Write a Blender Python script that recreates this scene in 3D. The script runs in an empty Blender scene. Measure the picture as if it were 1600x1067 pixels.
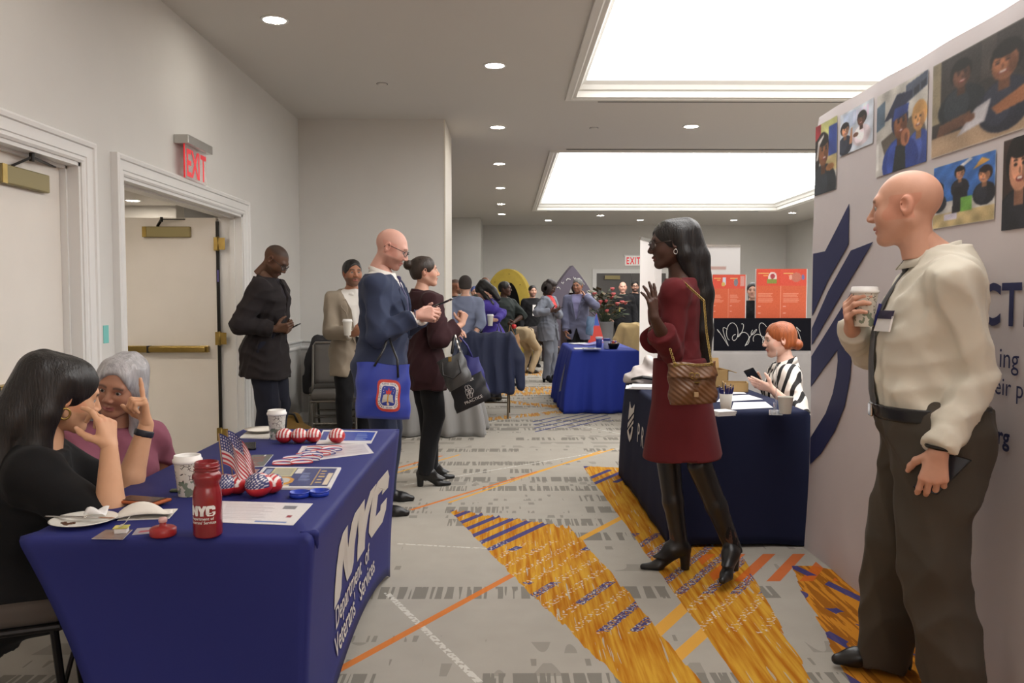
import bpy, bmesh, math, random
import numpy as np
from mathutils import Vector, Matrix
random.seed(7)
C = bpy.context.scene.collection
PI = math.pi
# ---------------------------------------------------------------- camera, light, exposure
SCN = bpy.context.scene
F_PX, CAM_H, VPX, VPY = 1300.0, 1.35, 790.0, 468.0
PITCH = math.atan((533.5 - VPY) / F_PX); YAW = math.atan((800 - VPX) / F_PX)
cam_data = bpy.data.cameras.new('camera'); cam = bpy.data.objects.new('camera', cam_data); C.objects.link(cam)
cam_data.sensor_width = 36.0; cam_data.lens = 36.0 * F_PX / 1600.0; cam_data.clip_start = 0.05
cam.location = (0, 0, CAM_H); cam.rotation_euler = (PI / 2 - PITCH, 0, -YAW)
SCN.camera = cam
w = bpy.data.worlds.new('world'); SCN.world = w; w.use_nodes = True
w.node_tree.nodes['Background'].inputs[0].default_value = (0.02, 0.02, 0.02, 1)
SCN.view_settings.view_transform = 'Standard'; SCN.view_settings.look = 'None'
SCN.view_settings.exposure = -0.12; SCN.view_settings.gamma = 1.0
SCN.view_settings.use_curve_mapping = False
TRAY_POWER, DOWNLIGHT_POWER, CORRIDOR_POWER = 4.3, 85.0, 330.0
CEIL = 3.30
_R = cam.rotation_euler.to_matrix()
def ray(x, y): return _R @ Vector(((x - 800) / F_PX, (533.5 - y) / F_PX, -1.0))
def at(x, y, d):                      # pixel + depth (metres along +Y)
    r = ray(x, y); t = d / r.y; return Vector((r.x * t, d, CAM_H + r.z * t))
def ground(x, y, z=0.0):
    r = ray(x, y); t = (z - CAM_H) / r.z; return Vector((r.x * t, r.y * t, z))
def onx(x, y, X):                     # pixel onto a plane of constant X
    r = ray(x, y); t = X / r.x; return Vector((X, r.y * t, CAM_H + r.z * t))
# ---------------------------------------------------------------- colour and material helpers
def lin(c): return c / 12.92 if c <= 0.04045 else ((c + 0.055) / 1.055) ** 2.4
def rgb(r, g, b): return (lin(r / 255), lin(g / 255), lin(b / 255), 1.0)
class E:
    nt = None
    def __init__(s, v): s.v = v
    @staticmethod
    def m(op, *a):
        n = E.nt.nodes.new('ShaderNodeMath'); n.operation = op
        for i, q in enumerate(a):
            q = q.v if isinstance(q, E) else q
            if isinstance(q, (int, float)): n.inputs[i].default_value = q
            else: E.nt.links.new(q, n.inputs[i])
        return E(n.outputs[0])
    def __add__(s, o): return E.m('ADD', s, o)
    __radd__ = __add__
    def __sub__(s, o): return E.m('SUBTRACT', s, o)
    def __rsub__(s, o): return E.m('SUBTRACT', o, s)
    def __mul__(s, o): return E.m('MULTIPLY', s, o)
    __rmul__ = __mul__
    def gt(s, o): return E.m('GREATER_THAN', s, o)
    def lt(s, o): return E.m('LESS_THAN', s, o)
    def frac(s): return E.m('FRACT', s)
    def absv(s): return E.m('ABSOLUTE', s)
    def mx(s, o): return E.m('MAXIMUM', s, o)
    def mn(s, o): return E.m('MINIMUM', s, o)
def e_noise(x, y, z=0.0, scale=1.0, detail=2.0):
    nt = E.nt; cb = nt.nodes.new('ShaderNodeCombineXYZ')
    for i, q in enumerate((x, y, z)):
        if isinstance(q, E): nt.links.new(q.v, cb.inputs[i])
        else: cb.inputs[i].default_value = q
    n = nt.nodes.new('ShaderNodeTexNoise'); n.inputs['Scale'].default_value = scale; n.inputs['Detail'].default_value = detail
    nt.links.new(cb.outputs[0], n.inputs['Vector']); return E(n.outputs[0])
def e_mix(f, a, b):
    nt = E.nt; n = nt.nodes.new('ShaderNodeMix'); n.data_type = 'RGBA'
    nt.links.new(f.v, n.inputs[0])
    for q, i in ((a, 6), (b, 7)):
        if isinstance(q, tuple): n.inputs[i].default_value = q
        else: nt.links.new(q, n.inputs[i])
    return n.outputs[2]
MATS = {}
def mat(name, col, rough=0.6, metal=0.0, bump=0.0, bscale=60.0, vary=0.0, vscale=8.0, emit=0.0, spec=0.5, trans=0.0, sheen=0.0, alpha=1.0, attr=False, stretch=None, coat=0.0):
    if name in MATS: return MATS[name]
    m = bpy.data.materials.new(name); m.use_nodes = True; nt = m.node_tree; b = nt.nodes['Principled BSDF']
    b.inputs['Roughness'].default_value = rough; b.inputs['Metallic'].default_value = metal
    b.inputs['Specular IOR Level'].default_value = spec; b.inputs['Base Color'].default_value = col
    b.inputs['Transmission Weight'].default_value = trans; b.inputs['Alpha'].default_value = alpha
    b.inputs['Sheen Weight'].default_value = sheen; b.inputs['Coat Weight'].default_value = coat
    tc = nt.nodes.new('ShaderNodeTexCoord'); src = tc.outputs['Object']
    if stretch:
        mp = nt.nodes.new('ShaderNodeMapping'); mp.inputs['Scale'].default_value = stretch
        nt.links.new(src, mp.inputs[0]); src = mp.outputs[0]
    csock = None
    if attr:
        a = nt.nodes.new('ShaderNodeAttribute'); a.attribute_name = 'Col'; csock = a.outputs['Color']
    if vary > 0:
        n = nt.nodes.new('ShaderNodeTexNoise'); n.inputs['Scale'].default_value = vscale; n.inputs['Detail'].default_value = 3
        nt.links.new(src, n.inputs['Vector'])
        hs = nt.nodes.new('ShaderNodeHueSaturation')
        mr = nt.nodes.new('ShaderNodeMapRange'); mr.inputs[1].default_value = 0.3; mr.inputs[2].default_value = 0.7
        mr.inputs[3].default_value = 1 - vary; mr.inputs[4].default_value = 1 + vary
        nt.links.new(n.outputs[0], mr.inputs[0]); nt.links.new(mr.outputs[0], hs.inputs['Value'])
        if csock: nt.links.new(csock, hs.inputs['Color'])
        else: hs.inputs['Color'].default_value = col
        csock = hs.outputs[0]
    if csock: nt.links.new(csock, b.inputs['Base Color'])
    if bump > 0:
        n = nt.nodes.new('ShaderNodeTexNoise'); n.inputs['Scale'].default_value = bscale; n.inputs['Detail'].default_value = 3
        nt.links.new(src, n.inputs['Vector'])
        bp = nt.nodes.new('ShaderNodeBump'); bp.inputs['Strength'].default_value = bump; bp.inputs['Distance'].default_value = 0.004
        nt.links.new(n.outputs[0], bp.inputs['Height']); nt.links.new(bp.outputs[0], b.inputs['Normal'])
    if emit > 0:
        b.inputs['Emission Color'].default_value = col; b.inputs['Emission Strength'].default_value = emit
    MATS[name] = m; return m
def cloth(name, col, rough=0.85, bump=0.35, vary=0.06, sheen=0.03, bscale=14.0):
    return mat(name, col, rough, bump=bump, bscale=bscale, vary=vary, vscale=5.0, sheen=sheen, spec=0.25)
# ---------------------------------------------------------------- mesh helpers
def tag(o, label=None, cat=None, group=None, kind=None):
    if label: o['label'] = label
    if cat: o['category'] = cat
    if group: o['group'] = group
    if kind: o['kind'] = kind
    return o
def empty(name, loc=(0, 0, 0), rz=0.0):
    o = bpy.data.objects.new(name, None); C.objects.link(o); o.location = loc; o.rotation_euler = (0, 0, rz)
    o.empty_display_size = 0.1; return o
def thing(name, label, cat, loc=(0, 0, 0), rz=0.0, group=None): return tag(empty(name, loc, rz), label, cat, group)
class MB:
    def __init__(s): s.v = []; s.f = []; s.col = None
    def add(s, vs, fs):
        o = len(s.v); s.v += [tuple(p) for p in vs]; s.f += [tuple(i + o for i in f) for f in fs]; return s
    def box(s, lo, hi):
        (a, b, c), (d, e, f) = lo, hi
        return s.add([(a,b,c),(d,b,c),(d,e,c),(a,e,c),(a,b,f),(d,b,f),(d,e,f),(a,e,f)],
                     [(0,3,2,1),(4,5,6,7),(0,1,5,4),(1,2,6,5),(2,3,7,6),(3,0,4,7)])
    def obox(s, c, ax, ay, az, hx, hy, hz):   # oriented box
        c = Vector(c); ax, ay, az = Vector(ax) * hx, Vector(ay) * hy, Vector(az) * hz
        vs = [c + ax * i + ay * j + az * k for k in (-1, 1) for i, j in ((-1,-1),(1,-1),(1,1),(-1,1))]
        return s.add(vs, [(0,3,2,1),(4,5,6,7),(0,1,5,4),(1,2,6,5),(2,3,7,6),(3,0,4,7)])
    def bar(s, p, q, w, h=None, up=(0, 0, 1)):
        p, q = Vector(p), Vector(q); d = (q - p); L = d.length; d /= L; h = h or w
        u = Vector(up)
        if abs(d.dot(u)) > 0.95: u = Vector((1, 0, 0))
        x = d.cross(u).normalized(); y = x.cross(d).normalized()
        return s.obox((p + q) / 2, x, d, y, w / 2, L / 2, h / 2)
    def tube(s, pts, r, n=8, caps=True, closed=False):
        pts = [Vector(p) for p in pts]; m = len(pts); rr = r if isinstance(r, (list, tuple)) else [r] * m
        ref = None; o = len(s.v)
        for i, p in enumerate(pts):
            a = pts[i - 1] if (i > 0 or closed) else p; b = pts[(i + 1) % m] if (i < m - 1 or closed) else p
            t = (b - a).normalized()
            if ref is None: ref = Vector((0, 0, 1)) if abs(t.z) < 0.9 else Vector((1, 0, 0))
            x = t.cross(ref).normalized(); y = x.cross(t).normalized(); ref = y
            for k in range(n):
                g = 2 * PI * k / n; s.v.append(tuple(p + x * (math.cos(g) * rr[i]) + y * (math.sin(g) * rr[i])))
        for i in range(m if closed else m - 1):
            j = (i + 1) % m
            for k in range(n):
                k2 = (k + 1) % n; s.f.append((o + i*n + k, o + i*n + k2, o + j*n + k2, o + j*n + k))
        if caps and not closed:
            s.f.append(tuple(o + k for k in range(n - 1, -1, -1))); s.f.append(tuple(o + (m-1)*n + k for k in range(n)))
        return s
    def lathe(s, prof, n=20, c=(0, 0, 0), squash=1.0):
        o = len(s.v); m = len(prof)
        for r, z in prof:
            for k in range(n):
                g = 2 * PI * k / n; s.v.append((c[0] + r * math.cos(g), c[1] + r * squash * math.sin(g), c[2] + z))
        for i in range(m - 1):
            for k in range(n):
                k2 = (k + 1) % n; s.f.append((o + i*n + k, o + i*n + k2, o + (i+1)*n + k2, o + (i+1)*n + k))
        s.f.append(tuple(o + k for k in range(n - 1, -1, -1))); s.f.append(tuple(o + (m-1)*n + k for k in range(n)))
        return s
    def prism(s, pts, fn, d):       # pts in 2D, fn(u,v)->world point, d thickness vector
        n = len(pts); a = [Vector(fn(*p)) for p in pts]; d = Vector(d)
        ar = sum(pts[i][0] * pts[(i+1) % n][1] - pts[(i+1) % n][0] * pts[i][1] for i in range(n))
        vs = a + [p + d for p in a]
        fs = [tuple(range(n - 1, -1, -1)), tuple(range(n, 2 * n))] + [(i, (i+1) % n, (i+1) % n + n, i + n) for i in range(n)]
        return s.add(vs, fs)
    def grid(s, nu, nv, fn, keep=None):
        o = len(s.v)
        for j in range(nv + 1):
            for i in range(nu + 1): s.v.append(tuple(fn(i / nu, j / nv)))
        for j in range(nv):
            for i in range(nu):
                if keep and not keep((i + .5) / nu, (j + .5) / nv): continue
                a = o + j * (nu + 1) + i; s.f.append((a, a + 1, a + nu + 2, a + nu + 1))
        return s
    def mesh(s, name, smooth=False):
        me = bpy.data.meshes.new(name); me.from_pydata(s.v, [], s.f); me.update()
        if smooth: me.polygons.foreach_set('use_smooth', [True] * len(me.polygons))
        return me
    def build(s, name, m=None, parent=None, smooth=False, bevel=0.0, solid=0.0, fix=True, seg=2, sub=0):
        me = s.mesh(name, smooth)
        if fix or bevel:
            bm = bmesh.new(); bm.from_mesh(me)
            if fix: bmesh.ops.recalc_face_normals(bm, faces=bm.faces)
            if bevel:
                bmesh.ops.bevel(bm, geom=[e for e in bm.edges if len(e.link_faces) == 2 and e.calc_face_angle(0) > 0.6], offset=bevel, segments=seg, affect='EDGES', profile=0.5)
            bm.to_mesh(me); bm.free()
        if smooth and bevel: me.polygons.foreach_set('use_smooth', [True] * len(me.polygons))
        o = bpy.data.objects.new(name, me); C.objects.link(o)
        if m: me.materials.append(m)
        if parent: o.parent = parent
        if solid:
            md = o.modifiers.new('solid', 'SOLIDIFY'); md.thickness = solid; md.offset = 0
        if sub:
            md = o.modifiers.new('sub', 'SUBSURF'); md.levels = sub; md.render_levels = sub
        return o
def setcol(o, cols):
    me = o.data; ca = me.color_attributes.new('Col', 'FLOAT_COLOR', 'POINT')
    cols = np.asarray(cols, dtype=np.float32)
    if cols.shape[1] == 3: cols = np.hstack([cols, np.ones((len(cols), 1), np.float32)])
    ca.data.foreach_set('color', cols.ravel()); return o
def srgb2lin(a):
    a = np.asarray(a, dtype=np.float64) / 255.0
    return np.where(a <= 0.04045, a / 12.92, ((a + 0.055) / 1.055) ** 2.4)
def panel(name, fn, nu, nv, painter, m, parent=None, solid=0.0):
    """a flat print: a fine grid whose ink colours come from painter(U, V) -> sRGB array"""
    mb = MB().grid(nu, nv, fn); o = mb.build(name, m, parent, fix=False)
    V, U = np.meshgrid(np.linspace(0, 1, nv + 1), np.linspace(0, 1, nu + 1), indexing='ij')
    img = painter(U, V); setcol(o, srgb2lin(img).reshape(-1, 3))
    if solid:
        md = o.modifiers.new('solid', 'SOLIDIFY'); md.thickness = solid; md.offset = -1
    return o
class Paint:      # tiny painter on a u,v grid
    def __init__(s, U, V, base, asp=1.0):
        s.U = U; s.V = V; s.asp = asp; s.I = np.zeros(U.shape + (3,)); s.I[:] = base
    def put(s, mask, c): s.I[mask] = c; return s
    def ell(s, cx, cy, rx, ry, c, rot=0.0):
        x, y = s.U - cx, s.V - cy; co, si = math.cos(rot), math.sin(rot)
        return s.put(((x*co + y*si) / rx) ** 2 + ((-x*si + y*co) / ry) ** 2 < 1, c)
    def rect(s, a, b, c2, d, c): return s.put((s.U > a) & (s.U < c2) & (s.V > b) & (s.V < d), c)
    def poly(s, pts, c):
        ins = np.zeros(s.U.shape, bool); n = len(pts)
        for i in range(n):
            (x1, y1), (x2, y2) = pts[i], pts[(i+1) % n]
            cond = (y1 > s.V) != (y2 > s.V)
            with np.errstate(divide='ignore', invalid='ignore'):
                xi = (x2 - x1) * (s.V - y1) / ((y2 - y1) if y2 != y1 else 1e-9) + x1
            ins ^= cond & (s.U < xi)
        return s.put(ins, c)
    def soft(s, n=1):
        for _ in range(n):
            q = np.pad(s.I, ((1, 1), (1, 1), (0, 0)), mode='edge'); s.I = (q[1:-1, 1:-1] * 2 + q[:-2, 1:-1] + q[2:, 1:-1] + q[1:-1, :-2] + q[1:-1, 2:]) / 6
        return s
    def cloud(s, amp, seed=0):
        r = np.random.RandomState(seed); w_ = 0
        for k in range(8):
            a, b, c = r.uniform(-26, 26), r.uniform(-26, 26), r.uniform(0, 6.28); w_ = w_ + np.sin(a * s.U + b * s.V + c) / 8
        s.I = np.clip(s.I * (1 + amp * 2 * w_[..., None]), 0, 255); return s
    def noise(s, amp, seed=0):
        r = np.random.RandomState(seed); s.I = np.clip(s.I + r.normal(0, amp, s.U.shape)[..., None], 0, 255); return s
    def lines(s, a, b, c2, d, n, c, fill=0.5, seed=0):     # rows of tiny unreadable print
        r = np.random.RandomState(seed)
        for i in range(n):
            v0 = b + (d - b) * i / n; v1 = v0 + (d - b) / n * fill
            s.rect(a, v0, a + (c2 - a) * r.uniform(0.55, 1.0), v1, c)
        return s
def text_mesh(txt, size=1.0, bold=0.0, shear=0.0, space=1.0, width=1.0, align='LEFT'):
    cu = bpy.data.curves.new('t', 'FONT'); cu.body = txt; cu.size = size; cu.offset = bold; cu.shear = shear
    cu.space_character = space; cu.align_x = align; cu.resolution_u = 3; cu.extrude = 0.0
    o = bpy.data.objects.new('t', cu); C.objects.link(o)
    dg = bpy.context.evaluated_depsgraph_get(); me = bpy.data.meshes.new_from_object(o.evaluated_get(dg))
    bpy.data.objects.remove(o); bpy.data.curves.remove(cu)
    v = np.array([p.co[:] for p in me.vertices]); f = [tuple(p.vertices) for p in me.polygons]; bpy.data.meshes.remove(me)
    v[:, 0] *= width
    return v, f
def lettering(name, txt, fn, m, parent, size, bold=0.0, shear=0.0, space=1.0, width=1.0, align='LEFT'):
    """letters as thin raised print; fn(u,v) -> point on the surface"""
    v, f = text_mesh(txt, size, bold, shear, space, width, align)
    mb = MB(); mb.add([fn(p[0], p[1]) for p in v], f); return mb.build(name, m, parent, fix=False)
# ---------------------------------------------------------------- the room
WX = -2.25; PIER_Y, PIER_X, PIER_B = 9.14, -0.668, 10.2
M_WALL = mat('wall_paint', rgb(211, 209, 205), 0.75, bump=0.05, bscale=120, vary=0.015, vscale=3)
M_CEIL = mat('ceiling_paint', rgb(208, 204, 199), 0.85, bump=0.04, bscale=140)
M_TRIM = mat('trim_paint', rgb(226, 225, 223), 0.4, bump=0.03, bscale=30)
M_DOOR = mat('door_paint', rgb(226, 220, 212), 0.5, vary=0.02, vscale=4)
M_BRASS = mat('brushed_brass', rgb(160, 136, 78), 0.35, 1.0, vary=0.1, vscale=20)
M_BRONZE = mat('bronze_closer', rgb(140, 128, 88), 0.45, 0.4)
M_DARKMETAL = mat('dark_metal', rgb(38, 36, 34), 0.4, 0.7)
M_CHROME = mat('chrome', rgb(190, 188, 184), 0.2, 1.0)
M_BLACK = mat('black_plastic', rgb(18, 18, 20), 0.4)
def carpet():
    m = bpy.data.materials.new('carpet'); m.use_nodes = True; nt = m.node_tree; E.nt = nt
    b = nt.nodes['Principled BSDF']; b.inputs['Roughness'].default_value = 0.95; b.inputs['Specular IOR Level'].default_value = 0.1
    g = nt.nodes.new('ShaderNodeNewGeometry'); sp = nt.nodes.new('ShaderNodeSeparateXYZ'); nt.links.new(g.outputs['Position'], sp.inputs[0])
    x, y = E(sp.outputs[0]), E(sp.outputs[1])
    fine = e_noise(x, y, 0, 900, 1)
    base = e_mix(e_noise(x, y, 3, 7, 3), rgb(160, 154, 144), rgb(172, 166, 156))
    # grey barcode rows that run across the aisle
    def rows(f, k, thr, fx, thb, lo, hi):
        r_ = E.m('FLOOR', y * f); fy = (y * f).frac()
        return e_noise(r_ * 7.31, 0.5, k, 1.0, 0).gt(thr) * e_noise(x * fx, r_ * 5.17 + y * 1.5, k + 1, 1.0, 1).gt(thb) * e_noise(x * 1.7, r_ * 3.3, k + 2, 1.0, 1).gt(0.47) * fy.gt(lo) * fy.lt(hi)
    big = rows(3.3, 1.0, 0.46, 40.0, 0.47, 0.2, 0.72); small = rows(9.1, 5.0, 0.54, 24.0, 0.60, 0.35, 0.9); slab = rows(5.2, 9.0, 0.55, 5.0, 0.52, 0.2, 0.75)
    c = e_mix((big * 0.8).mx(small * 0.6).mx(slab * 0.42), base, rgb(116, 112, 104))
    # diagonal coordinates: s along the orange stripes, t across them
    a = math.atan(0.623); sx, sy = math.sin(a), math.cos(a)
    t = x * sy - y * sx; s = x * sx + y * sy
    rag = (e_noise(x * 34.0, y * 2.0, 0, 1.0, 2) - 0.5)
    def tline(x0, y0, wd, s0, s1):
        t0 = x0 * sy - y0 * sx
        return ((t - t0).absv().lt(wd)) * s.gt(s0) * s.lt(s1)
    def pline(p, q, wd):
        (x0, y0), (x1, y1) = p, q; L = math.hypot(x1 - x0, y1 - y0); dx, dy = (x1 - x0) / L, (y1 - y0) / L
        tt = (x - x0) * dy - (y - y0) * dx; ss = (x - x0) * dx + (y - y0) * dy
        return tt.absv().lt(wd) * ss.gt(0.0) * ss.lt(L)
    white = pline((-0.55, 3.78), (-0.08, 2.85), 0.014).mx(pline((-0.75, 6.0), (1.3, 7.7), 0.009)).mx(pline((-1.4, 7.4), (0.9, 10.6), 0.010)).mx(pline((-0.6, 4.55), (0.2, 4.4), 0.008)).mx(pline((0.6, 9.2), (1.6, 7.6), 0.01))
    c = e_mix(white * (e_noise(x * 60.0, y * 60.0, 3, 1.0, 0).gt(0.42)) * 0.7, c, rgb(214, 211, 202))
    org = pline((-0.64, 2.93), (0.10, 4.13), 0.019).mx(pline((-0.61, 5.29), (0.25, 6.48), 0.014)).mx(pline((-0.95, 6.5), (-0.55, 7.15), 0.016))
    yel = pline((0.10, 4.13), (0.80, 5.22), 0.022).mx(pline((0.25, 6.48), (0.98, 7.47), 0.014)).mx(pline((-0.38, 5.48), (0.86, 7.38), 0.012)).mx(pline((-0.85, 6.45), (-0.4, 7.2), 0.012)).mx(pline((0.42, 3.0), (0.98, 3.9), 0.03)).mx(pline((0.56, 2.95), (1.02, 3.62), 0.028))
    c = e_mix(org * 0.9, c, rgb(206, 116, 40)); c = e_mix(yel * 0.9, c, rgb(216, 158, 52))
    # streaky yellow bands
    def half(p, q, jit):    # >0 to the right of p->q
        (x0, y0), (x1, y1) = p, q; L = math.hypot(x1 - x0, y1 - y0); dx, dy = (x1 - x0) / L, (y1 - y0) / L
        return ((x - x0) * dy - (y - y0) * dx + rag * jit).gt(0.0)
    b1 = half((0.44, 2.8), (0.03, 4.02), 0.0) 
    b1 = half((0.42, 2.85), (0.03, 4.02), .05) * half((0.03, 4.02), (-0.37, 5.30), .03) * half((-0.37, 5.30), (0.42, 4.86), 0.25) * half((0.36, 5.0), (0.53, 4.0), .05) * half((0.53, 4.0), (0.70, 2.8), .06) * y.gt(1.6)
    b2 = half((0.83, 2.8), (0.62, 6.75), .03) * half((1.22, 4.1), (1.08, 2.8), .08) * half((0.5, 6.72), (1.5, 6.5), .05)
    b3 = half((1.20, 2.8), (1.42, 4.0), .05) * y.lt(4.15) * half((1.5, 4.2), (1.75, 4.0), .02)
    far = ((x - 0.9).absv().lt(1.3) * (y - 12.4 + rag * 0.5 - (x - 0.9) * 0.25).absv().lt(0.55)).mx((x - 1.3).absv().lt(1.5) * (y - 15.3 + rag).absv().lt(0.5)).mx(((x - 0.55).absv().lt(0.5)) * (y - 10.55 + (x - 0.5) * 0.9 + rag * 0.3).absv().lt(0.16)).mx((x - 0.3).absv().lt(0.75) * (y - 9.7 - (x - 0.3) * 0.7 + rag * 0.25).absv().lt(0.13)).mx((x + 1.2).absv().lt(0.8) * (y - 9.3 - x * 0.4).absv().lt(0.06))
    streak = e_noise(x * 48.0, y * 2.6, 6, 1.0, 3)
    gold = e_mix(E.m('SMOOTH_MIN', (streak - 0.36) * 3.6, 1.0, 0.1).mx(0.0), rgb(168, 102, 20), rgb(200, 152, 52))
    gold = e_mix(e_noise(x * 60.0, y * 3.0, 12, 1.0, 2).gt(0.66) * 0.8, gold, rgb(176, 168, 150))
    ragged_far = e_noise(x * 26.0, y * 1.5, 21, 1.0, 2)
    c = e_mix(b1 * 1.0, c, gold); c = e_mix(b2 * 1.0, c, gold)
    c = e_mix(far * ragged_far.gt(0.46) * 0.85, c, gold)
    brown = e_mix(streak.gt(0.5), rgb(150, 92, 26), rgb(196, 130, 40)); c = e_mix(b3 * 1.0, c, brown)
    st = x.gt(1.0) * x.lt(1.6) * y.gt(3.92) * y.lt(4.35) * (((x * 0.84 - y * 0.54) * 7.5).frac()).lt(0.42)
    c = e_mix(st * 0.9, c, rgb(196, 98, 36))
    # navy dashes across the bands, frayed in places
    fr = e_noise(x * 70.0, y * 70.0, 4, 1.0, 0)
    cell = (t * 9.0).frac(); on = cell.lt(0.40)
    r1 = y.gt(4.42) + (y.lt(3.92) * y.gt(3.32)); seg = e_noise(s * 1.6, E.m('FLOOR', t * 9.0) * 3.7, 1, 1.0, 0).gt(0.42)
    blue1 = b1 * on * seg * r1 * (fr.gt(0.40).mx(y.gt(4.3)))
    blue2 = b2 * on * seg * ((y.gt(6.0)) + (y.lt(4.75) * y.gt(3.75))) * (fr.gt(0.44).mx(y.gt(5.9)))
    blue3 = b3 * (((x * 0.95 + y * 0.3) * 5.0).frac()).lt(0.25) * (e_noise(x, y, 2, 6, 0).gt(0.5))
    far_b = (x - 0.75).absv().lt(0.45) * (y - 9.25 - (x - .75) * 0.9).absv().lt(0.45) * (((x * sy - y * 0.62) * 7.0).frac()).lt(0.22)
    c = e_mix(blue1.mx(blue2).mx(blue3).mx(far_b) * 0.92, c, rgb(52, 60, 116))
    frm = b1.mx(b2) * fr.gt(0.62) * (y.lt(4.6)) * (y.gt(3.3)) * on
    c = e_mix(frm * 0.7, c, rgb(206, 202, 192))
    hs = nt.nodes.new('ShaderNodeHueSaturation'); nt.links.new(c, hs.inputs['Color']); nt.links.new((fine * 0.5 + 0.72).v, hs.inputs['Value'])
    nt.links.new(hs.outputs[0], b.inputs['Base Color'])
    bp = nt.nodes.new('ShaderNodeBump'); bp.inputs['Strength'].default_value = 0.4; bp.inputs['Distance'].default_value = 0.003
    nt.links.new(fine.v, bp.inputs['Height']); nt.links.new(bp.outputs[0], b.inputs['Normal'])
    return m
XR, YB, YF = 7.4, -10.5, 22.0
def struct(mb, name, m, parent=None, **k):
    o = mb.build(name, m, parent, **k)
    if parent is None: o['kind'] = 'structure'
    return o
struct(MB().box((-6.0, YB, -0.1), (XR, YF, 0.0)), 'floor', carpet())
# ceiling with two recessed light trays, plus an unseen one added for frontal light
TX0, TX1, T1, T2, T0 = 0.68, 5.9, (0.9, 8.1), (11.1, 18.2), (-9.3, -2.1)
cb = MB()
for lo, hi in (((WX - .2, YB), (TX0, YF)), ((TX1, YB), (XR, YF)), ((TX0, YB), (TX1, T0[0])), ((TX0, T0[1]), (TX1, T1[0])), ((TX0, T1[1]), (TX1, T2[0])), ((TX0, T2[1]), (TX1, YF))):
    cb.box((lo[0], lo[1], CEIL), (hi[0], hi[1], CEIL + 0.08))
ceil = struct(cb, 'ceiling', M_CEIL)
M_LUM = mat('luminous_panel', (1.0, 0.995, 0.985, 1), 0.6, emit=TRAY_POWER)
M_TRAYWHITE = mat('tray_moulding', rgb(226, 224, 218), 0.45)
M_SLOT = mat('slot_black', rgb(60, 56, 52), 0.6)
pm = None
for ti, (y0, y1) in enumerate((T1, T2, T0)):
    lum = thing('light_tray', ('nearer' if ti == 0 else 'farther') + ' glowing panelled light tray recessed in the ceiling', 'ceiling light', ((TX0 + TX1) / 2, (y0 + y1) / 2, CEIL + 0.2))
    if ti == 0: lum['label'] = 'glowing panelled ceiling light tray above the white printed backdrop'
    elif ti == 1: lum['label'] = 'glowing panelled ceiling light tray in front of the far wall'
    else: lum['label'] = 'unseen panelled ceiling light tray added behind the camera for frontal light'
    nx, ny = 10, 6; dx, dy = (TX1 - TX0) / nx, (y1 - y0) / ny
    for i in range(nx):
        for j in range(ny):
            if pm is None: pm = MB().box((-dx/2 + .004, -dy/2 + .004, 0), (dx/2 - .004, dy/2 - .004, 0.01)).mesh('panel'); pm.materials.append(M_LUM)
            o = bpy.data.objects.new('panel', pm); C.objects.link(o); o.parent = lum
            o.location = (TX0 + dx * (i + .5) - (TX0 + TX1) / 2, y0 + dy * (j + .5) - (y0 + y1) / 2, 0)
    fr = MB().box((-(TX1 - TX0)/2 - .1, -(y1 - y0)/2 - .1, 0.012), ((TX1 - TX0)/2 + .1, (y1 - y0)/2 + .1, 0.03)); fr.build('tray_back', M_TRAYWHITE, lum)
    # stepped crown moulding round the opening
    tr = MB(); prof = [(-0.10, 0.0), (-0.10, -0.022), (-0.045, -0.022), (-0.03, -0.008), (0.0, -0.008), (0.004, 0.05), (0.03, 0.06), (0.05, 0.10), (0.085, 0.13), (0.085, 0.195), (0.0, 0.198)]
    ring = [(TX0, y0, 1, 1), (TX1, y0, -1, 1), (TX1, y1, -1, -1), (TX0, y1, 1, -1)]; n = len(prof)
    for (cx, cy, ux, uy) in ring:
        for (a_, z_) in prof: tr.v.append((cx + ux * a_, cy + uy * a_, CEIL + z_))
    for q in range(4):
        for i in range(n - 1): tr.f.append((q*n + i, q*n + i + 1, ((q+1) % 4)*n + i + 1, ((q+1) % 4)*n + i))
    struct(tr, 'trim_%d' % (ti + 1 if ti < 2 else 10), M_TRAYWHITE)
for k, (x0, x1, yy) in enumerate(((0.9, 5.6, 8.28), (0.78, 5.7, 10.9), (0.9, 5.6, 18.5))):
    sl = thing('slot_diffuser', ['long dark linear air slot between the two light trays', 'dark linear air slot in the ceiling at the near edge of the far tray', 'thin dark linear air slot between far tray and far wall'][k], 'air vent', ((x0 + x1) / 2, yy, CEIL - 0.004), group='ceiling air slots')
    MB().box((-(x1-x0)/2, -0.05, 0), ((x1-x0)/2, 0.05, 0.004)).build('frame', M_CEIL, sl)
    for q in (-0.022, 0.022): MB().box((-(x1-x0)/2 + .01, q - .013, -0.002), ((x1-x0)/2 - .01, q + .013, 0.0)).build('slot', M_SLOT, sl)
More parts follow.
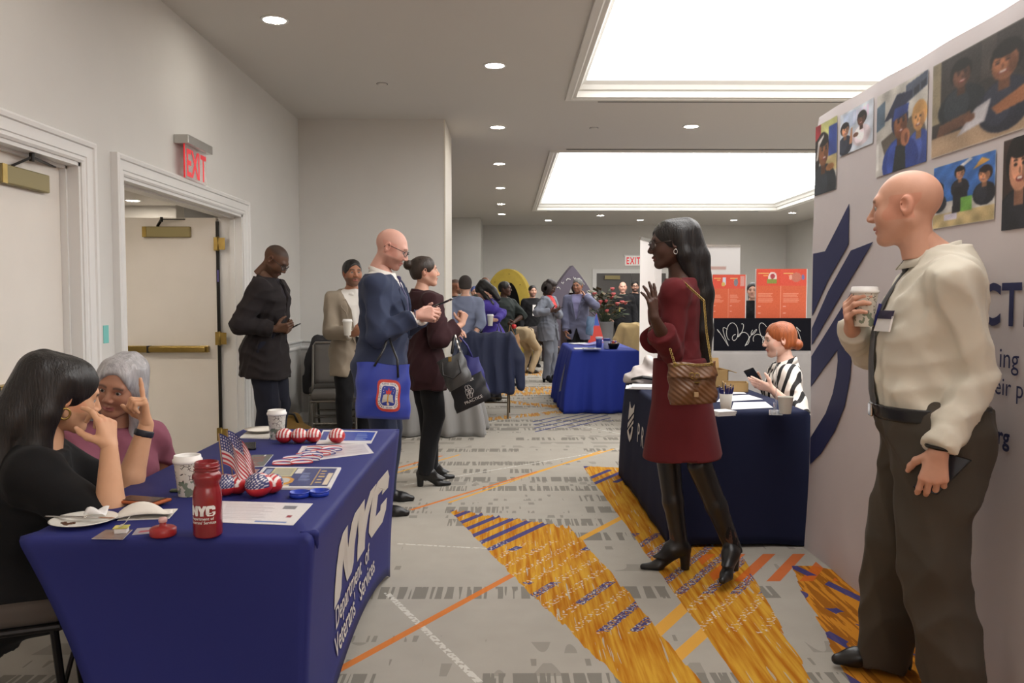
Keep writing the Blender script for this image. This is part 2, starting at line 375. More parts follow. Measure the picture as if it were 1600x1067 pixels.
# downlights; aisle row carries on unseen overhead and behind, put in for its light
M_DL = mat('downlight_glow', (1.0, 0.93, 0.82, 1), 0.5, emit=DOWNLIGHT_POWER)
dl_spots = [(-1.61, 5.92, 'above the open double door'), (-1.61, 3.4, ''), (-1.61, 0.9, ''), (-1.61, -2.5, ''), (-1.61, -6, '')] + [(-0.09, yy, '') for yy in (-8.0, -5.5, -3.0, -.5, 2.0, 4.5, 7.04, 9.53, 12.07, 14.65, 17.1, 19.1)] + [(2.09, 9.46, 'between the two light trays'), (4.3, 9.5, 'between'), (2.09, -.6, 'between'), (4.3, -.6, 'between'), (1.05, 20.6, ''), (2.2, 19.4, ''), (3.3, 20.5, ''), (5.6, 20.5, ''), (6.45, 18.8, ''), (-1.3, 12.0, ''), (-1.3, 14.6, '')]
ring_m = MB().lathe([(0.098, 0), (0.098, -0.006), (0.078, -0.008), (0.076, 0.0)], 24).mesh('trim_ring', True); ring_m.materials.append(M_TRIM)
disc_m = MB().lathe([(0.0005, -0.004), (0.077, -0.004), (0.077, -0.0005), (0.0005, -0.0005)], 24).mesh('lamp', True); disc_m.materials.append(M_DL)
for (x, y, note) in dl_spots:
    if x < -1.5: lb = 'round recessed downlight over the aisle side of the open double door'; g = None
    elif abs(x + 0.09) < 0.05: lb = 'round recessed downlight in the row running down the aisle ceiling'
    elif note.startswith('between'): lb = 'round recessed downlight in the ceiling strip between the light trays'
    elif x < -1: lb = 'round recessed downlight over the recess behind the pier'
    else: lb = 'small round recessed downlight along the far wall'
    o = thing('downlight', lb, 'ceiling light', (x, y, CEIL), group=lb.split('downlight ')[1])
    for nm, me in (('trim_ring', ring_m), ('lamp', disc_m)):
        c_ = bpy.data.objects.new(nm, me); C.objects.link(c_); c_.parent = o
for k, (x, y) in enumerate(((597, 131), (928, 200))):
    r_ = ray(x, y); t_ = (CEIL - CAM_H) / r_.z; p = r_ * t_
    o = thing('sprinkler', ['small flush sprinkler cover in the ceiling before the pier', 'small flush sprinkler cover between the two light trays'][k], 'sprinkler', (p.x, p.y, CEIL))
    MB().lathe([(0.045, 0), (0.045, -0.004), (0.03, -0.01), (0.0005, -0.012)], 20).build('cover', M_CEIL, o, smooth=True)
    MB().lathe([(0.052, 0), (0.052, -0.002), (0.045, -0.002)], 20).build('gap_ring', M_SLOT, o)
# left wall with two door openings
D1 = (2.22, 4.44); D2 = (4.92, 7.14); DH = 2.07; JX = WX - 0.18
wl = MB()
wl.box((JX, YB, 0), (WX, D1[0], CEIL)).box((JX, D1[1], 0), (WX, D2[0], CEIL)).box((JX, D2[1], 0), (WX, PIER_Y, CEIL))
for a_, b_ in (D1, D2): wl.box((JX, a_, DH), (WX, b_, CEIL))
struct(wl, 'wall_left', M_WALL)
wp = MB().box((WX - .18, PIER_Y, 0), (PIER_X, PIER_B, CEIL)); struct(wp, 'wall_pier', M_WALL)
struct(MB().box((-6.0, PIER_B + 1, 0), (WX - .18, PIER_B + 1.1, CEIL)), 'wall_corridor_end', M_WALL)
struct(MB().box((-4.0, PIER_B, 0), (-3.9, 20.1, CEIL)), 'wall_recess', M_WALL)
struct(MB().box((-4.0, 20.0, 0), (-0.6, 20.2, CEIL)).box((-0.8, 20.2, 0), (-0.6, YF, CEIL)), 'wall_far_left', M_WALL)
struct(MB().box((-0.8, YF, 0), (XR, YF + .15, CEIL)), 'wall_far', M_WALL)
struct(MB().box((XR, YB, 0), (XR + .15, YF, CEIL)), 'wall_right', M_WALL)
struct(MB().box((-6.0, YB - .15, 0), (XR, YB, CEIL)), 'wall_back', M_WALL)
# corridor beyond the doors
struct(MB().box((-6.1, YB, 0), (-6.0, PIER_B + 1, CEIL)), 'wall_corridor', M_WALL)
struct(MB().box((-6.0, YB, 2.6), (JX, PIER_B + 1, 2.7)), 'ceiling_corridor', M_CEIL)
disc_c = disc_m.copy(); disc_c.materials.clear(); disc_c.materials.append(mat('corridor_glow', (1.0, .88, .74, 1), .5, emit=CORRIDOR_POWER))
for (x, y) in ((-4.7, 10.6), (-4.6, 7.9), (-3.3, 5.3), (-4.6, 5.3), (-4.2, 2.5), (-3.3, 2.5)):  # first one shows; the others are unseen, added to brighten the open leaf
    o = thing('downlight', 'round recessed corridor downlight beyond the doors, in a set mostly added unseen for light', 'ceiling light', (x, y, 2.6), group='corridor downlights')
    for nm, me in (('trim_ring', ring_m), ('lamp', disc_c)):
        c_ = bpy.data.objects.new(nm, me); C.objects.link(c_); c_.parent = o
# door casings (moulded), jambs
def casing(name, y0, y1, zt, xw, sgn=1, wd=0.12):
    prof = [(0.0, 0.0), (0.0, 0.018), (0.012, 0.026), (0.03, 0.024), (0.034, 0.030), (0.085, 0.034), (0.09, 0.044), (0.108, 0.048), (wd, 0.04), (wd, 0.0)]
    mb = MB(); n = len(prof)
    for (yy, zz, uy, uz) in ((y0, 0.0, -1, 0), (y0, zt, -1, 1), (y1, zt, 1, 1), (y1, 0.0, 1, 0)):
        for a_, h_ in prof: mb.v.append((xw + sgn * h_, yy + uy * a_, zz + uz * a_))
    for q in range(3):
        for i in range(n - 1): mb.f.append((q*n + i, q*n + i + 1, (q+1)*n + i + 1, (q+1)*n + i))
    return struct(mb, name, M_TRIM)
casing('trim_3', D1[0], D1[1], DH, WX); casing('trim_4', D2[0], D2[1], DH, WX)
def jamb(name, y0, y1):
    t = 0.02
    mb = MB().box((JX - .01, y0, 0), (WX + .01, y0 + t, DH)).box((JX - .01, y1 - t, 0), (WX + .01, y1, DH)).box((JX - .01, y0, DH - t), (WX + .01, y1, DH))
    mb.box((WX - .09, y0 + t, 0), (WX - .05, y0 + t + .014, DH - t)).box((WX - .09, y1 - t - .014, 0), (WX - .05, y1 - t, DH - t)).box((WX - .09, y0 + t, DH - t - .014), (WX - .05, y1 - t, DH - t))
    return struct(mb, name, M_TRIM)
jamb('trim_5', *D1); jamb('trim_6', *D2)
# chair rail and baseboards
def rail_box(name, runs, z0, prof):
    mb = MB(); n = len(prof)
    for (p, q, nx, ny) in runs:
        o = len(mb.v)
        for (x, y) in (p, q):
            for (h_, z_) in prof: mb.v.append((x + nx * h_, y + ny * h_, z0 + z_))
        for i in range(n - 1): mb.f.append((o + i, o + i + 1, o + n + i + 1, o + n + i))
        mb.f.append(tuple(o + i for i in range(n))); mb.f.append(tuple(o + n + i for i in range(n)))
    return struct(mb, name, M_TRIM)
CR = [(0, 0), (0.012, 0.004), (0.02, 0.02), (0.018, 0.035), (0.012, 0.045), (0.014, 0.075), (0.034, 0.092), (0.036, 0.106), (0.0, 0.108)]
rail_box('trim_7', [((WX, D2[1] + .12), (WX, PIER_Y), 1, 0), ((WX, PIER_Y), (PIER_X, PIER_Y), 0, -1), ((WX, D1[1] + .12), (WX, D2[0] - .12), 1, 0)], 0.80, CR)
BB = [(0, 0), (0.016, 0), (0.016, 0.09), (0.010, 0.105), (0.0, 0.11)]
rail_box('baseboard_left', [((WX, D2[1] + .12), (WX, PIER_Y), 1, 0), ((WX, PIER_Y), (PIER_X, PIER_Y), 0, -1), ((WX, D1[1] + .12), (WX, D2[0] - .12), 1, 0), ((PIER_X, PIER_Y), (PIER_X, PIER_B), 1, 0)], 0, BB)
rail_box('baseboard_far', [((-0.6, YF), (XR, YF), 0, -1), ((-4, 20), (-0.6, 20), 0, -1)], 0, BB)
struct(MB().box((PIER_X - .002, PIER_Y - .004, 0.11), (PIER_X + .012, PIER_B, CEIL)), 'trim_8', mat('pier_edge', rgb(226, 220, 208), 0.5))
# door leaves; local frame: x along the leaf from the hinge, -y is the face towards the viewer
def closer(parent, x, z, y, arm_to):
    c_ = MB().box((x - .2, y - .055, z - .045), (x + .2, y, z + .045)).build('door_closer', M_BRONZE, parent, bevel=.006)
    MB().box((x + .165, y - .058, z - .044), (x + .2, y - .054, z + .044)).build('closer_cap', M_BRASS, c_)
    MB().bar((x + .08, y - .03, z + .05), (x + .02, y - .09, z + .1), .02, .012).bar((x + .02, y - .09, z + .1), arm_to, .018, .008).lathe([(.012, -.02), (.012, .02)], 10, (x + .02, y - .09, z + .1)).build('closer_arm', M_DARKMETAL, c_)
def panic(parent, x0, x1, z, y):
    b_ = MB().box((x0, y - .045, z - .028), (x1, y, z + .028)).build('panic_bar', M_BRASS, parent, bevel=.004)
    MB().box((x0 + (x1 - x0) * .02, y - .07, z - .02), (x0 + (x1 - x0) * .55, y - .045, z + .02)).build('push_pad', M_BRASS, b_, bevel=.004)
    MB().box((x0 + (x1 - x0) * .55, y - .072, z - .03), (x0 + (x1 - x0) * .565, y, z + .03)).build('bar_joint', M_BLACK, b_)
    MB().box((x1 - .015, y - .05, z - .032), (x1 + .02, y, z + .032)).build('end_cap', M_BRASS, b_, bevel=.005)
def leaf(name, hinge, ang, width, mirror=1):
    o = empty(name, hinge, ang); o['kind'] = 'structure'
    MB().box((0.01, -0.022, 0.01), (width, 0.022, DH - .03)).build('door_leaf', M_DOOR, o, bevel=.002)
    return o
# closed leaves of the first door: hinged at its far jamb
d1 = leaf('door_1', (WX - .105, D1[1] - .025, 0), -PI / 2, 1.08)
closer(d1, 0.36, 1.93, 0.0, (0.05, -0.02, 2.035)); panic(d1, 0.28, 1.02, 0.93, -0.022)
for c_ in d1.children:
    if c_.name.startswith(('door_closer', 'panic')): c_.scale = (1, -1, 1)
d2b = leaf('door_3', (WX - .105, D1[0] + .025, 0), PI / 2, 1.08)
# open leaf of the second door, swung out into the corridor, seen nearly face on
d2 = leaf('door_2', (JX - .01, D2[1] - .02, 0), PI, 1.06)
closer(d2, 0.42, 1.92, 0.0, (0.02, 0.1, 2.04)); panic(d2, 0.08, 0.98, 0.93, -0.022)
for c_ in d2.children:
    if c_.name.startswith(('door_closer', 'panic')): c_.scale = (1, -1, 1)
for z in (0.2, 1.02, 1.82):
    hb = MB().box((0.0, -0.03, -0.055), (0.035, 0.03, 0.055)).build('hinge', M_BRASS, d2); hb.location = (-.012, 0.022, z)
    kn = MB().lathe([(.009, -.06), (.009, .06)], 10, (-.003, .03, 0)).build('knuckle', M_BRASS, hb, smooth=True)
    MB().box((-.06, 0.028, -.05), (-.006, 0.031, .05)).build('hinge_plate', M_BRASS, hb)
MB().box((-0.012, 0.01, 0.05), (0.012, 0.028, DH - .06)).build('edge_gasket', M_DARKMETAL, d2)
MB().box((-0.008, 0.027, 1.50), (0.004, 0.033, 1.60)).build('edge_label', mat('label_purple', rgb(96, 88, 150), .6), d2)
d4 = leaf('door_4', (JX - .01, D2[0] + .02, 0), PI, 1.06)
MB().bar((-.06, .05, 2.03), (.12, .14, 2.045), .03, .014).bar((.12, .14, 2.045), (.3, .05, 1.97), .02, .01).build('closer_arm', M_DARKMETAL, d4)
# sticker by the first door
tag(MB().box((WX, 4.60, .0), (WX + .003, 4.66, .1)).build('wall_sticker', mat('teal_sticker', rgb(120, 196, 190), .6)), 'small teal sticker on the wall between the two doors', 'sticker').location = (0, .065, 1.105)
# exit sign on the left wall: clear blade with red letters under a steel bar
M_RED = mat('exit_red', rgb(225, 52, 62), .5, emit=0.35)
M_CLEAR = mat('clear_acrylic', rgb(240, 225, 225), .08, trans=0.0, alpha=0.35)
ey0 = onx(288, 240, WX + .06).y; ey1 = onx(322, 262, WX + .06).y
ez0, ez1 = onx(305, 283, WX + .06).z, onx(305, 232, WX + .06).z
es = thing('exit_sign', 'clear exit sign with red letters on the left wall above the open door', 'sign', (WX, (ey0 + ey1) / 2, ez0)); hw = (ey1 - ey0) / 2; eh = ez1 - ez0
MB().box((0, -hw - .03, eh - .005), (.10, hw + .03, eh + .055)).build('housing', M_CHROME, es, bevel=.003)
MB().box((.054, -hw, 0), (.060, hw, eh)).build('blade', M_CLEAR, es)
MB().box((.053, -hw, 0), (.061, -hw + .012, eh)).build('edge_strip', M_RED, es)
for i, ch in enumerate('EXIT'):
    lettering('letter', ch, lambda u, v, i=i: (.0615, -hw + .03 + (0, .25, .555, .70)[i] * (2 * hw - .03) + u, .02 + v), M_RED, es, (eh - .04) * 1.38, bold=.005, width=0.62 * (2 * hw) / .36)
# far exit sign and dark double door
def fp(x, y): return at(x, y, YF)
a_, b_ = fp(976, 415), fp(1001, 400)
es2 = thing('exit_sign', 'white box exit sign with red letters above the far dark doors', 'sign', ((a_.x + b_.x) / 2, YF, a_.z)); hw, eh = (b_.x - a_.x) / 2, b_.z - a_.z
MB().box((-hw, -.08, 0), (hw, 0, eh)).build('housing', mat('sign_white', rgb(236, 230, 226), .5, emit=.25), es2, bevel=.004)
MB().box((-hw - .03, -.085, eh), (hw + .01, 0, eh + .03)).build('top_bar', M_TRIM, es2)
for i, ch in enumerate('EXIT'):
    lettering('letter', ch, lambda u, v, i=i: (-hw + .03 + (0, .26, .57, .70)[i] * (2 * hw - .03) + u, -.082, .04 + v), M_RED, es2, eh * .98, bold=.006, width=.62)
fd0, fd1, fdt = fp(932, 440).x, fp(1040, 440).x, fp(960, 427).z
M_DKDOOR = mat('dark_door', rgb(84, 80, 78), .45)
dd = empty('door_5', ((fd0 + fd1) / 2, YF, 0)); dd['kind'] = 'structure'; hw = (fd1 - fd0) / 2
for s_ in (-1, 1):
    l_ = MB().box((min(0.005 * s_, hw * s_), -.03, .01), (max(.005 * s_, hw * s_), -.005, fdt)).build('door_leaf', M_DKDOOR, dd)
    MB().box((s_ * hw * .55 - .2, -.09, fdt - .16), (s_ * hw * .55 + .2, -.03, fdt - .06)).build('door_closer', M_BRONZE, l_)
    MB().box((s_ * hw * .5 - .38, -.08, .95), (s_ * hw * .5 + .38, -.03, 1.02)).build('panic_bar', M_BRASS, l_)
mb = MB().box((fd0 - .11, YF - .03, 0), (fd0, YF, fdt + .11)).box((fd1, YF - .03, 0), (fd1 + .11, YF, fdt + .11)).box((fd0, YF - .03, fdt), (fd1, YF, fdt + .11)); struct(mb, 'trim_9', M_TRIM)
# wall outlet by the corner
ol = thing('wall_outlet', 'white wall outlet plate low on the pier by the corner', 'outlet', (-2.05, PIER_Y, .38))
MB().box((-.035, -.008, -.057), (.035, 0, .057)).build('plate', M_TRIM, ol, bevel=.003)
for z in (-.02, .02): MB().box((-.015, -.010, z - .013), (.015, -.007, z + .013)).build('socket', M_TRIM, ol)
# ---------------------------------------------------------------- implicit surfaces -> one continuous mesh
def V3(*a): return np.array(a, dtype=float)
def unit(v): v = np.asarray(v, float); return v / (np.linalg.norm(v) + 1e-12)
class Fld:
    def __init__(s, lo, hi, h):
        s.h = h; s.lo = np.asarray(lo, float); n = np.maximum(4, np.ceil((np.asarray(hi, float) - s.lo) / h).astype(int) + 1)
        s.ax = [s.lo[i] + h * np.arange(n[i]) for i in range(3)]; s.D = np.full(tuple(n), 1.0, np.float32)
    def _sl(s, lo, hi):
        out = []
        for i in range(3):
            a = int(max(0, np.floor((lo[i] - s.lo[i]) / s.h))); b = int(min(len(s.ax[i]), np.ceil((hi[i] - s.lo[i]) / s.h) + 1))
            if b <= a: return None
            out.append(slice(a, b))
        return tuple(out)
    def _go(s, lo, hi, fn, k, op):
        pad = k + 3 * s.h if op == 'u' else k + s.h
        sl = s._sl(np.asarray(lo) - pad, np.asarray(hi) + pad)
        if sl is None: return s
        x = s.ax[0][sl[0]].astype(np.float32)[:, None, None]; y = s.ax[1][sl[1]].astype(np.float32)[None, :, None]; z = s.ax[2][sl[2]].astype(np.float32)[None, None, :]
        d = fn(x, y, z).astype(np.float32); c = s.D[sl]
        if op == 'u':
            if k > 0:
                h = np.maximum(k - np.abs(c - d), 0) / k; s.D[sl] = np.minimum(c, d) - h * h * k * 0.25
            else: s.D[sl] = np.minimum(c, d)
        else:
            d = -d if op == 's' else d
            if k > 0:
                h = np.maximum(k - np.abs(c - d), 0) / k; s.D[sl] = np.maximum(c, d) + h * h * k * 0.25
            else: s.D[sl] = np.maximum(c, d)
        return s
    def cone(s, a, b, ra, rb=None, k=0.015, op='u'):
        rb = ra if rb is None else rb; a = np.asarray(a, float); b = np.asarray(b, float); ba = b - a; L2 = float(ba @ ba) + 1e-12
        def fn(x, y, z):
            px, py, pz = x - a[0], y - a[1], z - a[2]
            t = np.clip((px * ba[0] + py * ba[1] + pz * ba[2]) / L2, 0, 1)
            return np.sqrt((px - t*ba[0])**2 + (py - t*ba[1])**2 + (pz - t*ba[2])**2) - (ra + t * (rb - ra))
        r = max(ra, rb); return s._go(np.minimum(a, b) - r, np.maximum(a, b) + r, fn, k, op)
    def chain(s, pts, rs, k=0.015):
        for i in range(len(pts) - 1): s.cone(pts[i], pts[i+1], rs[i], rs[i+1], k)
        return s
    def ell(s, c, r, R=None, k=0.015, op='u'):
        c = np.asarray(c, float); r = np.asarray(r, float); R = np.eye(3) if R is None else R
        def fn(x, y, z):
            p = (x - c[0], y - c[1], z - c[2]); k0 = 0; k1 = 0
            for i in range(3):
                q = p[0] * R[0, i] + p[1] * R[1, i] + p[2] * R[2, i]; k0 = k0 + (q / r[i])**2; k1 = k1 + (q / r[i]**2)**2
            k0 = np.sqrt(k0); return k0 * (k0 - 1.0) / (np.sqrt(k1) + 1e-9)
        m = r.max(); return s._go(c - m, c + m, fn, k, op)
    def prof(s, o, r, f, u, ts, A, B, Cf, e=0.0, pw=2.3, k=0.02, t0=None, t1=None):
        o = np.asarray(o, float); t0 = ts[0] if t0 is None else t0; t1 = ts[-1] if t1 is None else t1
        def fn(x, y, z):
            px, py, pz = x - o[0], y - o[1], z - o[2]
            t = px*u[0] + py*u[1] + pz*u[2]; X = px*r[0] + py*r[1] + pz*r[2]; Y = px*f[0] + py*f[1] + pz*f[2]
            a = np.interp(t, ts, A) + e; b = np.interp(t, ts, B) + e; Y = Y - np.interp(t, ts, Cf)
            q = (np.abs(X / a)**pw + np.abs(Y / b)**pw)**(1 / pw)
            return np.maximum((q - 1) * np.minimum(a, b), np.maximum(t0 - t, t - t1))
        m = max(max(A), max(B)) + e + 0.06; p0 = o + u * t0; p1 = o + u * t1
        return s._go(np.minimum(p0, p1) - m, np.maximum(p0, p1) + m, fn, k, 'u')
    def cut(s, p, n, k=0.0):        # keep the side that n points away from
        n = unit(n); p = np.asarray(p, float); lo = [a[0] for a in s.ax]; hi = [a[-1] for a in s.ax]
        return s._go(lo, hi, lambda x, y, z: (x - p[0])*n[0] + (y - p[1])*n[1] + (z - p[2])*n[2], k, 'c')
    def wedge(s, planes, k=0.0):    # remove the region inside all planes (n.(p-q) < 0)
        lo = [a[0] for a in s.ax]; hi = [a[-1] for a in s.ax]; pl = [(np.asarray(p, float), unit(n)) for p, n in planes]
        def fn(x, y, z):
            d = None
            for p, n in pl:
                q = (x - p[0])*n[0] + (y - p[1])*n[1] + (z - p[2])*n[2]; d = q if d is None else np.maximum(d, q)
            return d
        return s._go(lo, hi, fn, k, 's')
    def folds(s, amp, sc, seed=0, aniso=(1, 1, 1), ridge=False):
        rs = np.random.RandomState(seed); x, y, z = s.ax[0][:, None, None] * aniso[0], s.ax[1][None, :, None] * aniso[1], s.ax[2][None, None, :] * aniso[2]
        w_ = 0
        for i in range(3):
            d = unit(rs.normal(size=3)); e = unit(rs.normal(size=3)); ph = rs.uniform(0, 6.28, 2); q = sc * rs.uniform(.7, 1.5)
            sn = np.sin(q * (d[0]*x + d[1]*y + d[2]*z) + ph[0] + 1.6 * np.sin(0.55 * q * (e[0]*x + e[1]*y + e[2]*z) + ph[1])); w_ = w_ + (2.0 * np.abs(sn) - 1.25 if ridge else sn)
        s.D = s.D + (amp / 3 * w_).astype(np.float32) * (np.abs(s.D) < 0.2); return s
    def mesh(s):
        D = s.D; ins = D < 0; n = D.shape
        cor = [ins[i:n[0]-1+i, j:n[1]-1+j, k:n[2]-1+k] for i in (0, 1) for j in (0, 1) for k in (0, 1)]
        cnt = sum(c.astype(np.int8) for c in cor); act = np.argwhere((cnt > 0) & (cnt < 8))
        if len(act) == 0: return np.zeros((0, 3)), np.zeros((0, 4), int)
        idx = -np.ones(tuple(m - 1 for m in n), np.int64); idx[act[:, 0], act[:, 1], act[:, 2]] = np.arange(len(act))
        vals = {}
        for i in (0, 1):
            for j in (0, 1):
                for k in (0, 1): vals[(i, j, k)] = D[act[:, 0]+i, act[:, 1]+j, act[:, 2]+k]
        acc = np.zeros((len(act), 3)); num = np.zeros(len(act))
        for a in vals:
            for d in range(3):
                if a[d] == 0:
                    b = list(a); b[d] = 1; b = tuple(b); va, vb = vals[a], vals[b]; m = (va < 0) != (vb < 0)
                    t = np.where(m, va / np.where(m, va - vb, 1), 0); p = np.zeros((len(act), 3)); p[:] = a; p[:, d] += t
                    acc[m] += p[m]; num[m] += 1
        verts = s.lo + s.h * (act + acc / num[:, None]); faces = []
        for d in range(3):
            e1, e2 = [(1, 2), (2, 0), (0, 1)][d]
            sa = [slice(0, None)] * 3; sb = [slice(0, None)] * 3; sa[d] = slice(0, n[d]-1); sb[d] = slice(1, None)
            A_, B_ = ins[tuple(sa)], ins[tuple(sb)]; ed = np.argwhere(A_ != B_)
            ok = (ed[:, e1] > 0) & (ed[:, e2] > 0) & (ed[:, e1] < n[e1]-1) & (ed[:, e2] < n[e2]-1); ed = ed[ok]
            fl = A_[ed[:, 0], ed[:, 1], ed[:, 2]]; q = []
            for o1, o2 in ((-1, -1), (0, -1), (0, 0), (-1, 0)):
                c = ed.copy(); c[:, e1] += o1; c[:, e2] += o2; q.append(idx[c[:, 0], c[:, 1], c[:, 2]])
            q = np.stack(q, 1); q[~fl] = q[~fl][:, ::-1]; faces.append(q)
        return verts, np.vstack(faces)
def np_obj(name, v, f, m, parent, cols=None, smooth=True):
    me = bpy.data.meshes.new(name); me.vertices.add(len(v)); me.vertices.foreach_set('co', np.asarray(v, np.float32).ravel())
    f = np.asarray(f, np.int32); nf = len(f); me.loops.add(nf * 4); me.loops.foreach_set('vertex_index', f.ravel())
    me.polygons.add(nf); me.polygons.foreach_set('loop_start', np.arange(0, nf * 4, 4, dtype=np.int32)); me.polygons.foreach_set('loop_total', np.full(nf, 4, np.int32))
    me.update(calc_edges=True); me.polygons.foreach_set('use_smooth', np.full(nf, smooth))
    o = bpy.data.objects.new(name, me); C.objects.link(o); me.materials.append(m)
    if parent: o.parent = parent
    if cols is not None: setcol(o, cols)
    return o
def rotx(a): c, s = math.cos(a), math.sin(a); return np.array([[1,0,0],[0,c,-s],[0,s,c]])
def roty(a): c, s = math.cos(a), math.sin(a); return np.array([[c,0,s],[0,1,0],[-s,0,c]])
def rotz(a): c, s = math.cos(a), math.sin(a); return np.array([[c,-s,0],[s,c,0],[0,0,1]])
def ik(a, b, l1, l2, hint):
    a, b = np.asarray(a, float), np.asarray(b, float); d = b - a; L = np.linalg.norm(d)
    if L > (l1 + l2) * .998: d *= (l1 + l2) * .998 / L; b = a + d; L = np.linalg.norm(d)
    u = d / L; x = (l1*l1 - l2*l2 + L*L) / (2*L); h = math.sqrt(max(l1*l1 - x*x, 0))
    hint = np.asarray(hint, float); n = unit(hint - u * (hint @ u)); return a + u * x + n * h, b
RAD = math.radians
TS = np.array([-.13, -.06, 0, .06, .12, .18, .235, .272, .298, .325])
PROF = {'m': (np.array([.094, .097, .097, .092, .090, .097, .106, .098, .074, .040]), np.array([.070, .073, .074, .067, .065, .070, .071, .060, .048, .038]), np.array([0, 0, -.004, .001, .003, .004, .002, -.006, -.010, -.010])),
        'f': (np.array([.094, .101, .098, .086, .076, .082, .090, .084, .062, .034]), np.array([.068, .072, .070, .060, .055, .060, .062, .052, .042, .033]), np.array([0, -.004, -.006, 0, .003, .004, .002, -.006, -.010, -.010]))}
HAND = {'relaxed': ([.25]*4, .35, .3), 'cup': ([.75, .78, .8, .85], .75, .4), 'phone': ([.7, .75, .8, .9], .9, .5), 'flat': ([.05]*4, .1, .1),
        'fist': ([1.35]*4, 1.5, .9), 'point': ([.02, 1.35, 1.4, 1.45], 1.45, .8), 'loose': ([.45, .55, .65, .75], .7, .4), 'open': ([.1, .2, .3, .4], .3, .2), 'chin': ([.45, .85, 1.0, 1.1], 1.1, .6)}
class Person:
    def __init__(s, label, loc, heading, H=1.75, sex='m', skin=(198, 150, 122), lean=0, side=0, twist=0, head=(0, 0, 0), pelvis=None, arms=None, feet=None,
                 heel=0.0, belly=0.0, wide=1.0, det=1.0, group=None, z0=0.0, neck=0.015, headz=0.0, hs=1.04, knees=None, feetw=None):
        s.root = thing('person', label, 'person', (loc[0], loc[1], z0), -RAD(heading), group)
        s.H, s.sex, s.det, s.heel = H, sex, det, heel; s.hd = RAD(heading); s.loc = V3(loc[0], loc[1], z0)
        s.skin = np.array(skin, float); k = wide
        A, B, Cf = PROF[sex]; s.ts = TS * H; s.A = A * H * k; s.B = B * H * (k if sex == 'm' else 1) + belly * np.interp(TS, [-.06, .02, .09, .17, .24], [0, .6, 1, .7, .1]); s.Cf = Cf * H + belly * .8 * np.interp(TS, [-.06, .02, .09, .17, .24], [0, .6, 1, .7, .1])
        s.P = V3(0, 0, .53 * H + heel) if pelvis is None else V3(*pelvis)
        R = roty(RAD(side)) @ rotx(-RAD(lean)); s.R = R; s.u = R @ V3(0, 0, 1); s.r = R @ V3(1, 0, 0); s.f = R @ V3(0, 1, 0)
        Rt = R @ rotz(-RAD(twist)); s.sr = Rt @ V3(1, 0, 0); s.sf = Rt @ V3(0, 1, 0)
        sw = (.101 if sex == 'm' else .088) * H * k
        s.S = {q: s.P + s.u * .262 * H + s.sr * sw * g for q, g in (('L', -1), ('R', 1))}
        s.NB = s.P + s.u * .315 * H - s.sf * .010 * H
        yaw, pit, rol = head; s.RH = Rt @ rotz(-RAD(yaw)) @ rotx(-RAD(pit)) @ roty(RAD(rol)) if not isinstance(head, np.ndarray) else head
        hl = .6 * RAD(pit); s.hs = .130 * H / .23 * hs
        nd = unit(unit(s.u + V3(0, 0, .6)) + s.sf * (.12 + math.sin(hl) * .35)); s.HC = s.NB + nd * (.088 * H + headz) + s.sf * neck
        s.arms = {}; arms = arms or {}
        for q, g in (('L', -1), ('R', 1)):
            a = dict(arms.get(q, {})); l1, l2 = .172 * H, .150 * H
            tgt = a.get('to'); tgt = s.S[q] + s.sr * g * .06 * H + s.f * .05 * H - V3(0, 0, .305 * H) if tgt is None else np.asarray(tgt, float)
            if a.get('world', True) and a.get('to') is not None: tgt = s.w2l(tgt)
            hint = s.vec(a['hint']) if 'hint' in a and a.get('hw') else np.asarray(a.get('hint', s.sr * g * .5 - s.f - V3(0, 0, .5)))
            el, wr = ik(s.S[q], tgt, l1, l2, hint); fd = unit(a['fdir']) if 'fdir' in a else unit(wr - el)
            if 'fdirw' in a: fd = unit(s.vec(a['fdirw']))
            do = a.get('dors'); do = s.sr * g + s.f * .2 if do is None else np.asarray(do, float)
            if 'dorsw' in a: do = s.vec(a['dorsw'])
            do = unit(do - fd * (do @ fd)); s.arms[q] = (el, wr, fd, do, a.get('pose', 'relaxed'), a.get('thumb'))
        s.legs = {}; feet = dict(feet or {})
        for q, (wx, wy, wh) in (feetw or {}).items():
            p_ = s.w2l((wx, wy, z0)); feet[q] = (p_[0], p_[1], wh - heading)
        for q, g in (('L', -1), ('R', 1)):
            fx, fy, fa = feet.get(q, (g * .055 * H, 0.0, g * 8)); hip = s.P + s.r * g * .052 * H * k - s.u * .005 * H
            ank = V3(fx, fy, .042 * H + heel) + 0; kn = (knees or {}).get(q, V3(g * .1, 1, 0))
            l1 = .245 * H; l2 = .243 * H; k_, an = ik(hip, ank, l1, l2, kn); s.legs[q] = (hip, k_, an, RAD(fa), fy)
    def w2l(s, p):
        p = np.asarray(p, float) - s.loc; c, n = math.cos(s.hd), math.sin(s.hd); return V3(p[0]*c - p[1]*n, p[0]*n + p[1]*c, p[2])
    def l2w(s, p):
        c, n = math.cos(s.hd), math.sin(s.hd); return V3(p[0]*c + p[1]*n, -p[0]*n + p[1]*c, p[2]) + s.loc
    def vec(s, p):
        c, n = math.cos(s.hd), math.sin(s.hd); return V3(p[0]*c - p[1]*n, p[0]*n + p[1]*c, p[2])
    def h2l(s, p): return s.HC + s.RH @ (np.asarray(p, float) * s.hs)
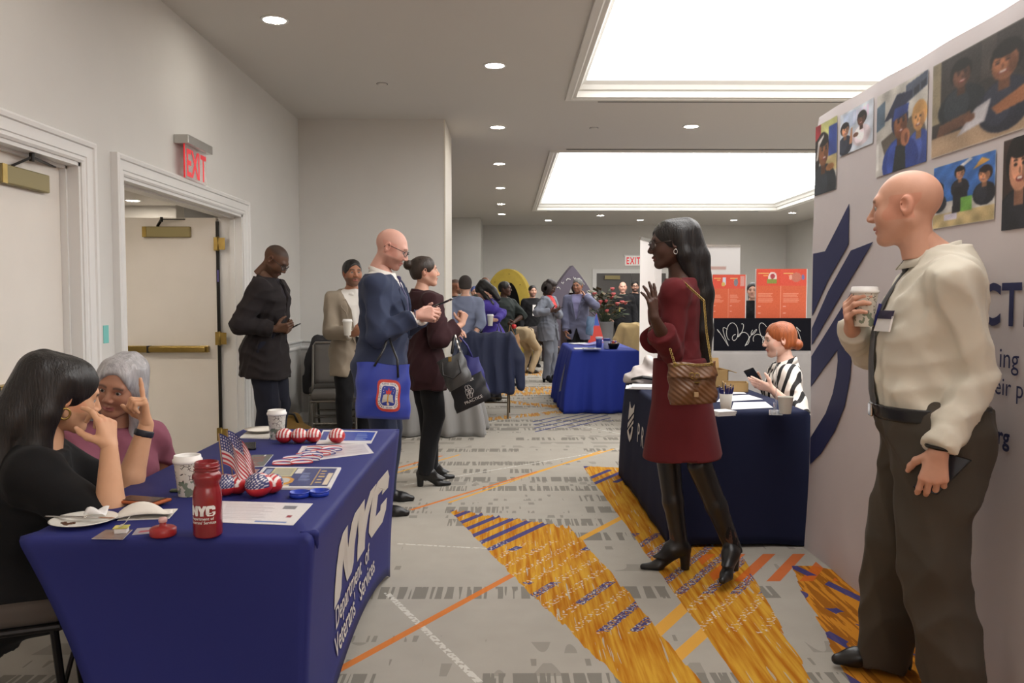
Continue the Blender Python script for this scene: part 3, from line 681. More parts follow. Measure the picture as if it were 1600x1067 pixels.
    # --- body: head, neck, trunk, limbs and hands, all in one mesh
    def body(s, bare_arm=0.0, brow=(60, 45, 38), lips=(165, 95, 90), beard=None, scalp=None, smile=0.0, eyes=True, nose=1.0, jaw=1.0, bare_leg=False, eyecol=(70, 50, 35), ageing=0.0, arm_r=1.0):
        H = s.H; skc = s.skin; vs, fs, cs = [], [], []; n0 = 0
        def push(v, f, c):
            nonlocal n0
            vs.append(v); fs.append(f + n0); cs.append(c); n0 += len(v)
        # head in its own frame
        h = {2: .0034, 1: .0048, 0: .0085}[int(s.det)]
        F = Fld((-.105, -.135, -.17), (.105, .145, .135), h)
        F.ell((0, -.012, .030), (.074, .094, .083), k=0).ell((0, .022, -.022), (.062, .070, .088), k=.03)
        for g in (-1, 1):
            F.cone((g*.050*jaw, -.012, -.045), (g*.020, .058, -.094), .020, .017, k=.03)
            F.ell((g*.040, .056, -.028), (.022, .024, .026), k=.03)
        F.ell((0, .070, -.095), (.020*jaw, .017, .017), k=.02).cone((-.036, .076, .024), (.036, .076, .024), .013, k=.02)
        F.cone((0, -.018, -.05), (0, -.035, -.17), .050 if s.sex == 'm' else .042, k=.025)
        if s.det >= 1:
            for g in (-1, 1): F.ell((g*.031, .096, .003), (.017, .017, .011), k=.012, op='s')
            F.cone((0, .086, .016), (0, .106, -.026), .0065*nose, .0115*nose, k=.012)
            for g in (-1, 1): F.ell((g*.012*nose, .099, -.032), (.009*nose, .010, .007), k=.007)
            F.cone((-.020 - smile*.006, .078, -.060 + smile*.004), (0, .091, -.059), .0055, .0065, k=.006).cone((.020 + smile*.006, .078, -.060 + smile*.004), (0, .091, -.059), .0055, .0065, k=.006)
            F.cone((-.016, .080, -.071), (.016, .080, -.071), .0065, k=.006).cone((-.006, .086, -.071), (.006, .086, -.071), .0065, k=.006)
            F.cone((-.022, .091, -.0655), (.022, .091, -.0655), .0022, k=.003, op='s')
            for g in (-1, 1):
                F.cone((g*.018, .085, .0125), (g*.044, .079, .011), .0042, k=.005)
                F.ell((g*.078, -.012, -.002), (.009, .020, .032), R=rotz(g*-.35), k=.006).ell((g*.086, -.006, .002), (.007, .010, .018), k=.004, op='s')
        else:
            F.cone((0, .086, .016), (0, .104, -.026), .008, .013, k=.012)
            for g in (-1, 1): F.ell((g*.078, -.012, -.002), (.010, .020, .032), k=.006).ell((g*.031, .096, .003), (.017, .015, .011), k=.012, op='s')
        F.cut((0, 0, -.165), (0, 0, -1)); v, f = F.mesh(); x, y, z = v.T
        c = np.tile(skc, (len(v), 1)); ax_ = np.abs(x)
        def blend(wt, col): c[:] = c * (1 - wt[:, None]) + np.array(col, float) * wt[:, None]
        blend(np.exp(-((ax_ - .042)/.02)**2 - ((z + .03)/.02)**2) * (y > .02) * .18, skc * np.array([1.04, .82, .78]))
        blend(np.exp(-(x/.014)**2 - ((z + .03)/.014)**2) * (y > .085) * .2, skc * np.array([1.03, .82, .78]))
        blend(((ax_ > .066) & (z < .035) & (z > -.04)) * .25, skc * np.array([1.02, .78, .74]))
        if scalp is not None: blend(np.clip(((z - .045 - .35 * np.clip(y, 0, 1) + .0) / .02), 0, 1) * .8 + 0 * z, scalp)
        if beard is not None:
            bm_ = np.clip((-.040 - z) / .012, 0, 1) * (y > -.02) * (z > -.125) * np.clip((y - (-.02)) / .03, 0, 1); bm_ = np.maximum(bm_, np.exp(-((z + .046)/.006)**2) * (y > .07) * (ax_ < .03)); blend(bm_ * beard[1], beard[0])
        if lips is not None: blend((np.exp(-((z + .0655)/.0085)**4) * (ax_ < .023) * (y > .068)).astype(float) * .75, lips)
        blend((np.exp(-((z - (.027 - 2.2*(ax_ - .03)**2 * 6))/.0045)**2) * (ax_ > .012) * (ax_ < .050) * (y > .05)) * .85, brow)
        if s.det >= 1: blend(np.exp(-((ax_ - .031)/.016)**2 - ((z - .004)/.010)**2) * (y > .05) * (y < .088) * .30, skc * .62)
        else: blend((np.exp(-((ax_ - .031)/.012)**2 - ((z - .004)/.007)**2) * (y > .05)) * .75, (45, 35, 32))
        push(s.HC + (v * s.hs) @ s.RH.T, f, c)
        # trunk, neck, limbs
        h = .016 if s.det else .022; allp = [s.P, s.NB, s.HC] + [p for a in s.arms.values() for p in a[:2]] + [p for l in s.legs.values() for p in l[:3]]
        lo, hi = np.min(allp, 0) - .22, np.max(allp, 0) + .22
        if bare_arm: h = .009
        F = Fld(lo, hi, h); e = -.012; F.prof(s.P, s.r, s.f, s.u, s.ts, s.A, s.B, s.Cf, e, k=.02, t0=-.045 * H)
        F.cone(s.NB - s.u * .03, s.h2l((0, -.025, -.10)), .056*s.hs, .048*s.hs, k=.03)
        for q in 'LR':
            el, wr = s.arms[q][:2]; F.chain([s.S[q], el], [.032*H*arm_r, .024*H*arm_r], k=.03); F.chain([el, el*.72 + wr*.28, wr], [.0225*H*arm_r, .0235*H*arm_r, .0145*H], k=.012)
            hp, kn, an = s.legs[q][:3]; F.chain([hp, kn, an], [.046*H, .031*H, .022*H], k=.02)
        v, f = F.mesh(); push(v, f, np.tile(skc, (len(v), 1)))
        for q, g in (('L', -1), ('R', 1)):
            v, f, c = s.hand(q, g); push(v, f, c)
        o = np_obj('body', np.vstack(vs), np.vstack(fs), mat('skin', (1, 1, 1, 1), .5, attr=True, bump=.05, bscale=90, spec=.35, vary=.03, vscale=25), s.root, srgb2lin(np.vstack(cs)))
        if eyes and s.det >= 1:
            for g in (-1, 1):
                n, mrows = 14, 10; r = .0125; pts = []; col = []; fc = []
                for i in range(mrows + 1):
                    th = PI * (i / mrows) ** 1.3
                    for j in range(n):
                        ph = 2*PI*j/n; pts.append((r*math.sin(th)*math.cos(ph), r*math.cos(th), r*math.sin(th)*math.sin(ph))); col.append((15, 12, 12) if th < .28 else eyecol if th < .52 else (190, 182, 176))
                for i in range(mrows):
                    for j in range(n): fc.append((i*n + j, i*n + (j+1) % n, (i+1)*n + (j+1) % n, (i+1)*n + j))
                p = s.HC + ((np.array(pts) + V3(g*.031, .0742, .003)) * s.hs) @ s.RH.T
                np_obj('eye', p, fc, mat('eyeball', (1, 1, 1, 1), .15, attr=True), s.root, srgb2lin(col))
        return o
    def hand(s, q, g):
        el, wr, fd, do, pose, tp = s.arms[q]; sc = s.H / 1.75 * (1.0 if s.sex == 'm' else .93)
        th = unit(np.cross(do, fd)) * (1 if q == 'R' else -1)      # thumb side
        M = np.stack([th, fd, do], 1)
        curl, cb, tc = HAND[pose]; h = {2: .003, 1: .0048, 0: .008}[int(s.det)]
        F = Fld((-.09, -.06, -.13), (.09, .21, .06), h); kx = [.030, .010, -.011, -.030]; ky = [.088, .092, .088, .080]
        fore = M.T @ unit(wr - el); F.cone(-.055 * fore / 1.0, (0, 0, 0), .027, .0255, k=.0)
        for i in range(4): F.cone((kx[i]*.45, .012, 0), (kx[i], ky[i], 0), .0145, .0115, k=.014)
        F.ell((.018, .035, -.010), (.018, .032, .014), k=.012)
        tips = []; LN = [(.040, .024, .020), (.044, .028, .021), (.040, .026, .020), (.032, .019, .018)]
        for i in range(4):
            a = 0; p = V3(kx[i], ky[i], 0); rr = [.0100, .0090, .0082, .0068] if i < 3 else [.0088, .0078, .0070, .006]; cu = curl[i]
            spread = (i - 1.5) * -.06 * (1 if cu < .6 else .3)
            for j in range(3):
                a += cu * (1.0 if j == 0 else cb / max(max(curl), .3) * (1.0 if j == 1 else .6)) if cu > .2 else cu * .6
                d = V3(-math.sin(spread) * -1 * math.cos(a), math.cos(a), -math.sin(a)); d[0] = math.sin(-spread) * -1
                p2 = p + unit(d) * LN[i][j]; F.cone(p, p2, rr[j], rr[j+1], k=.005); p = p2; dd = unit(d)
            tips.append((p, unit(V3(0, math.sin(a), math.cos(a)))))
        t0 = V3(.026, .022, -.006); td = tp if tp is not None else unit(V3(.75, .62, -.25 - tc * .9)); td = unit(td); t1 = t0 + td * .042; t2d = unit(td + V3(-.35 * tc, .35, -.2 * tc)); t2 = t1 + t2d * .030; t3 = t2 + unit(t2d + V3(-.3*tc, .2, -.1)) * .022
        F.chain([t0, t1, t2, t3], [.0145, .0115, .0098, .0078], k=.008); tips.append((t3, unit(V3(.5, 0, .8))))
        v, f = F.mesh(); c = np.tile(s.skin, (len(v), 1))
        if s.det == 2:
            for p, nrm in tips:
                w_ = np.exp(-(np.sum((v - (p + nrm * .006))**2, 1)) / (.0052**2))[:, None] * .6; c = c * (1 - w_) + np.array([225, 180, 165]) * w_ * (s.skin.mean() / 160)
            for i in range(4):
                w_ = np.exp(-(np.sum((v - V3(kx[i], ky[i], .010))**2, 1)) / (.008**2))[:, None] * .25; c = c * (1 - w_) + s.skin * np.array([1.0, .82, .78]) * w_
        return wr + (v * sc) @ M.T, (f[:, ::-1] if np.linalg.det(M) < 0 else f), c
    def palm(s, q, off=(0, .085, -.045)):    # point in front of the palm, for things held (local)
        el, wr, fd, do, pose, tp = s.arms[q]; th = unit(np.cross(do, fd)) * (1 if q == 'R' else -1); sc = s.H / 1.75
        return wr + (th * off[0] + fd * off[1] + do * off[2]) * sc, th, fd, do
    # --- clothes
    def _h(s): return {2: .0085, 1: .011, 0: .016}[int(s.det)]
    def top(s, m, e=.012, sleeve=2.0, hem=-.05, neck=.318, vopen=None, name='shirt', fold=.010, fsc=26, sl_e=None, flare=0.0, bust=True, cuff=0.0, sharp=0.0, folds_aniso=(1, 1, 1), slw=1.0):
        H = s.H; sl_e = e if sl_e is None else sl_e
        pts = [s.P + s.u * hem * H, s.NB] + [p for a in s.arms.values() for p in a[:2]] + list(s.S.values())
        F = Fld(np.min(pts, 0) - .24, np.max(pts, 0) + .24, s._h())
        A, B = s.A.copy(), s.B.copy()
        if flare: A = A + flare * np.clip((.06 - TS) / .19, 0, 1); B = B + flare * np.clip((.06 - TS) / .19, 0, 1)
        F.prof(s.P, s.r, s.f, s.u, s.ts, A, B, s.Cf, e, k=.0, t0=hem * H, t1=neck * H)
        for q in 'LR': F.cone(s.NB - s.u * .035 * H, s.S[q] + s.u * .002 * H, .030*H + e * .6, .028*H + e, k=.04)
        F.cut(s.P + s.u * neck * H, s.u)
        if s.sex == 'f' and bust:
            for g in (-1, 1): F.ell(s.P + s.u * .195 * H + s.sr * g * .042 * H + s.sf * .042 * H, (.042*H + e*.4,) * 3, k=.035)
        if hem < .0:
            for q in 'LR': F.ell(s.legs[q][0] - s.f * .030 * H - s.u * .015 * H, (.043*H + e * 1.1,) * 3, k=.05)
            if hem < -.04:
                for q in 'LR': F.cone(s.legs[q][0], s.legs[q][1], .055*H + e, .045*H + e, k=.05)
            F.cut(s.P + s.u * hem * H, -s.u)
        for q in 'LR':
            el, wr = s.arms[q][:2]; S = s.S[q]; F.ell(S - s.u * .004 * H, (.031*H + sl_e, .034*H + sl_e, .034*H + sl_e), k=.035)
            r0, r1, r2 = .032*H*slw + sl_e, .0265*H*slw + sl_e, .0200*H*slw + sl_e + cuff
            if sleeve > 1: F.cone(S, el, r0, r1, k=.022).cone(el, el + (wr - el) * (sleeve - 1), r1, r1 + (r2 - r1) * (sleeve - 1), k=.01)
            elif sleeve > 0: F.cone(S, S + (el - S) * sleeve, r0, r1 + .008, k=.045)
            a, d = (el + (wr - el) * (sleeve - 1), unit(wr - el)) if sleeve > 1 else (S + (el - S) * sleeve, unit(el - S))
            if sleeve > 0: F.wedge([(a, -d), (a + d * .07, d)] + [(a + w_ * .075, w_) for w_ in (unit(np.cross(d, V3(.3, .5, .8))), -unit(np.cross(d, V3(.3, .5, .8))))] + [(a + w_ * .075, w_) for w_ in (unit(np.cross(d, np.cross(d, V3(.3, .5, .8)))), -unit(np.cross(d, np.cross(d, V3(.3, .5, .8)))))])
        if fold: F.folds(fold, fsc, seed=int(abs(s.loc[0]) * 977) % 1000, aniso=folds_aniso, ridge=True)
        if vopen:      # front opening: from the neck down to height vopen[0], half width vopen[1] at the top, then a split below
            t_b, hw = vopen[0] * H, vopen[1]; p = s.P + s.u * t_b; L = .31 * H - t_b
            pl = [(p, unit(s.sr * L - s.u * hw)), (p, unit(-s.sr * L - s.u * hw)), (p + s.sf * .015, -s.sf)]; F.wedge(pl)
            if len(vopen) > 2:
                p2 = s.P + s.u * (vopen[2] * H); F.wedge([(p2, unit(s.sr * .35 + s.u * .12)), (p2, unit(-s.sr * .35 + s.u * .12)), (p2 + s.sf * .02, -s.sf)])
        v, f = F.mesh(); o = np_obj(name, v, f, m, s.root); return o
    def lower(s, m, e=.012, top=.075, name='trousers', hem=.02, wide=1.0, fold=.009, cuffw=.0, fsc=24, knee=False, butt=True):
        H = s.H; pts = [s.P + s.u * top * H] + [p for l in s.legs.values() for p in l[:3]]; lo = np.min(pts, 0) - .2; hi = np.max(pts, 0) + .2
        F = Fld(lo, hi, s._h()); tp_ = np.interp(TS, [-.13, -.075, 0.0], [.74, .80, 1.0]); F.prof(s.P, s.r, s.f, s.u, s.ts, s.A * tp_, s.B * tp_, s.Cf * tp_, e, k=0, t0=-.075 * H, t1=top * H)
        for q in 'LR':
            hp, kn, an = s.legs[q][:3]; end = an + unit(an - kn) * (.042 * H - hem) if not knee else an
            F.cone(hp, kn, (.050*H + e) * wide, (.036*H + e) * wide, k=.05).cone(kn, end, (.036*H + e) * wide, (.026*H + e + cuffw) * wide, k=.012)
            if butt: F.ell(hp - s.f * .030 * H - s.u * .015 * H, (.043*H + e,) * 3, k=.04)
            d = unit(an - kn); F.wedge([(end, -d), (end + d * .1, d)] + [(end + w_ * .09, w_) for w_ in (V3(1, 0, 0), V3(-1, 0, 0), V3(0, 1, 0), V3(0, -1, 0))])
        if fold: F.folds(fold, fsc, seed=int(abs(s.loc[1]) * 991) % 1000, aniso=(1, 1, .6), ridge=True)
        v, f = F.mesh(); return np_obj(name, v, f, m, s.root)
    def skirt(s, m, e=.02, top=.1, hem=-.19, flare=.06, name='skirt', fold=.008):
        H = s.H; ts = np.array([hem, -.06, 0, .05, top]) * H; A = np.interp(ts, s.ts, s.A); B = np.interp(ts, s.ts, s.B); A[0] = A[1] + flare; B[0] = B[1] + flare; Cf = np.interp(ts, s.ts, s.Cf)
        F = Fld(s.P - V3(.35, .35, .0) + V3(0, 0, hem * H - .03), s.P + V3(.35, .35, top * H + .05), s._h()); F.prof(s.P, s.r, s.f, s.u, ts, A, B, Cf, e, pw=2.1, k=0)
        F.folds(fold, 30, seed=5, aniso=(1, 1, .12)); v, f = F.mesh(); return np_obj(name, v, f, m, s.root)
    def band(s, m, t0, t1, e, name='belt'):
        H = s.H; F = Fld(s.P + s.u * t0 * H - .24, s.P + s.u * t1 * H + .24, s._h() * .7); F.prof(s.P, s.r, s.f, s.u, s.ts, s.A, s.B, s.Cf, e, k=0, t0=t0 * H, t1=t1 * H); v, f = F.mesh(); return np_obj(name, v, f, m, s.root)
    def shoes(s, m, kind='shoe', shaft=0.0, toe=1.0, length=.15):
        H = s.H
        for q in 'LR':
            hp, kn, an, fa, fy = s.legs[q]; R = rotz(-fa); hl = s.heel; base = V3(an[0], an[1], 0)
            def P(x, y, z): return base + R @ V3(x, y, z)
            gz = an[2] - .042 * H - hl if True else 0; base = base + V3(0, 0, an[2] - (.042 * H + hl))
            lo = np.minimum(base, kn) - V3(.2, .25, .02); hi = np.maximum(base, kn) + V3(.2, .3, .06); lo[2] = base[2] - .02
            if shaft < .2: hi[2] = an[2] + .10
            F = Fld(lo, hi, .006 if s.det == 2 else s._h() * .8)
            F.cone(P(0, -.035, .036 + hl), P(0, .03, .05 + hl * .8), .034, .038, k=.02).cone(P(0, .03, .045 + hl*.7), P(0, .115, .026 + hl*.12), .037, .030*toe, k=.03).cone(P(0, .105, .026), P(0, length + .02, .018), .036, .020*toe, k=.025)
            if shaft > 0: F.chain([P(0, -.012, .05 + hl), an + (kn - an) * min(shaft, .5), an + (kn - an) * shaft], [.040, .050 if shaft > .4 else .042, .060 if shaft > .6 else .046], k=.02)
            else: F.cone(P(0, -.02, .05 + hl), P(0, -.02, .075 + hl), .036, k=.02)
            if hl > .015:
                F.wedge([(P(0, .0, 0), -(R @ V3(0, 1, 0))), (P(0, .075, 0), unit(R @ V3(0, 1, 0)*hl + V3(0, 0, .07))), (P(0, 0, hl * .8), V3(0, 0, 1))], k=.0)
                F.wedge([(P(0, -.0, hl * .85), V3(0, 0, 1))]); F2 = None
                F.cone(P(0, -.038, 0), P(0, -.038, hl + .02), .022, .028, k=.008).cone(P(0, .10, .012), P(0, length + .02, .012), .03, .017, k=.015).cone(P(0, .0, .02 + hl), P(0, .1, .02), .026, .028, k=.015)
            F.cut(base, (0, 0, -1))
            v, f = F.mesh(); np_obj('boot' if shaft > .05 else 'shoe', v, f, m, s.root)
    def collar(s, m, e=.006, hgt=.030, name='collar', t=.300, open_=True, fwd=0.0):
        H = s.H; c0 = s.P + s.u * (t + .014) * H + s.sf * (fwd - .004 * H); up = unit(s.u - s.sf * .25); mb = []; n = 40; rows = 4; R0 = .058 * s.hs + e
        vs = []; fs = []
        for i in range(n + 1):
            a = 2 * PI * i / n; gap = 0
            d = s.sr * math.sin(a) - s.sf * math.cos(a) * 1.05   # a=0 is the nape
            fr = (1 - math.cos(a)) / 2
            for j, (rr, zz) in enumerate(((1.0, .004), (.98, hgt * (1 - .35*fr)), (1.06, hgt * (1.0 - .35*fr)), (1.25 + .12*fr, -.006 - .012*fr))):
                vs.append(c0 + d * R0 * rr + up * zz - s.u * .030 * fr)
        for i in range(n):
            if open_ and abs(i - n/2 + .5) < 1.2: continue
            for j in range(3): fs.append((i*4 + j, (i+1)*4 + j, (i+1)*4 + j + 1, i*4 + j + 1))
        o = np_obj(name, np.array(vs), fs, m, s.root); md = o.modifiers.new('solid', 'SOLIDIFY'); md.thickness = .003; return o
    def front(s, x, t, e):   # point on the chest surface: x sideways, t height along the trunk
        H = s.H; a = np.interp(t*H, s.ts, s.A) + e; b = np.interp(t*H, s.ts, s.B) + e; y = b * max(1e-3, 1 - abs(x / a)**2.3)**(1/2.3) + np.interp(t*H, s.ts, s.Cf)
        return s.P + s.u * t * H + s.sr * x + s.sf * y
    def tie(s, m, t1=.02, e=.022, wd=.036):
        rows = 14; vs = []; fs = []
        for i in range(rows + 1):
            t = .292 + (t1 - .292) * i / rows; w_ = wd * (.42 + .58 * min(1, i / (rows * .75))) * (1 if i < rows else .15); p = s.front(0, t, e - (e - .014) * max(0, 1 - i / 4.0))
            for k in (-1, 0, 1): vs.append(p + s.sr * k * w_ + s.sf * (.004 if k == 0 else 0))
        for i in range(rows):
            for k in (0, 1): fs.append((i*3 + k, i*3 + k + 1, i*3 + k + 4, i*3 + k + 3))
        o = np_obj('tie', np.array(vs), fs, m, s.root); md = o.modifiers.new('solid', 'SOLIDIFY'); md.thickness = .006
        p = s.front(0, .292, .016); F = Fld(p - .05, p + .05, .0035); F.cone(p + s.u * .010, p - s.u * .02, .0165, .011, k=0); v, f = F.mesh(); np_obj('tie_knot', v, f, m, s.root); return o
    def lapels(s, m, t_b, hw, e):
        for g in (-1, 1):
            pts = [(.012, t_b), (hw * .55, .21), (hw * .95, .268), (hw * 1.0 + .022, .262), (hw * .95 + .045, .225), (hw * .8 + .02, .20), (.04, t_b + .03)]
            vs = [s.front(g * x, t, e + .006) for x, t in pts]; n = len(vs); c = sum(vs) / n + s.sf * .004; fs = [(i, (i+1) % n, n, n) for i in range(n)]
            mb = MB(); mb.add(vs + [c], [(a, b, cc) for a, b, cc, _ in fs]); mb.build('lapel', m, s.root, solid=.006)
    def glasses(s, m, round_=1.0, w_=.026, h_=.019):
        r = .0022 * (1.6 if s.det == 0 else 1); mb = MB()
        for g in (-1, 1):
            mb.tube([s.h2l((g*.033 + w_ * math.cos(a) * (1 + .1*math.sin(a)), .102 - .012 * abs(math.cos(a)) * (1 if math.cos(a)*g > 0 else 0), .002 + h_ * math.sin(a))) for a in np.linspace(0, 2*PI, 18, endpoint=False)], r, 6, closed=True)
            mb.tube([s.h2l((g*.062, .090, .010)), s.h2l((g*.079, .03, .012)), s.h2l((g*.082, -.012, .014)), s.h2l((g*.079, -.032, -.006))], r, 6)
        mb.tube([s.h2l((-.010, .106, .006)), s.h2l((0, .110, .009)), s.h2l((.010, .106, .006))], r, 6)
        gl = mb.build('glasses', m, s.root, smooth=True)
        if s.det:
            lm = mat('lens', rgb(210, 220, 225), .05, alpha=.12)
            for g in (-1, 1):
                q = MB(); q.v = [tuple(s.h2l((g*.033 + w_*.95*math.cos(a), .100 - .010*abs(math.cos(a))*(1 if math.cos(a)*g > 0 else 0), .002 + h_*.95*math.sin(a)))) for a in np.linspace(0, 2*PI, 18, endpoint=False)]; q.f = [tuple(range(18))]; q.build('lens', lm, gl)
    def hair(s, m, kind='short', e=.008, strands=None, extra=(), name='hair', h=None, line=.072, back=-.055):
        h = h or {2: .005, 1: .0065, 0: .010}[int(s.det)]; pts = [p for st in (strands or []) for p in st[0]]
        lo = np.array([-.13, -.16, -.12]); hi = np.array([.13, .13, .16])
        for p in pts: lo = np.minimum(lo, np.array(p) - .08); hi = np.maximum(hi, np.array(p) + .08)
        F = Fld(lo, hi, h); F.ell((0, -.014, .031), (.076 + e, .096 + e, .085 + e), k=0); F.ell((0, -.045, -.01), (.066 + e, .055 + e, .06 + e), k=.02)
        F.ell((0, .105, -.040), (.085, .075, .040 + line), k=.012, op='s'); 
        if kind == 'short':
            F.wedge([((0, .0, -.005), (0, .3, 1)), ((0, -.035, 0), (0, -1, 0))], k=.01); F.cut((0, 0, back), (0, 0, -1), k=.01)
        for p_, rs_ in (strands or []): F.chain([V3(*a) for a in p_], rs_, k=.025)
        for c_, r_ in extra: F.ell(c_, r_, k=.012)
        if strands:   # keep strands off the face
            F.ell((0, .06, -.035), (.056, .062, .085), k=.012, op='s')
        F.folds(.004 if s.det else .005, 90, seed=3, aniso=(1, 1, .18)); v, f = F.mesh(); return np_obj(name, s.HC + (v * s.hs) @ s.RH.T, f, m, s.root)
def hair_mat(name, col, rough=.42, tip=None):
    if name in MATS: return MATS[name]
    m = mat(name, col, rough, bump=.8, bscale=160, vary=.25, vscale=60, stretch=(1, 1, .10), spec=.45)
    return m
# ---------------------------------------------------------------- tables, cloths, backdrop and display furniture
M_INK = mat('printed_ink', (1, 1, 1, 1), .5, attr=True); M_GLOSSINK = mat('glossy_print', (1, 1, 1, 1), .25, attr=True)
M_WHITE = mat('white_print', rgb(214, 208, 204), .7); M_PAPER = mat('white_paper', rgb(226, 224, 222), .7)
M_PLY = mat('table_laminate', rgb(150, 140, 124), .5)
def folding_table(label, x0, x1, y0, y1, z):
    t = thing('folding_table', label, 'table', ((x0 + x1) / 2, (y0 + y1) / 2, 0)); hx, hy = (x1 - x0) / 2, (y1 - y0) / 2
    MB().box((-hx, -hy, z - .03), (hx, hy, z)).build('tabletop', M_PLY, t, bevel=.006)
    for sx in (-1, 1):
        for sy in (-1, 1): MB().tube([(sx * (hx - .12), sy * (hy - .14), z - .03), (sx * (hx - .12), sy * (hy - .10), 0)], .013, 8).build('leg', M_DARKMETAL, t)
    return t
def wrap_cloth(name, label, x0, x1, y0, y1, z, feet, m, lift, pinch=.0, fold=0.0, nf=14, n=26, nt=14, rad=.018, seed=1, parts=None, wall=1.0):
    """cloth over a table: feet = floor points under the four corners, order (x0,y0),(x1,y0),(x1,y1),(x0,y1)"""
    o = thing(name, label, 'tablecloth', ((x0 + x1) / 2, (y0 + y1) / 2, 0)); cx, cy = (x0 + x1) / 2, (y0 + y1) / 2
    tops = [(x0, y0), (x1, y0), (x1, y1), (x0, y1)]; nrm = [(0, -1), (1, 0), (0, 1), (-1, 0)]; rs = np.random.RandomState(seed); ph = rs.uniform(0, 6.28, 8)
    def face(k, s, t, off=0.0):
        a, b = tops[k], tops[(k+1) % 4]; fa, fb = feet[k], feet[(k+1) % 4]; e = 1 - (1 - t)**1.7
        ax, ay = a[0] + (fa[0] - a[0]) * e, a[1] + (fa[1] - a[1]) * e; bx, by = b[0] + (fb[0] - b[0]) * e, b[1] + (fb[1] - b[1]) * e
        px, py = ax + (bx - ax) * s, ay + (by - ay) * s; w_ = math.sin(PI * s); L = abs(b[0] - a[0]) + abs(b[1] - a[1])
        d = -pinch * w_ * math.sin(PI * t * .9) + fold * t * (math.sin(nf * s * L + ph[k] + 1.3 * math.sin(3.1 * s * L + ph[k+4])) * .7 + .5 * math.sin(2.3 * nf * s * L + ph[k+2])) * min(1, 6 * s + .2, 6 * (1 - s) + .2) + off
        zz = z * (1 - t) + t * lift * w_**.7
        if t < .04: d -= rad * (1 - math.sqrt(max(0, 1 - (1 - t/.04)**2)))
        return (px + nrm[k][0] * d - cx, py + nrm[k][1] * d - cy, zz)
    mb = MB(); cols = [(k, i / n) for k in range(4) for i in range(n)]; N = len(cols); tv = [0, .012, .028, .05] + list(np.linspace(.1, 1, nt))
    for t in tv:
        for k, s in cols: mb.v.append(face(k, s, t))
    for j in range(len(tv) - 1):
        for i in range(N): mb.f.append((j*N + i, j*N + (i+1) % N, (j+1)*N + (i+1) % N, (j+1)*N + i))
    mb.f.append(tuple(range(N - 1, -1, -1)))
    mb.build('cloth', m, o, smooth=True, solid=.003); return o, face
def pix_table(px, py, z): return ground(px, py, z)
# --- blue spandex table on the left
TZ = .742; NX0, NX1, NY0, NY1 = -1.245, -.50, 2.10, 3.90
folding_table('folding table under the blue spandex cover on the left', NX0 + .02, NX1 - .02, NY0 + .02, NY1 - .02, TZ - .006)
M_SPANDEX = mat('blue_spandex', rgb(39, 44, 106), .6, bump=.12, bscale=16, spec=.2)
nyc, nface = wrap_cloth('table_cover', 'stretchy royal blue table cover with large white lettering', NX0, NX1, NY0, NY1, TZ, [(-1.06, 2.17), (-.53, 2.12), (-.565, 4.00), (-1.06, 3.84)], M_SPANDEX, .13, pinch=.035)
fL = NY1 - NY0
def on_front(y, zz, off=.006):
    s = (y - NY0) / fL; t = (TZ - zz) / (TZ - .13 * math.sin(PI * min(max(s, .01), .99))**.7); return nface(1, s, t, off)
GL = {'N': [(0,0),(0,.86),(.1,1),(.34,1),(.62,.5),(.62,.9),(.72,1),(1,1),(1,.1),(.9,0),(.66,0),(.36,.5),(.36,.08),(.28,0)], 'Y': [(0,1),(.34,1),(.5,.72),(.66,1),(1,1),(.70,.42),(.70,0),(.30,0),(.30,.42)],
      'C': [(.18,0),(0,.18),(0,.82),(.18,1),(.82,1),(1,.82),(1,.60),(.64,.60),(.64,.70),(.36,.70),(.36,.30),(.64,.30),(.64,.40),(1,.40),(1,.18),(.82,0)]}
M_LOGO = mat('cover_print', rgb(196, 190, 182), .6)
for ch, y0, y1 in (('N', 2.62, 3.02), ('Y', 2.98, 3.38), ('C', 3.34, 3.72)):
    pts = GL[ch]; out = []
    for i in range(len(pts)):
        a, b = pts[i], pts[(i+1) % len(pts)]
        for q in range(3): out.append((a[0] + (b[0]-a[0])*q/3, a[1] + (b[1]-a[1])*q/3))
    MB().prism(out, lambda u, v: on_front(y0 + (y1 - y0) * u, .345 + .245 * v, .0035), (.001, 0, 0)).build('logo_letter', M_LOGO, nyc)
for wd_, y_, z_ in (('Department', 2.63, .272), ('of', 3.26, .272), ("Veterans'", 2.60, .185), ('Services', 3.10, .185)):
    lettering('print_word', wd_, lambda u, v: on_front(y_ + u, z_ + v, .006), M_LOGO, nyc, .10, bold=.0012, width=1.1)
F = Fld((-.08, -.08, -.08), (.08, .08, .06), .005); F.cone((-.02, 0, .012), (.012, .01, .006), .007, .009, k=0).cone((.012, .01, .006), (.016, .018, -.035), .009, .004, k=.01); v, f = F.mesh()
o = np_obj('corner_pucker', v + V3(NX1 - (NX0 + NX1)/2 - .012, NY0 - (NY0 + NY1)/2 + .05, TZ - .012), f, M_SPANDEX, nyc)
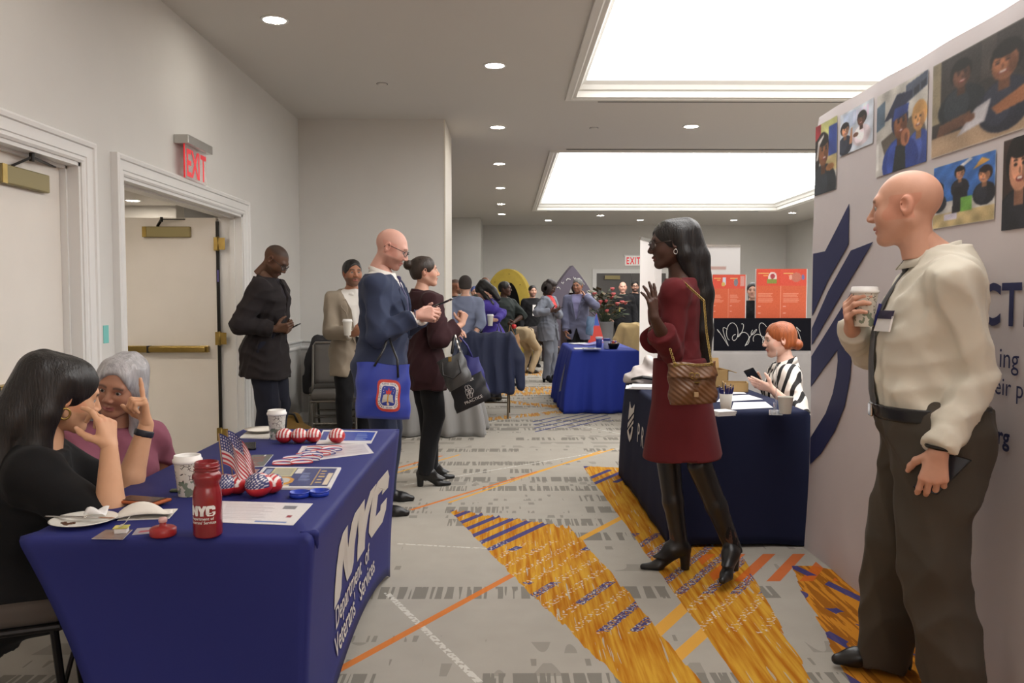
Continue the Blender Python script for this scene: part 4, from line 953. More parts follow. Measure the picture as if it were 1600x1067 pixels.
# --- banquet chairs
M_CHAIRFAB = cloth('chair_fabric', rgb(96, 92, 88)); M_CHAIRFRAME = mat('chair_frame', rgb(128, 124, 118), .35, .8); M_DKFRAME = mat('dark_chair_frame', rgb(34, 32, 32), .4, .6)
def banquet_chair(label, loc, heading, frame=M_CHAIRFRAME, fab=M_CHAIRFAB, h=.92, group=None):
    t = thing('banquet_chair', label, 'chair', (loc[0], loc[1], 0), -RAD(heading), group)
    MB().box((-.215, -.20, .40), (.215, .23, .47)).build('seat', fab, t, bevel=.025, smooth=True, seg=3)
    mb = MB().grid(8, 8, lambda u, v: (-.20 + .40 * u, -.215 - .085 * v - .02 * math.sin(PI * u), .52 + (h - .54) * v)); mb.build('backrest', fab, t, smooth=True, solid=.035)
    MB().tube([(-.215, -.19, .40), (-.215, -.205, .52), (-.21, -.30, h - .03), (-.19, -.305, h), (.19, -.305, h), (.21, -.30, h - .03), (.215, -.205, .52), (.215, -.19, .40)], .013, 8).build('back_frame', frame, t, smooth=True)
    MB().tube([(-.21, -.19, .39), (.21, -.19, .39), (.21, .21, .39), (-.21, .21, .39)], .011, 8, closed=True).build('seat_frame', frame, t)
    for sx in (-1, 1):
        MB().tube([(sx*.205, .20, .39), (sx*.205, .235, 0)], .012, 8).build('leg', frame, t); MB().tube([(sx*.205, -.18, .39), (sx*.205, -.28, 0)], .012, 8).build('leg', frame, t)
    for sy in (.215, -.225): MB().tube([(-.205, sy, .18), (.205, sy, .18)], .008, 6).build('stretcher', frame, t)
    return t
# --- navy table on the right
PX0, PX1, PY0, PY1 = .90, 1.66, 4.50, 6.20
folding_table('folding table under the navy cloth beside the backdrop', PX0 + .01, PX1 - .01, PY0 + .01, PY1 - .01, TZ - .006)
M_NAVY = mat('navy_cloth', rgb(30, 35, 60), .85, bump=.15, bscale=14, vary=.05, vscale=4, spec=.15)
nav, pface = wrap_cloth('tablecloth', 'navy tablecloth with white shield emblem and lettering', PX0, PX1, PY0, PY1, TZ, [(PX0 - .01, PY0 - .03), (PX1 + .02, PY0 - .03), (PX1 + .02, PY1 + .12), (PX0 - .03, PY1 + .14)], M_NAVY, .02, fold=.006, nf=9, seed=4)
def on_navy(y, zz, off=.006): s = 1 - (y - PY0) / (PY1 - PY0); return pface(3, s, (TZ - zz) / (TZ - .02), off)
for i, ch in enumerate('PRACTICE'):
    yy = 5.50 - [0, .155, .325, .50, .665, .80, .875, 1.04][i]
    lettering('print_letter', ch, lambda u, v: on_navy(yy - u, .40 + v), M_WHITE, nav, .185, bold=.001, width=.92)
def emblem_pieces():      # shield of slanted strokes, unit box, y up
    a = [(0, 1), (0, .68), (.05, .62), (.92, .99), (.80, .86), (.36, .80)]
    return [[(0, .98), (.30, .84), (.62, .86), (1.0, 1.0), (.98, .80), (0, .50)], [(1.0, .74), (.86, .70), (0, .40), (0, .28), (1.0, .66)], [(1.0, .58), (0, .20), (.05, .14), (.25, .04), (.5, -.05), (.78, .08), (.95, .25), (1.0, .40), (.78, .40), (.74, .28), (.52, .10), (.30, .17), (.18, .235), (1.0, .50)]]
for pc in emblem_pieces():
    MB().prism(pc, lambda u, v: on_navy(5.86 - .19 * u, .36 + .27 * v), (-.002, 0, 0)).build('emblem_stroke', M_WHITE, nav)
# --- tall printed backdrop on the right
BX, BY0, BY1, BZ = 1.64, 1.15, 4.44, 2.31
M_FAB = mat('backdrop_fabric', rgb(206, 198, 198), .75, bump=.25, bscale=5, vary=.01)
bd = thing('backdrop', 'tall white printed fabric backdrop with photos and navy emblem', 'backdrop', (BX + .05, (BY0 + BY1) / 2, 0)); BC = Vector((BX + .05, (BY0 + BY1) / 2, 0))
def bsurf(u, v):
    y = BY0 + (BY1 - BY0) * u; zz = BZ * v; wr = .004 * math.sin(40 * u + 9 * v) * (math.exp(-((v - 1) / .05)**2) + math.exp(-(v / .06)**2) + math.exp(-((u - 1) / .004)**2)) + .01 * math.exp(-(v/.12)**2)
    return (BX - wr - BC.x - .010 * math.exp(-((1 - v) / .02)**2) * -1, y - BC.y + .012 * (1 - v) * u, zz)
MB().grid(90, 60, bsurf).build('fabric', M_FAB, bd, smooth=True, solid=.0)
MB().box((BX + .012 - BC.x, BY0 - BC.y, .0), (BX + .09 - BC.x, BY1 - BC.y - .004, BZ)).build('frame_core', M_FAB, bd, bevel=.012)
for sy in (.3, .7):
    yy = BY0 + (BY1 - BY0) * sy - BC.y; MB().box((.03, yy - .03, 0), (.45, yy + .03, .02)).build('foot', M_CHROME, bd)
M_EMB = mat('navy_print', rgb(35, 40, 84), .65)
def bpt(px, py, off=.008):
    p = onx(px, py, BX - off); return (p.y, p.z)
def zc(cx, cy): return (1230 + cx / 2.54, 300 + cy / 2.54)
def bface(y, zz, off=.004): return (BX - off - BC.x, min(y, BY1 - .012) - BC.y, zz)
em = [[(66,250),(148,235),(196,141),(243,47),(241,130),(240,208),(160,348),(78,490)], [(250,232),(337,198),(210,410),(90,608),(80,540),(160,395)],
      [(253,395),(170,530),(90,652),(88,772),(140,702),(196,628),(198,670),(192,730),(178,800),(150,878),(90,975),(88,1080),(130,1040),(185,950),(225,850),(246,740),(254,620),(254,500)]]
for pc in em:
    MB().prism([bpt(*zc(*q)) for q in pc], lambda u, v: bface(u, v), (-.0015, 0, 0)).build('printed_emblem', M_EMB, bd)
for i, (ch, yy) in enumerate(zip('PRACTICE', (3.26, 3.13, 2.99, 2.86, 2.735, 2.625, 2.555, 2.43))):
    lettering('printed_letter', ch, lambda u, v: bface(yy - u, onx(1586, 508, BX).z + v), M_EMB, bd, .195, bold=.004, width=.9)
for tx, px, py, sz, bo in (('ing p', 1562, 573, .095, 0), ('their p', 1536, 611, .085, 0), ('practice.org', 1478, 668, .082, .002)):
    q = onx(px, py, BX); lettering('printed_words', tx, lambda u, v: bface(q.y - u, q.z + v), M_EMB, bd, sz, bold=bo)
def kids(U, V, k):
    P = Paint(U, V, (200, 196, 190))
    def person(cx, cy, r, skin, hair, top, asp=1.0, look=0.0, w=1.9, cap=False):
        rx, ry = r * asp, r * 1.28; sk = np.array(skin, float)
        P.ell(cx, cy - ry * 2.35, rx * w, ry * 1.5, top).ell(cx - rx * .5, cy - ry * 2.2, rx * w * .55, ry * 1.2, np.array(top) * 1.15 + 6).rect(cx - rx * .4, cy - ry * 1.5, cx + rx * .4, cy - ry * .6, sk * .72)
        P.ell(cx - look * rx * .25, cy + ry * .22, rx * 1.16, ry * 1.02, hair).ell(cx, cy - ry * .08, rx * .92, ry * .88, sk).ell(cx - rx * .25, cy + ry * .05, rx * .5, ry * .55, np.minimum(255, sk * 1.18)).ell(cx + rx * .55, cy - ry * .2, rx * .3, ry * .5, sk * .8)
        for g in (-.38, .32): P.ell(cx + (g + look * .25) * rx, cy + ry * .08, rx * .16, ry * .06, (34, 26, 24)).ell(cx + (g + look * .25) * rx, cy + ry * .24, rx * .22, ry * .035, np.array(hair) * .9)
        P.ell(cx + look * .3 * rx, cy - ry * .16, rx * .10, ry * .14, sk * .78).ell(cx + look * .25 * rx, cy - ry * .48, rx * .34, ry * .11, (120, 52, 48)).ell(cx + look * .25 * rx, cy - ry * .45, rx * .26, ry * .05, (232, 222, 214))
        P.ell(cx - look * .1 * rx, cy + ry * .72, rx * .95, ry * .42, hair)
    BR, TAN, DK = (122, 78, 52), (186, 132, 100), (26, 21, 20)
    if k == 0:
        P.rect(0, .55, .45, 1, (150, 34, 44)).rect(.45, .5, 1, 1, (196, 196, 128)).rect(.72, .45, 1, .9, (52, 74, 150)).rect(.5, .28, 1, .5, (206, 186, 130)).poly([(.12, .0), (.2, .75), (.5, .86), (.4, .4), (.38, .0)], (30, 24, 22)); person(.55, .60, .17, (134, 86, 56), DK, (40, 46, 54), 1.1, .7, 2.4); P.poly([(.30, .5), (.36, .76), (.56, .84), (.56, .80), (.42, .7), (.36, .5)], (206, 200, 196)).ell(.78, .34, .14, .05, (176, 120, 70))
    elif k == 1:
        P.rect(0, 0, 1, 1, (206, 214, 226)).rect(.1, .6, .5, .95, (182, 196, 220))
        for i in range(6): P.rect(.3 + .1 * i, .62 + .03 * (i % 3), .37 + .1 * i, .92, (190 + 6 * i, 204, 226))
        person(.17, .58, .12, TAN, DK, (40, 46, 62), 1.0, .5); person(.66, .66, .12, (96, 62, 48), DK, (222, 208, 214), 1.0, -.5, 2.2); P.poly([(.30, .2), (.35, .56), (.40, .58), (.39, .2)], (196, 140, 104)).ell(.5, .36, .08, .05, (110, 72, 54))
    elif k == 2:
        P.rect(0, .45, 1, 1, (190, 186, 178)).poly([(0, .55), (0, .85), (.18, .9), (.18, .6)], (90, 110, 128)).poly([(.6, .74), (.6, .95), (1, 1), (1, .84)], (74, 82, 100))
        for i in range(3): P.poly([(.62 + .13 * i, .76 + .03 * i), (.62 + .13 * i, .84 + .03 * i), (.72 + .13 * i, .86 + .03 * i), (.72 + .13 * i, .78 + .03 * i)], (40, 46, 60))
        P.poly([(.1, .42), (.9, .62), (1, .3), (.2, .2)], (96, 88, 78)); person(.85, .52, .12, (204, 150, 96), (196, 150, 90), (60, 80, 150), 1.0, -.4); person(.50, .55, .15, (120, 74, 48), (34, 40, 70), (44, 66, 140), .95, .4, 2.5)
        P.poly([(.36, 0), (.42, .30), (.60, .30), (.62, 0)], (36, 42, 46)).poly([(.16, .64), (.42, .90), (.74, .86), (.52, .66)], (32, 38, 64)).poly([(.34, .60), (.38, .74), (.66, .74), (.64, .64)], (40, 62, 132)).ell(.60, .36, .09, .10, (182, 118, 84)).ell(.62, .35, .03, .06, (120, 72, 52)).rect(.0, .08, .06, .4, (226, 224, 220))
    elif k == 3:
        P.rect(0, 0, 1, 1, (54, 50, 48)).rect(0, .35, .1, 1, (150, 138, 112)).rect(.55, .6, .7, 1, (70, 64, 60)).rect(0, 0, 1, .20, (178, 152, 124)); person(.34, .76, .105, (98, 64, 48), (20, 18, 18), (32, 38, 44), 1.0, .3, 2.5); person(.78, .68, .13, (140, 90, 62), (22, 19, 18), (36, 40, 54), 1.05, -.5, 1.9)
        P.poly([(.06, .2), (.1, .32), (.45, .36), (.45, .24)], (104, 72, 56)).poly([(.3, .14), (.5, .36), (.66, .40), (.6, .2)], (186, 182, 186)).poly([(.36, .16), (.5, .33), (.63, .36), (.58, .21)], (212, 210, 214)).poly([(.66, .3), (1, .42), (1, .26), (.72, .22)], (150, 98, 66)).ell(.44, .29, .06, .04, (120, 82, 62))
    elif k == 4:
        P.rect(0, .4, 1, 1, (62, 112, 186)).rect(0, 0, 1, .22, (196, 176, 128)).poly([(.40, .9), (.62, 1), (.66, .97), (.44, .86)], (220, 220, 226)); person(.10, .62, .075, TAN, DK, (40, 44, 52)); person(.46, .80, .075, TAN, DK, (34, 34, 40), 1.0, .4, 2.0); P.poly([(.34, .2), (.36, .6), (.58, .6), (.60, .22)], (34, 34, 40)); person(.84, .68, .09, (196, 138, 102), (40, 28, 26), (34, 36, 44), 1.0, -.7)
        P.rect(.48, .2, .66, .42, (120, 178, 80)).poly([(.66, .8), (.8, .95), (.92, .88)], (224, 168, 84)).rect(.2, .1, .42, .2, (206, 200, 214))
    else:
        P.rect(0, 0, 1, 1, (58, 44, 40)); person(.36, .68, .22, (192, 138, 110), (24, 20, 20), (30, 32, 38), 1.1, .2, 2.2); P.ell(.85, .4, .3, .12, (190, 136, 100)).ell(.9, .78, .16, .14, (150, 104, 82))
    return P.cloud(.12, k).soft(2).noise(4, k).I
for k, (a, b, c_, d) in enumerate((((1260, 204), (1305, 183), (1307, 296), (1263, 308)), ((1311, 178), (1362, 156), (1364, 225), (1311, 243)), ((1367, 150), (1446, 112), (1448, 250), (1369, 278)), ((1454, 102), (1606, 26), (1606, 198), (1455, 248)), ((1456, 263), (1553, 234), (1553, 338), (1456, 362)), ((1563, 228), (1640, 190), (1640, 345), (1565, 365)))):
    A, B, Cc, Dd = bpt(*a), bpt(*b), bpt(*c_), bpt(*d); yl, yr = (A[0] + Dd[0]) / 2, (B[0] + Cc[0]) / 2; zt, zb = (A[1] + B[1]) / 2, (Cc[1] + Dd[1]) / 2; n_ = 110
    panel('printed_photo', lambda u, v: bface(yl + (yr - yl) * u, zb + (zt - zb) * v, .0035), n_, n_, lambda U, V, k=k: kids(U, V, k), M_INK, bd)
# --- royal blue table down the aisle
MX0, MX1, MY0, MY1 = .80, 1.60, 9.95, 11.7
folding_table('folding table under the royal blue draped cloth down the aisle', MX0 + .02, MX1 - .02, MY0 + .02, MY1 - .02, TZ - .006)
M_ROYAL = mat('royal_cloth', rgb(36, 52, 140), .75, bump=.2, bscale=10, spec=.2)
mid, mface = wrap_cloth('tablecloth', 'loosely draped royal blue tablecloth down the aisle', MX0, MX1, MY0, MY1, TZ, [(MX0 - .12, MY0 - .18), (MX1 + .10, MY0 - .16), (MX1 + .1, MY1 + .15), (MX0 - .14, MY1 + .1)], M_ROYAL, .01, fold=.045, nf=17, seed=9, n=40)
MB().grid(2, 16, lambda u, v: mface(3, .80 + .035 * u, .25 + .45 * v, .02)).build('white_print', M_WHITE, mid)
# --- grey satin table by the pier and chairs with coats
M_SATIN = mat('grey_satin', rgb(128, 126, 124), .35, bump=.2, bscale=9, sheen=.3)
folding_table('folding table under the grey satin cloth before the pier', -1.32, -.42, 8.22, 8.88, .72)
wrap_cloth('tablecloth', 'long grey satin tablecloth pooling on the floor by the pier', -1.35, -.40, 8.2, 8.9, .735, [(-1.42, 8.1), (-.22, 8.12), (-.25, 9.0), (-1.4, 8.98)], M_SATIN, .01, fold=.06, nf=19, seed=2, n=40)
def coat(label, cat_loc, heading, m, w_=.26, top=.94, drop=.50, name='coat', sleeves=True):
    t = thing(name, label, 'coat', (cat_loc[0], cat_loc[1], 0), -RAD(heading)); F = Fld((-.42, -.55, top - drop - .12), (.42, .02, top + .12), .012)
    def slab(y, zb, r, x=w_): F.ell((0, y, (top + zb) / 2), (x, r, (top - zb) / 2 + .02), k=.05)
    F.cone((-w_ + .05, -.30, top - .02), (w_ - .05, -.30, top - .02), .045, k=0)
    for zz in np.linspace(top - .04, top - drop, 20):
        s_ = (top - zz) / drop; F.cone((-w_ * (.85 + .25 * s_) + .04, -.335 - .03 * s_, zz), (w_ * (.85 + .25 * s_) - .04, -.335 - .03 * s_, zz), .035, k=.03)
    for zz in np.linspace(top - .04, top - drop * .55, 11): F.cone((-w_ + .06, -.235, zz), (w_ - .06, -.235, zz), .03, k=.03)
    if sleeves:
        for g in (-1, 1): F.chain([(g * (w_ - .03), -.31, top - .05), (g * (w_ + .05), -.33, top - drop * .45), (g * (w_ + .07), -.35, top - drop * .92)], [.065, .058, .048], k=.03)
    F.folds(.022, 20, seed=int(w_ * 1000), aniso=(1, 1, .3), ridge=True); v, f = F.mesh(); np_obj('shell', v, f, m, t); return t
banquet_chair('grey fabric banquet chair with silver frame against the pier', (-1.66, 8.05), 170)
banquet_chair('grey banquet chair hidden under a dark coat in the wall corner', (-1.78, 8.60), 178)
coat('dark charcoal coat hung over the chair in the wall corner', (-1.78, 8.60), 178, cloth('charcoal_coat', rgb(54, 52, 54)), top=.95, drop=.62)
banquet_chair('dark framed chair under the navy jacket beside the satin table', (-.17, 9.66), 2, frame=mat('bronze_frame', rgb(96, 84, 68), .35, .8))
coat('navy puffer jacket hung over the chair beside the satin table', (-.17, 9.66), 2, cloth('navy_puffer', rgb(38, 44, 68), .6), top=.96, drop=.64, w_=.27, name='jacket')
banquet_chair('chair under the khaki jacket behind the royal blue table', (1.90, 12.45), -4)
coat('khaki jacket with flap pocket hung over the chair behind the royal blue table', (1.90, 12.45), -4, cloth('khaki_jacket', rgb(164, 142, 100)), top=.98, drop=.50, w_=.25, name='jacket')
F = Fld((-.32, -.25, -.02), (.32, .25, .42), .014); F.ell((-.05, 0, .12), (.22, .16, .14), k=0).ell((.12, 0, .10), (.16, .14, .12), k=.05).cone((-.1, 0, .2), (.05, .02, .27), .05, k=.06); F.folds(.02, 20, 4); F.cut((0, 0, 0), (0, 0, -1)); v, f = F.mesh()
t = thing('duffel_bag', 'slouched mustard brown bag on the floor by the wall', 'bag', (-1.96, 7.50, 0)); np_obj('body', v, f, cloth('mustard_canvas', rgb(128, 100, 52)), t); MB().tube([(-.12, -.02, .22), (-.06, -.05, .33), (.06, -.05, .32), (.1, -.02, .2)], .012, 8).build('handle', LEATHER if 'LEATHER' in globals() else M_BLACK, t, smooth=True)
# --- roll-up banners and display boards
def rollup(label, x, y, w_, h_, rz, lines=True, m=None):
    t = thing('rollup_banner', label, 'banner', (x, y, 0), rz)
    MB().box((-w_/2 - .02, -.05, 0), (w_/2 + .02, .05, .08)).build('base', M_CHROME, t, bevel=.01); MB().tube([(0, .03, .05), (0, .03, h_)], .01, 8).build('pole', M_CHROME, t); MB().box((-w_/2, -.012, h_ - .02), (w_/2, .012, h_ + .012)).build('top_rail', M_CHROME, t)
    panel('print', lambda u, v: (-w_/2 + w_ * u, -.004, .06 + (h_ - .08) * v), 40, 90, lambda U, V: (Paint(U, V, (226, 222, 220)).lines(.42, .70, .9, .82, 5, (186, 178, 180), .45, 3).rect(.4, .84, .75, .86, (196, 160, 150)) if lines else Paint(U, V, (228, 224, 222))).I, M_INK, t, solid=.002); return t
rollup('tall white roll-up banner beside the royal blue table, edge on', 1.50, 8.82, .62, 1.98, RAD(66), False)
rollup('second white roll-up banner standing just behind the first', 1.76, 9.62, .58, 1.92, RAD(72), False)
rollup('white roll-up banner with faint grey text behind the red dress', at(1114, 468, 12.2).x, 12.2, .80, 2.14, RAD(4))
def board(label, pxs, d, zt, zb, k):
    x0, x1 = at(pxs[0], 468, d).x, at(pxs[1], 468, d).x; t = thing('display_board', label, 'display board', ((x0 + x1) / 2, d, zb)); hw = (x1 - x0) / 2; H_ = zt - zb
    def pr(U, V):
        P = Paint(U, V, (206, 92, 54)).rect(0, .68, 1, 1, (212, 74, 52)).rect(0, .675, 1, .685, (226, 150, 120)).rect(.495, 0, .502, .68, (226, 150, 120))
        for a in (.04, .55): P.rect(a, .90, a + .22, .92, (226, 190, 110)).rect(a + .1, .86, a + .2, .88, (230, 180, 90)).rect(a, .8, a + .08, .81, (230, 170, 150)).lines(a, .36, a + .36, .56, 6, (222, 140, 112), .4, k); P.rect(a, .28, a + .05, .29, (230, 170, 150)).rect(a, .15, a + .06, .16, (230, 170, 150))
        if k == 0: P.ell(.33, .84, .09, .10, (224, 206, 200)).rect(.22, .72, .42, .80, (132, 140, 60)).ell(.33, .86, .05, .05, (170, 60, 70)).ell(.8, .84, .10, .09, (190, 110, 90)).ell(.93, .84, .03, .05, (110, 110, 160)).ell(.69, .84, .03, .05, (224, 160, 140))
        else: P.rect(.32, .76, .42, .94, (200, 204, 220)).ell(.34, .78, .06, .05, (206, 170, 90)).rect(.85, .74, .97, .96, (212, 150, 140)).ell(.72, .82, .06, .09, (120, 120, 130))
        return P.noise(3, k).I
    o = panel('print', lambda u, v: (-hw + 2 * hw * u, -.012 - .05 * abs(u - .5), H_ * v), 90, 70, pr, M_INK, t); MB().box((-hw, -.008, 0), (hw + .02, .012, H_)).build('foam_board', M_PAPER, t)
    MB().bar((0, .01, H_ * .7), (0, .28, -(zb - .75)), .03, .01).build('easel_strut', M_BLACK, t); MB().bar((-hw * .7, .0, 0), (-hw * .7, .0, -(zb - .75)), .02, .01).bar((hw * .7, .0, 0), (hw * .7, .0, -(zb - .75)), .02, .01).build('easel_leg', M_BLACK, t); return t
ZB = lambda py, d: at(800, py, d).z
board('wide orange display board with green and white graphic next to the backdrop', (1180, 1258), 10.1, ZB(420, 10.1), ZB(502, 10.1), 0)
board('smaller orange display board half hidden by the long black hair', (1112, 1163), 10.3, ZB(429, 10.3), ZB(497, 10.3), 1)
# black table sign with white line drawing
x0, x1 = at(1116, 468, 9.9).x, at(1275, 468, 9.9).x; z0_, z1_ = .74, ZB(497, 9.9)
t = thing('table_banner', 'black tabletop banner with white scribbled line drawing', 'banner', ((x0 + x1) / 2, 9.9, .74)); hw = (x1 - x0) / 2; MB().box((-hw, -.01, 0), (hw, .01, z1_ - .74)).build('board', mat('chalk_black', rgb(22, 22, 28), .95, spec=.1), t)
M_CHALK = mat('chalk_white', rgb(200, 198, 194), .8); rs = np.random.RandomState(3)
for k in range(9):
    cx_ = -hw + hw * 2 * (.1 + .09 * k); pts = []; ph = rs.uniform(0, 6, 3)
    for q in np.linspace(0, 1, 26): pts.append((cx_ + .10 * (q - .5) + .05 * math.sin(9 * q + ph[0]), -.013, .05 + (z1_ - .84) * (.5 + .48 * math.sin(7 * q + ph[1]) * math.cos(2.5 * q + ph[2]))))
    MB().tube(pts, .0035, 5).build('drawn_line', M_CHALK, t)
folding_table('folding table under the pale cloth behind the auburn haired woman', x0 - .1, x1 + .05, 9.7, 10.4, TZ - .006)
wrap_cloth('tablecloth', 'pale grey tablecloth on the table of orange boards', x0 - .12, x1 + .07, 9.68, 10.42, TZ - .003, [(x0 - .16, 9.62), (x1 + .1, 9.62), (x1 + .1, 10.48), (x0 - .16, 10.48)], cloth('pale_cloth', rgb(150, 146, 144)), .01, fold=.02, nf=14, seed=6)
# --- arches, flowers
def arch(label, x, y, H_, outer, inner, m, depth, rz=0.0, dots=None, name='cardboard_arch'):
    t = thing(name, label, 'arch', (x, y, 0), rz); n = len(outer); mb = MB()
    for yy in (-depth, 0.0):
        for a in outer: mb.v.append((a[0], yy, a[1]))
        for a in inner: mb.v.append((a[0], yy, a[1]))
    N = 2 * n
    for i in range(n - 1): mb.f += [(i, i+1, n+i+1, n+i), (N+n+i, N+n+i+1, N+i+1, N+i), (i, N+i, N+i+1, i+1), (n+i+1, N+n+i+1, N+n+i, n+i)]
    for i in (0, n - 1): mb.f.append((i, n+i, N+n+i, N+i))
    mb.build('arch_panel', m, t, fix=True); return t
s68 = 19.0; an = np.linspace(0, PI, 25)
M_YEL = mat('yellow_foam', rgb(176, 152, 62), .8, bump=.15, bscale=10, vary=.06)
yo = arch('large yellow cut-out oval arch with a dark opening', at(798, 468, s68).x, s68, 2.04, [(.52, 0)] + [(.52 * math.cos(a) * (1 if True else 0), 1.2 + .84 * math.sin(a)) for a in an] + [(-.52, 0)], [(.27, 0)] + [(.04 + .27 * math.cos(a), 1.0 + .74 * math.sin(a)) for a in an] + [(-.20, 0)], M_YEL, .35, RAD(-14), name='foam_arch')
for k, (ux, uz) in enumerate(((-.28, 1.74), (.30, 1.68), (.42, 1.35), (-.43, 1.3), (0.05, 1.92))): MB().lathe([(.018, -.004), (.018, .004)], 8, (0, 0, 0)).build('peg', M_DARKMETAL, yo).location = (ux, -.355, uz)
MB().box((-.26, .2, 0), (.32, .22, 1.78)).build('inner_drape', mat('black_drape', rgb(20, 22, 30), .95), yo)
q1 = [(-.62 + .62 * u**1.0, 1.05 + 1.02 * (1 - (1 - u))**.9) for u in np.linspace(0, 1, 12)]; go_ = [(-.62, 0)] + [(-.62 * (1 - u_ ** 1.3), 1.0 + 1.09 * u_ ** .85) for u_ in np.linspace(0, 1, 12)]; go_ = go_ + [(-a, b) for a, b in go_[::-1][1:]]
gi_ = [(a * .42, b * .80) for a, b in go_]
M_SLATE = mat('slate_board', rgb(84, 76, 88), .8, bump=.15, bscale=12)
ga = arch('dark slate pointed arch with white chalk scribbles', at(890, 468, 18.4).x, 18.4, 2.1, go_, gi_, M_SLATE, .3, RAD(8), name='pointed_arch'); rs = np.random.RandomState(8)
for k in range(16):
    a = rs.uniform(.25, PI - .25); c0 = ((-.45 * math.cos(a)), 1.0 + .82 * math.sin(a)); MB().tube([(c0[0] + .06 * (q - .5) + rs.uniform(-.01, .01), -.305, c0[1] + rs.uniform(-.03, .03)) for q in np.linspace(0, 1, 6)], .007, 5).build('chalk_mark', M_CHALK, ga)
MB().box((-.30, .12, 0), (.30, .14, 1.5)).build('inner_drape', mat('brown_drape', rgb(60, 44, 42), .95), ga)
fl = thing('flower_arrangement', 'leafy flower arrangement with pink blooms in a tall grey vase', 'flowers', (at(944, 468, 17.0).x, 17.0, 0))
MB().lathe([(.13, 0), (.15, .02), (.17, .5), (.20, .88), (.21, .90), (.18, .90), (.16, .5), (.0005, .45)], 20).build('vase', mat('grey_vase', rgb(92, 92, 96), .4), fl, smooth=True)
lm = [mat('leaf_dark', rgb(52, 62, 42), .7), mat('leaf_olive', rgb(84, 70, 48), .7), mat('bloom_pink', rgb(168, 78, 78), .7)]; lf = MB(); rs = np.random.RandomState(5)
for k in range(110):
    th = rs.uniform(0, 6.28); el = rs.uniform(-.2, 1.4); R_ = rs.uniform(.2, .62); c0 = Vector((R_ * math.cos(th) * math.cos(el) * .75, R_ * math.sin(th) * math.cos(el) * .6, 1.05 + R_ * math.sin(el) * .85)); d = Vector((math.cos(th), math.sin(th), rs.uniform(-.3, .6))).normalized(); sd = d.cross(Vector((0, 0, 1))).normalized(); L_ = rs.uniform(.12, .24)
    MB().add([c0, c0 + d * L_ * .5 + sd * L_ * .3, c0 + d * L_, c0 + d * L_ * .5 - sd * L_ * .3, c0 + d * L_ * .5 + Vector((0, 0, .02))], [(0, 1, 4), (1, 2, 4), (2, 3, 4), (3, 0, 4)]).build('leaf', lm[k % 2], fl)
    if k % 2 == 0: MB().tube([(0.0, 0, .85), tuple(c0)], .006, 5).build('stem', lm[0], fl)
for k in range(11):
    th = rs.uniform(0, 6.28); el = rs.uniform(.1, 1.5); R_ = rs.uniform(.4, .66); b_ = MB().lathe([(.002, 0), (.03, .02), (.05, .05), (.04, .07), (.015, .05), (.002, .045)], 9).build('bloom', lm[2], fl, smooth=True); b_.location = (R_ * math.cos(th) * math.cos(el) * .75, -abs(R_ * math.sin(th) * math.cos(el)) * .6, 1.05 + R_ * math.sin(el) * .85)
gp = thing('feather_flag', 'blue and red pointed fabric flag beside the slate jacket', 'flag', (at(932, 468, 15.4).x, 15.4, 0))
panel('print', lambda u, v: ((u - .5) * .3 * (1.02 - v), 0, .55 + .55 * v), 10, 20, lambda U, V: Paint(U, V, (186, 60, 52)).rect(0, .55, 1, 1, (52, 84, 160)).I, M_INK, gp, solid=.006); MB().tube([(0, .012, 0), (0, .012, 1.1)], .01, 8).build('pole', M_DARKMETAL, gp); MB().lathe([(.12, 0), (.12, .012), (.02, .02)], 14).build('base', M_DARKMETAL, gp)
# ---------------------------------------------------------------- people
T0 = {}
LEATHER = mat('black_leather', rgb(20, 19, 20), .32, bump=.1, bscale=40)
SKIN_D, SKIN_B, SKIN_M, SKIN_L = (74, 50, 40), (112, 76, 58), (176, 128, 100), (206, 160, 138)
BLACKHAIR = hair_mat('black_hair', rgb(22, 18, 17)); BROWNHAIR = hair_mat('brown_hair', rgb(48, 36, 28)); GREYHAIR = hair_mat('silver_hair', rgb(168, 166, 168), .3); REDHAIR = hair_mat('auburn_hair', rgb(150, 78, 36))
DKTROUSER = cloth('dark_trousers', rgb(26, 26, 32)); BLACKCLOTH = cloth('black_cloth', rgb(22, 22, 25))
PHONE = mat('phone_black', rgb(20, 20, 22), .2); CUPW = mat('paper_cup', rgb(222, 218, 208), .6)
def cup_print(nm, dots):       # paper cup with a scatter of dark curls
    m = bpy.data.materials.new(nm); m.use_nodes = True; nt = m.node_tree; b = nt.nodes['Principled BSDF']; b.inputs['Roughness'].default_value = .55
    tc = nt.nodes.new('ShaderNodeTexCoord'); n = nt.nodes.new('ShaderNodeTexVoronoi'); n.inputs['Scale'].default_value = 70; n.feature = 'DISTANCE_TO_EDGE'; nt.links.new(tc.outputs['Object'], n.inputs['Vector'])
    n2 = nt.nodes.new('ShaderNodeTexNoise'); n2.inputs['Scale'].default_value = 45; nt.links.new(tc.outputs['Object'], n2.inputs['Vector']); E.nt = nt
    sp = nt.nodes.new('ShaderNodeSeparateXYZ'); nt.links.new(tc.outputs['Object'], sp.inputs[0])
    z = E(sp.outputs[2]); a = E(n.outputs[0]).lt(.05) * E(n2.outputs[0]).gt(.48); up = z.gt(.045); g = (E(n2.outputs[0]).gt(.52)) * z.lt(.05)
    c = e_mix(a * up, rgb(222, 218, 206), dots); c = e_mix(g * .8, c, rgb(88, 112, 84)); nt.links.new(c, b.inputs['Base Color']); return m
CUPPRINT = cup_print('cup_print', rgb(64, 52, 46)); LID = mat('white_lid', rgb(232, 230, 226), .35)
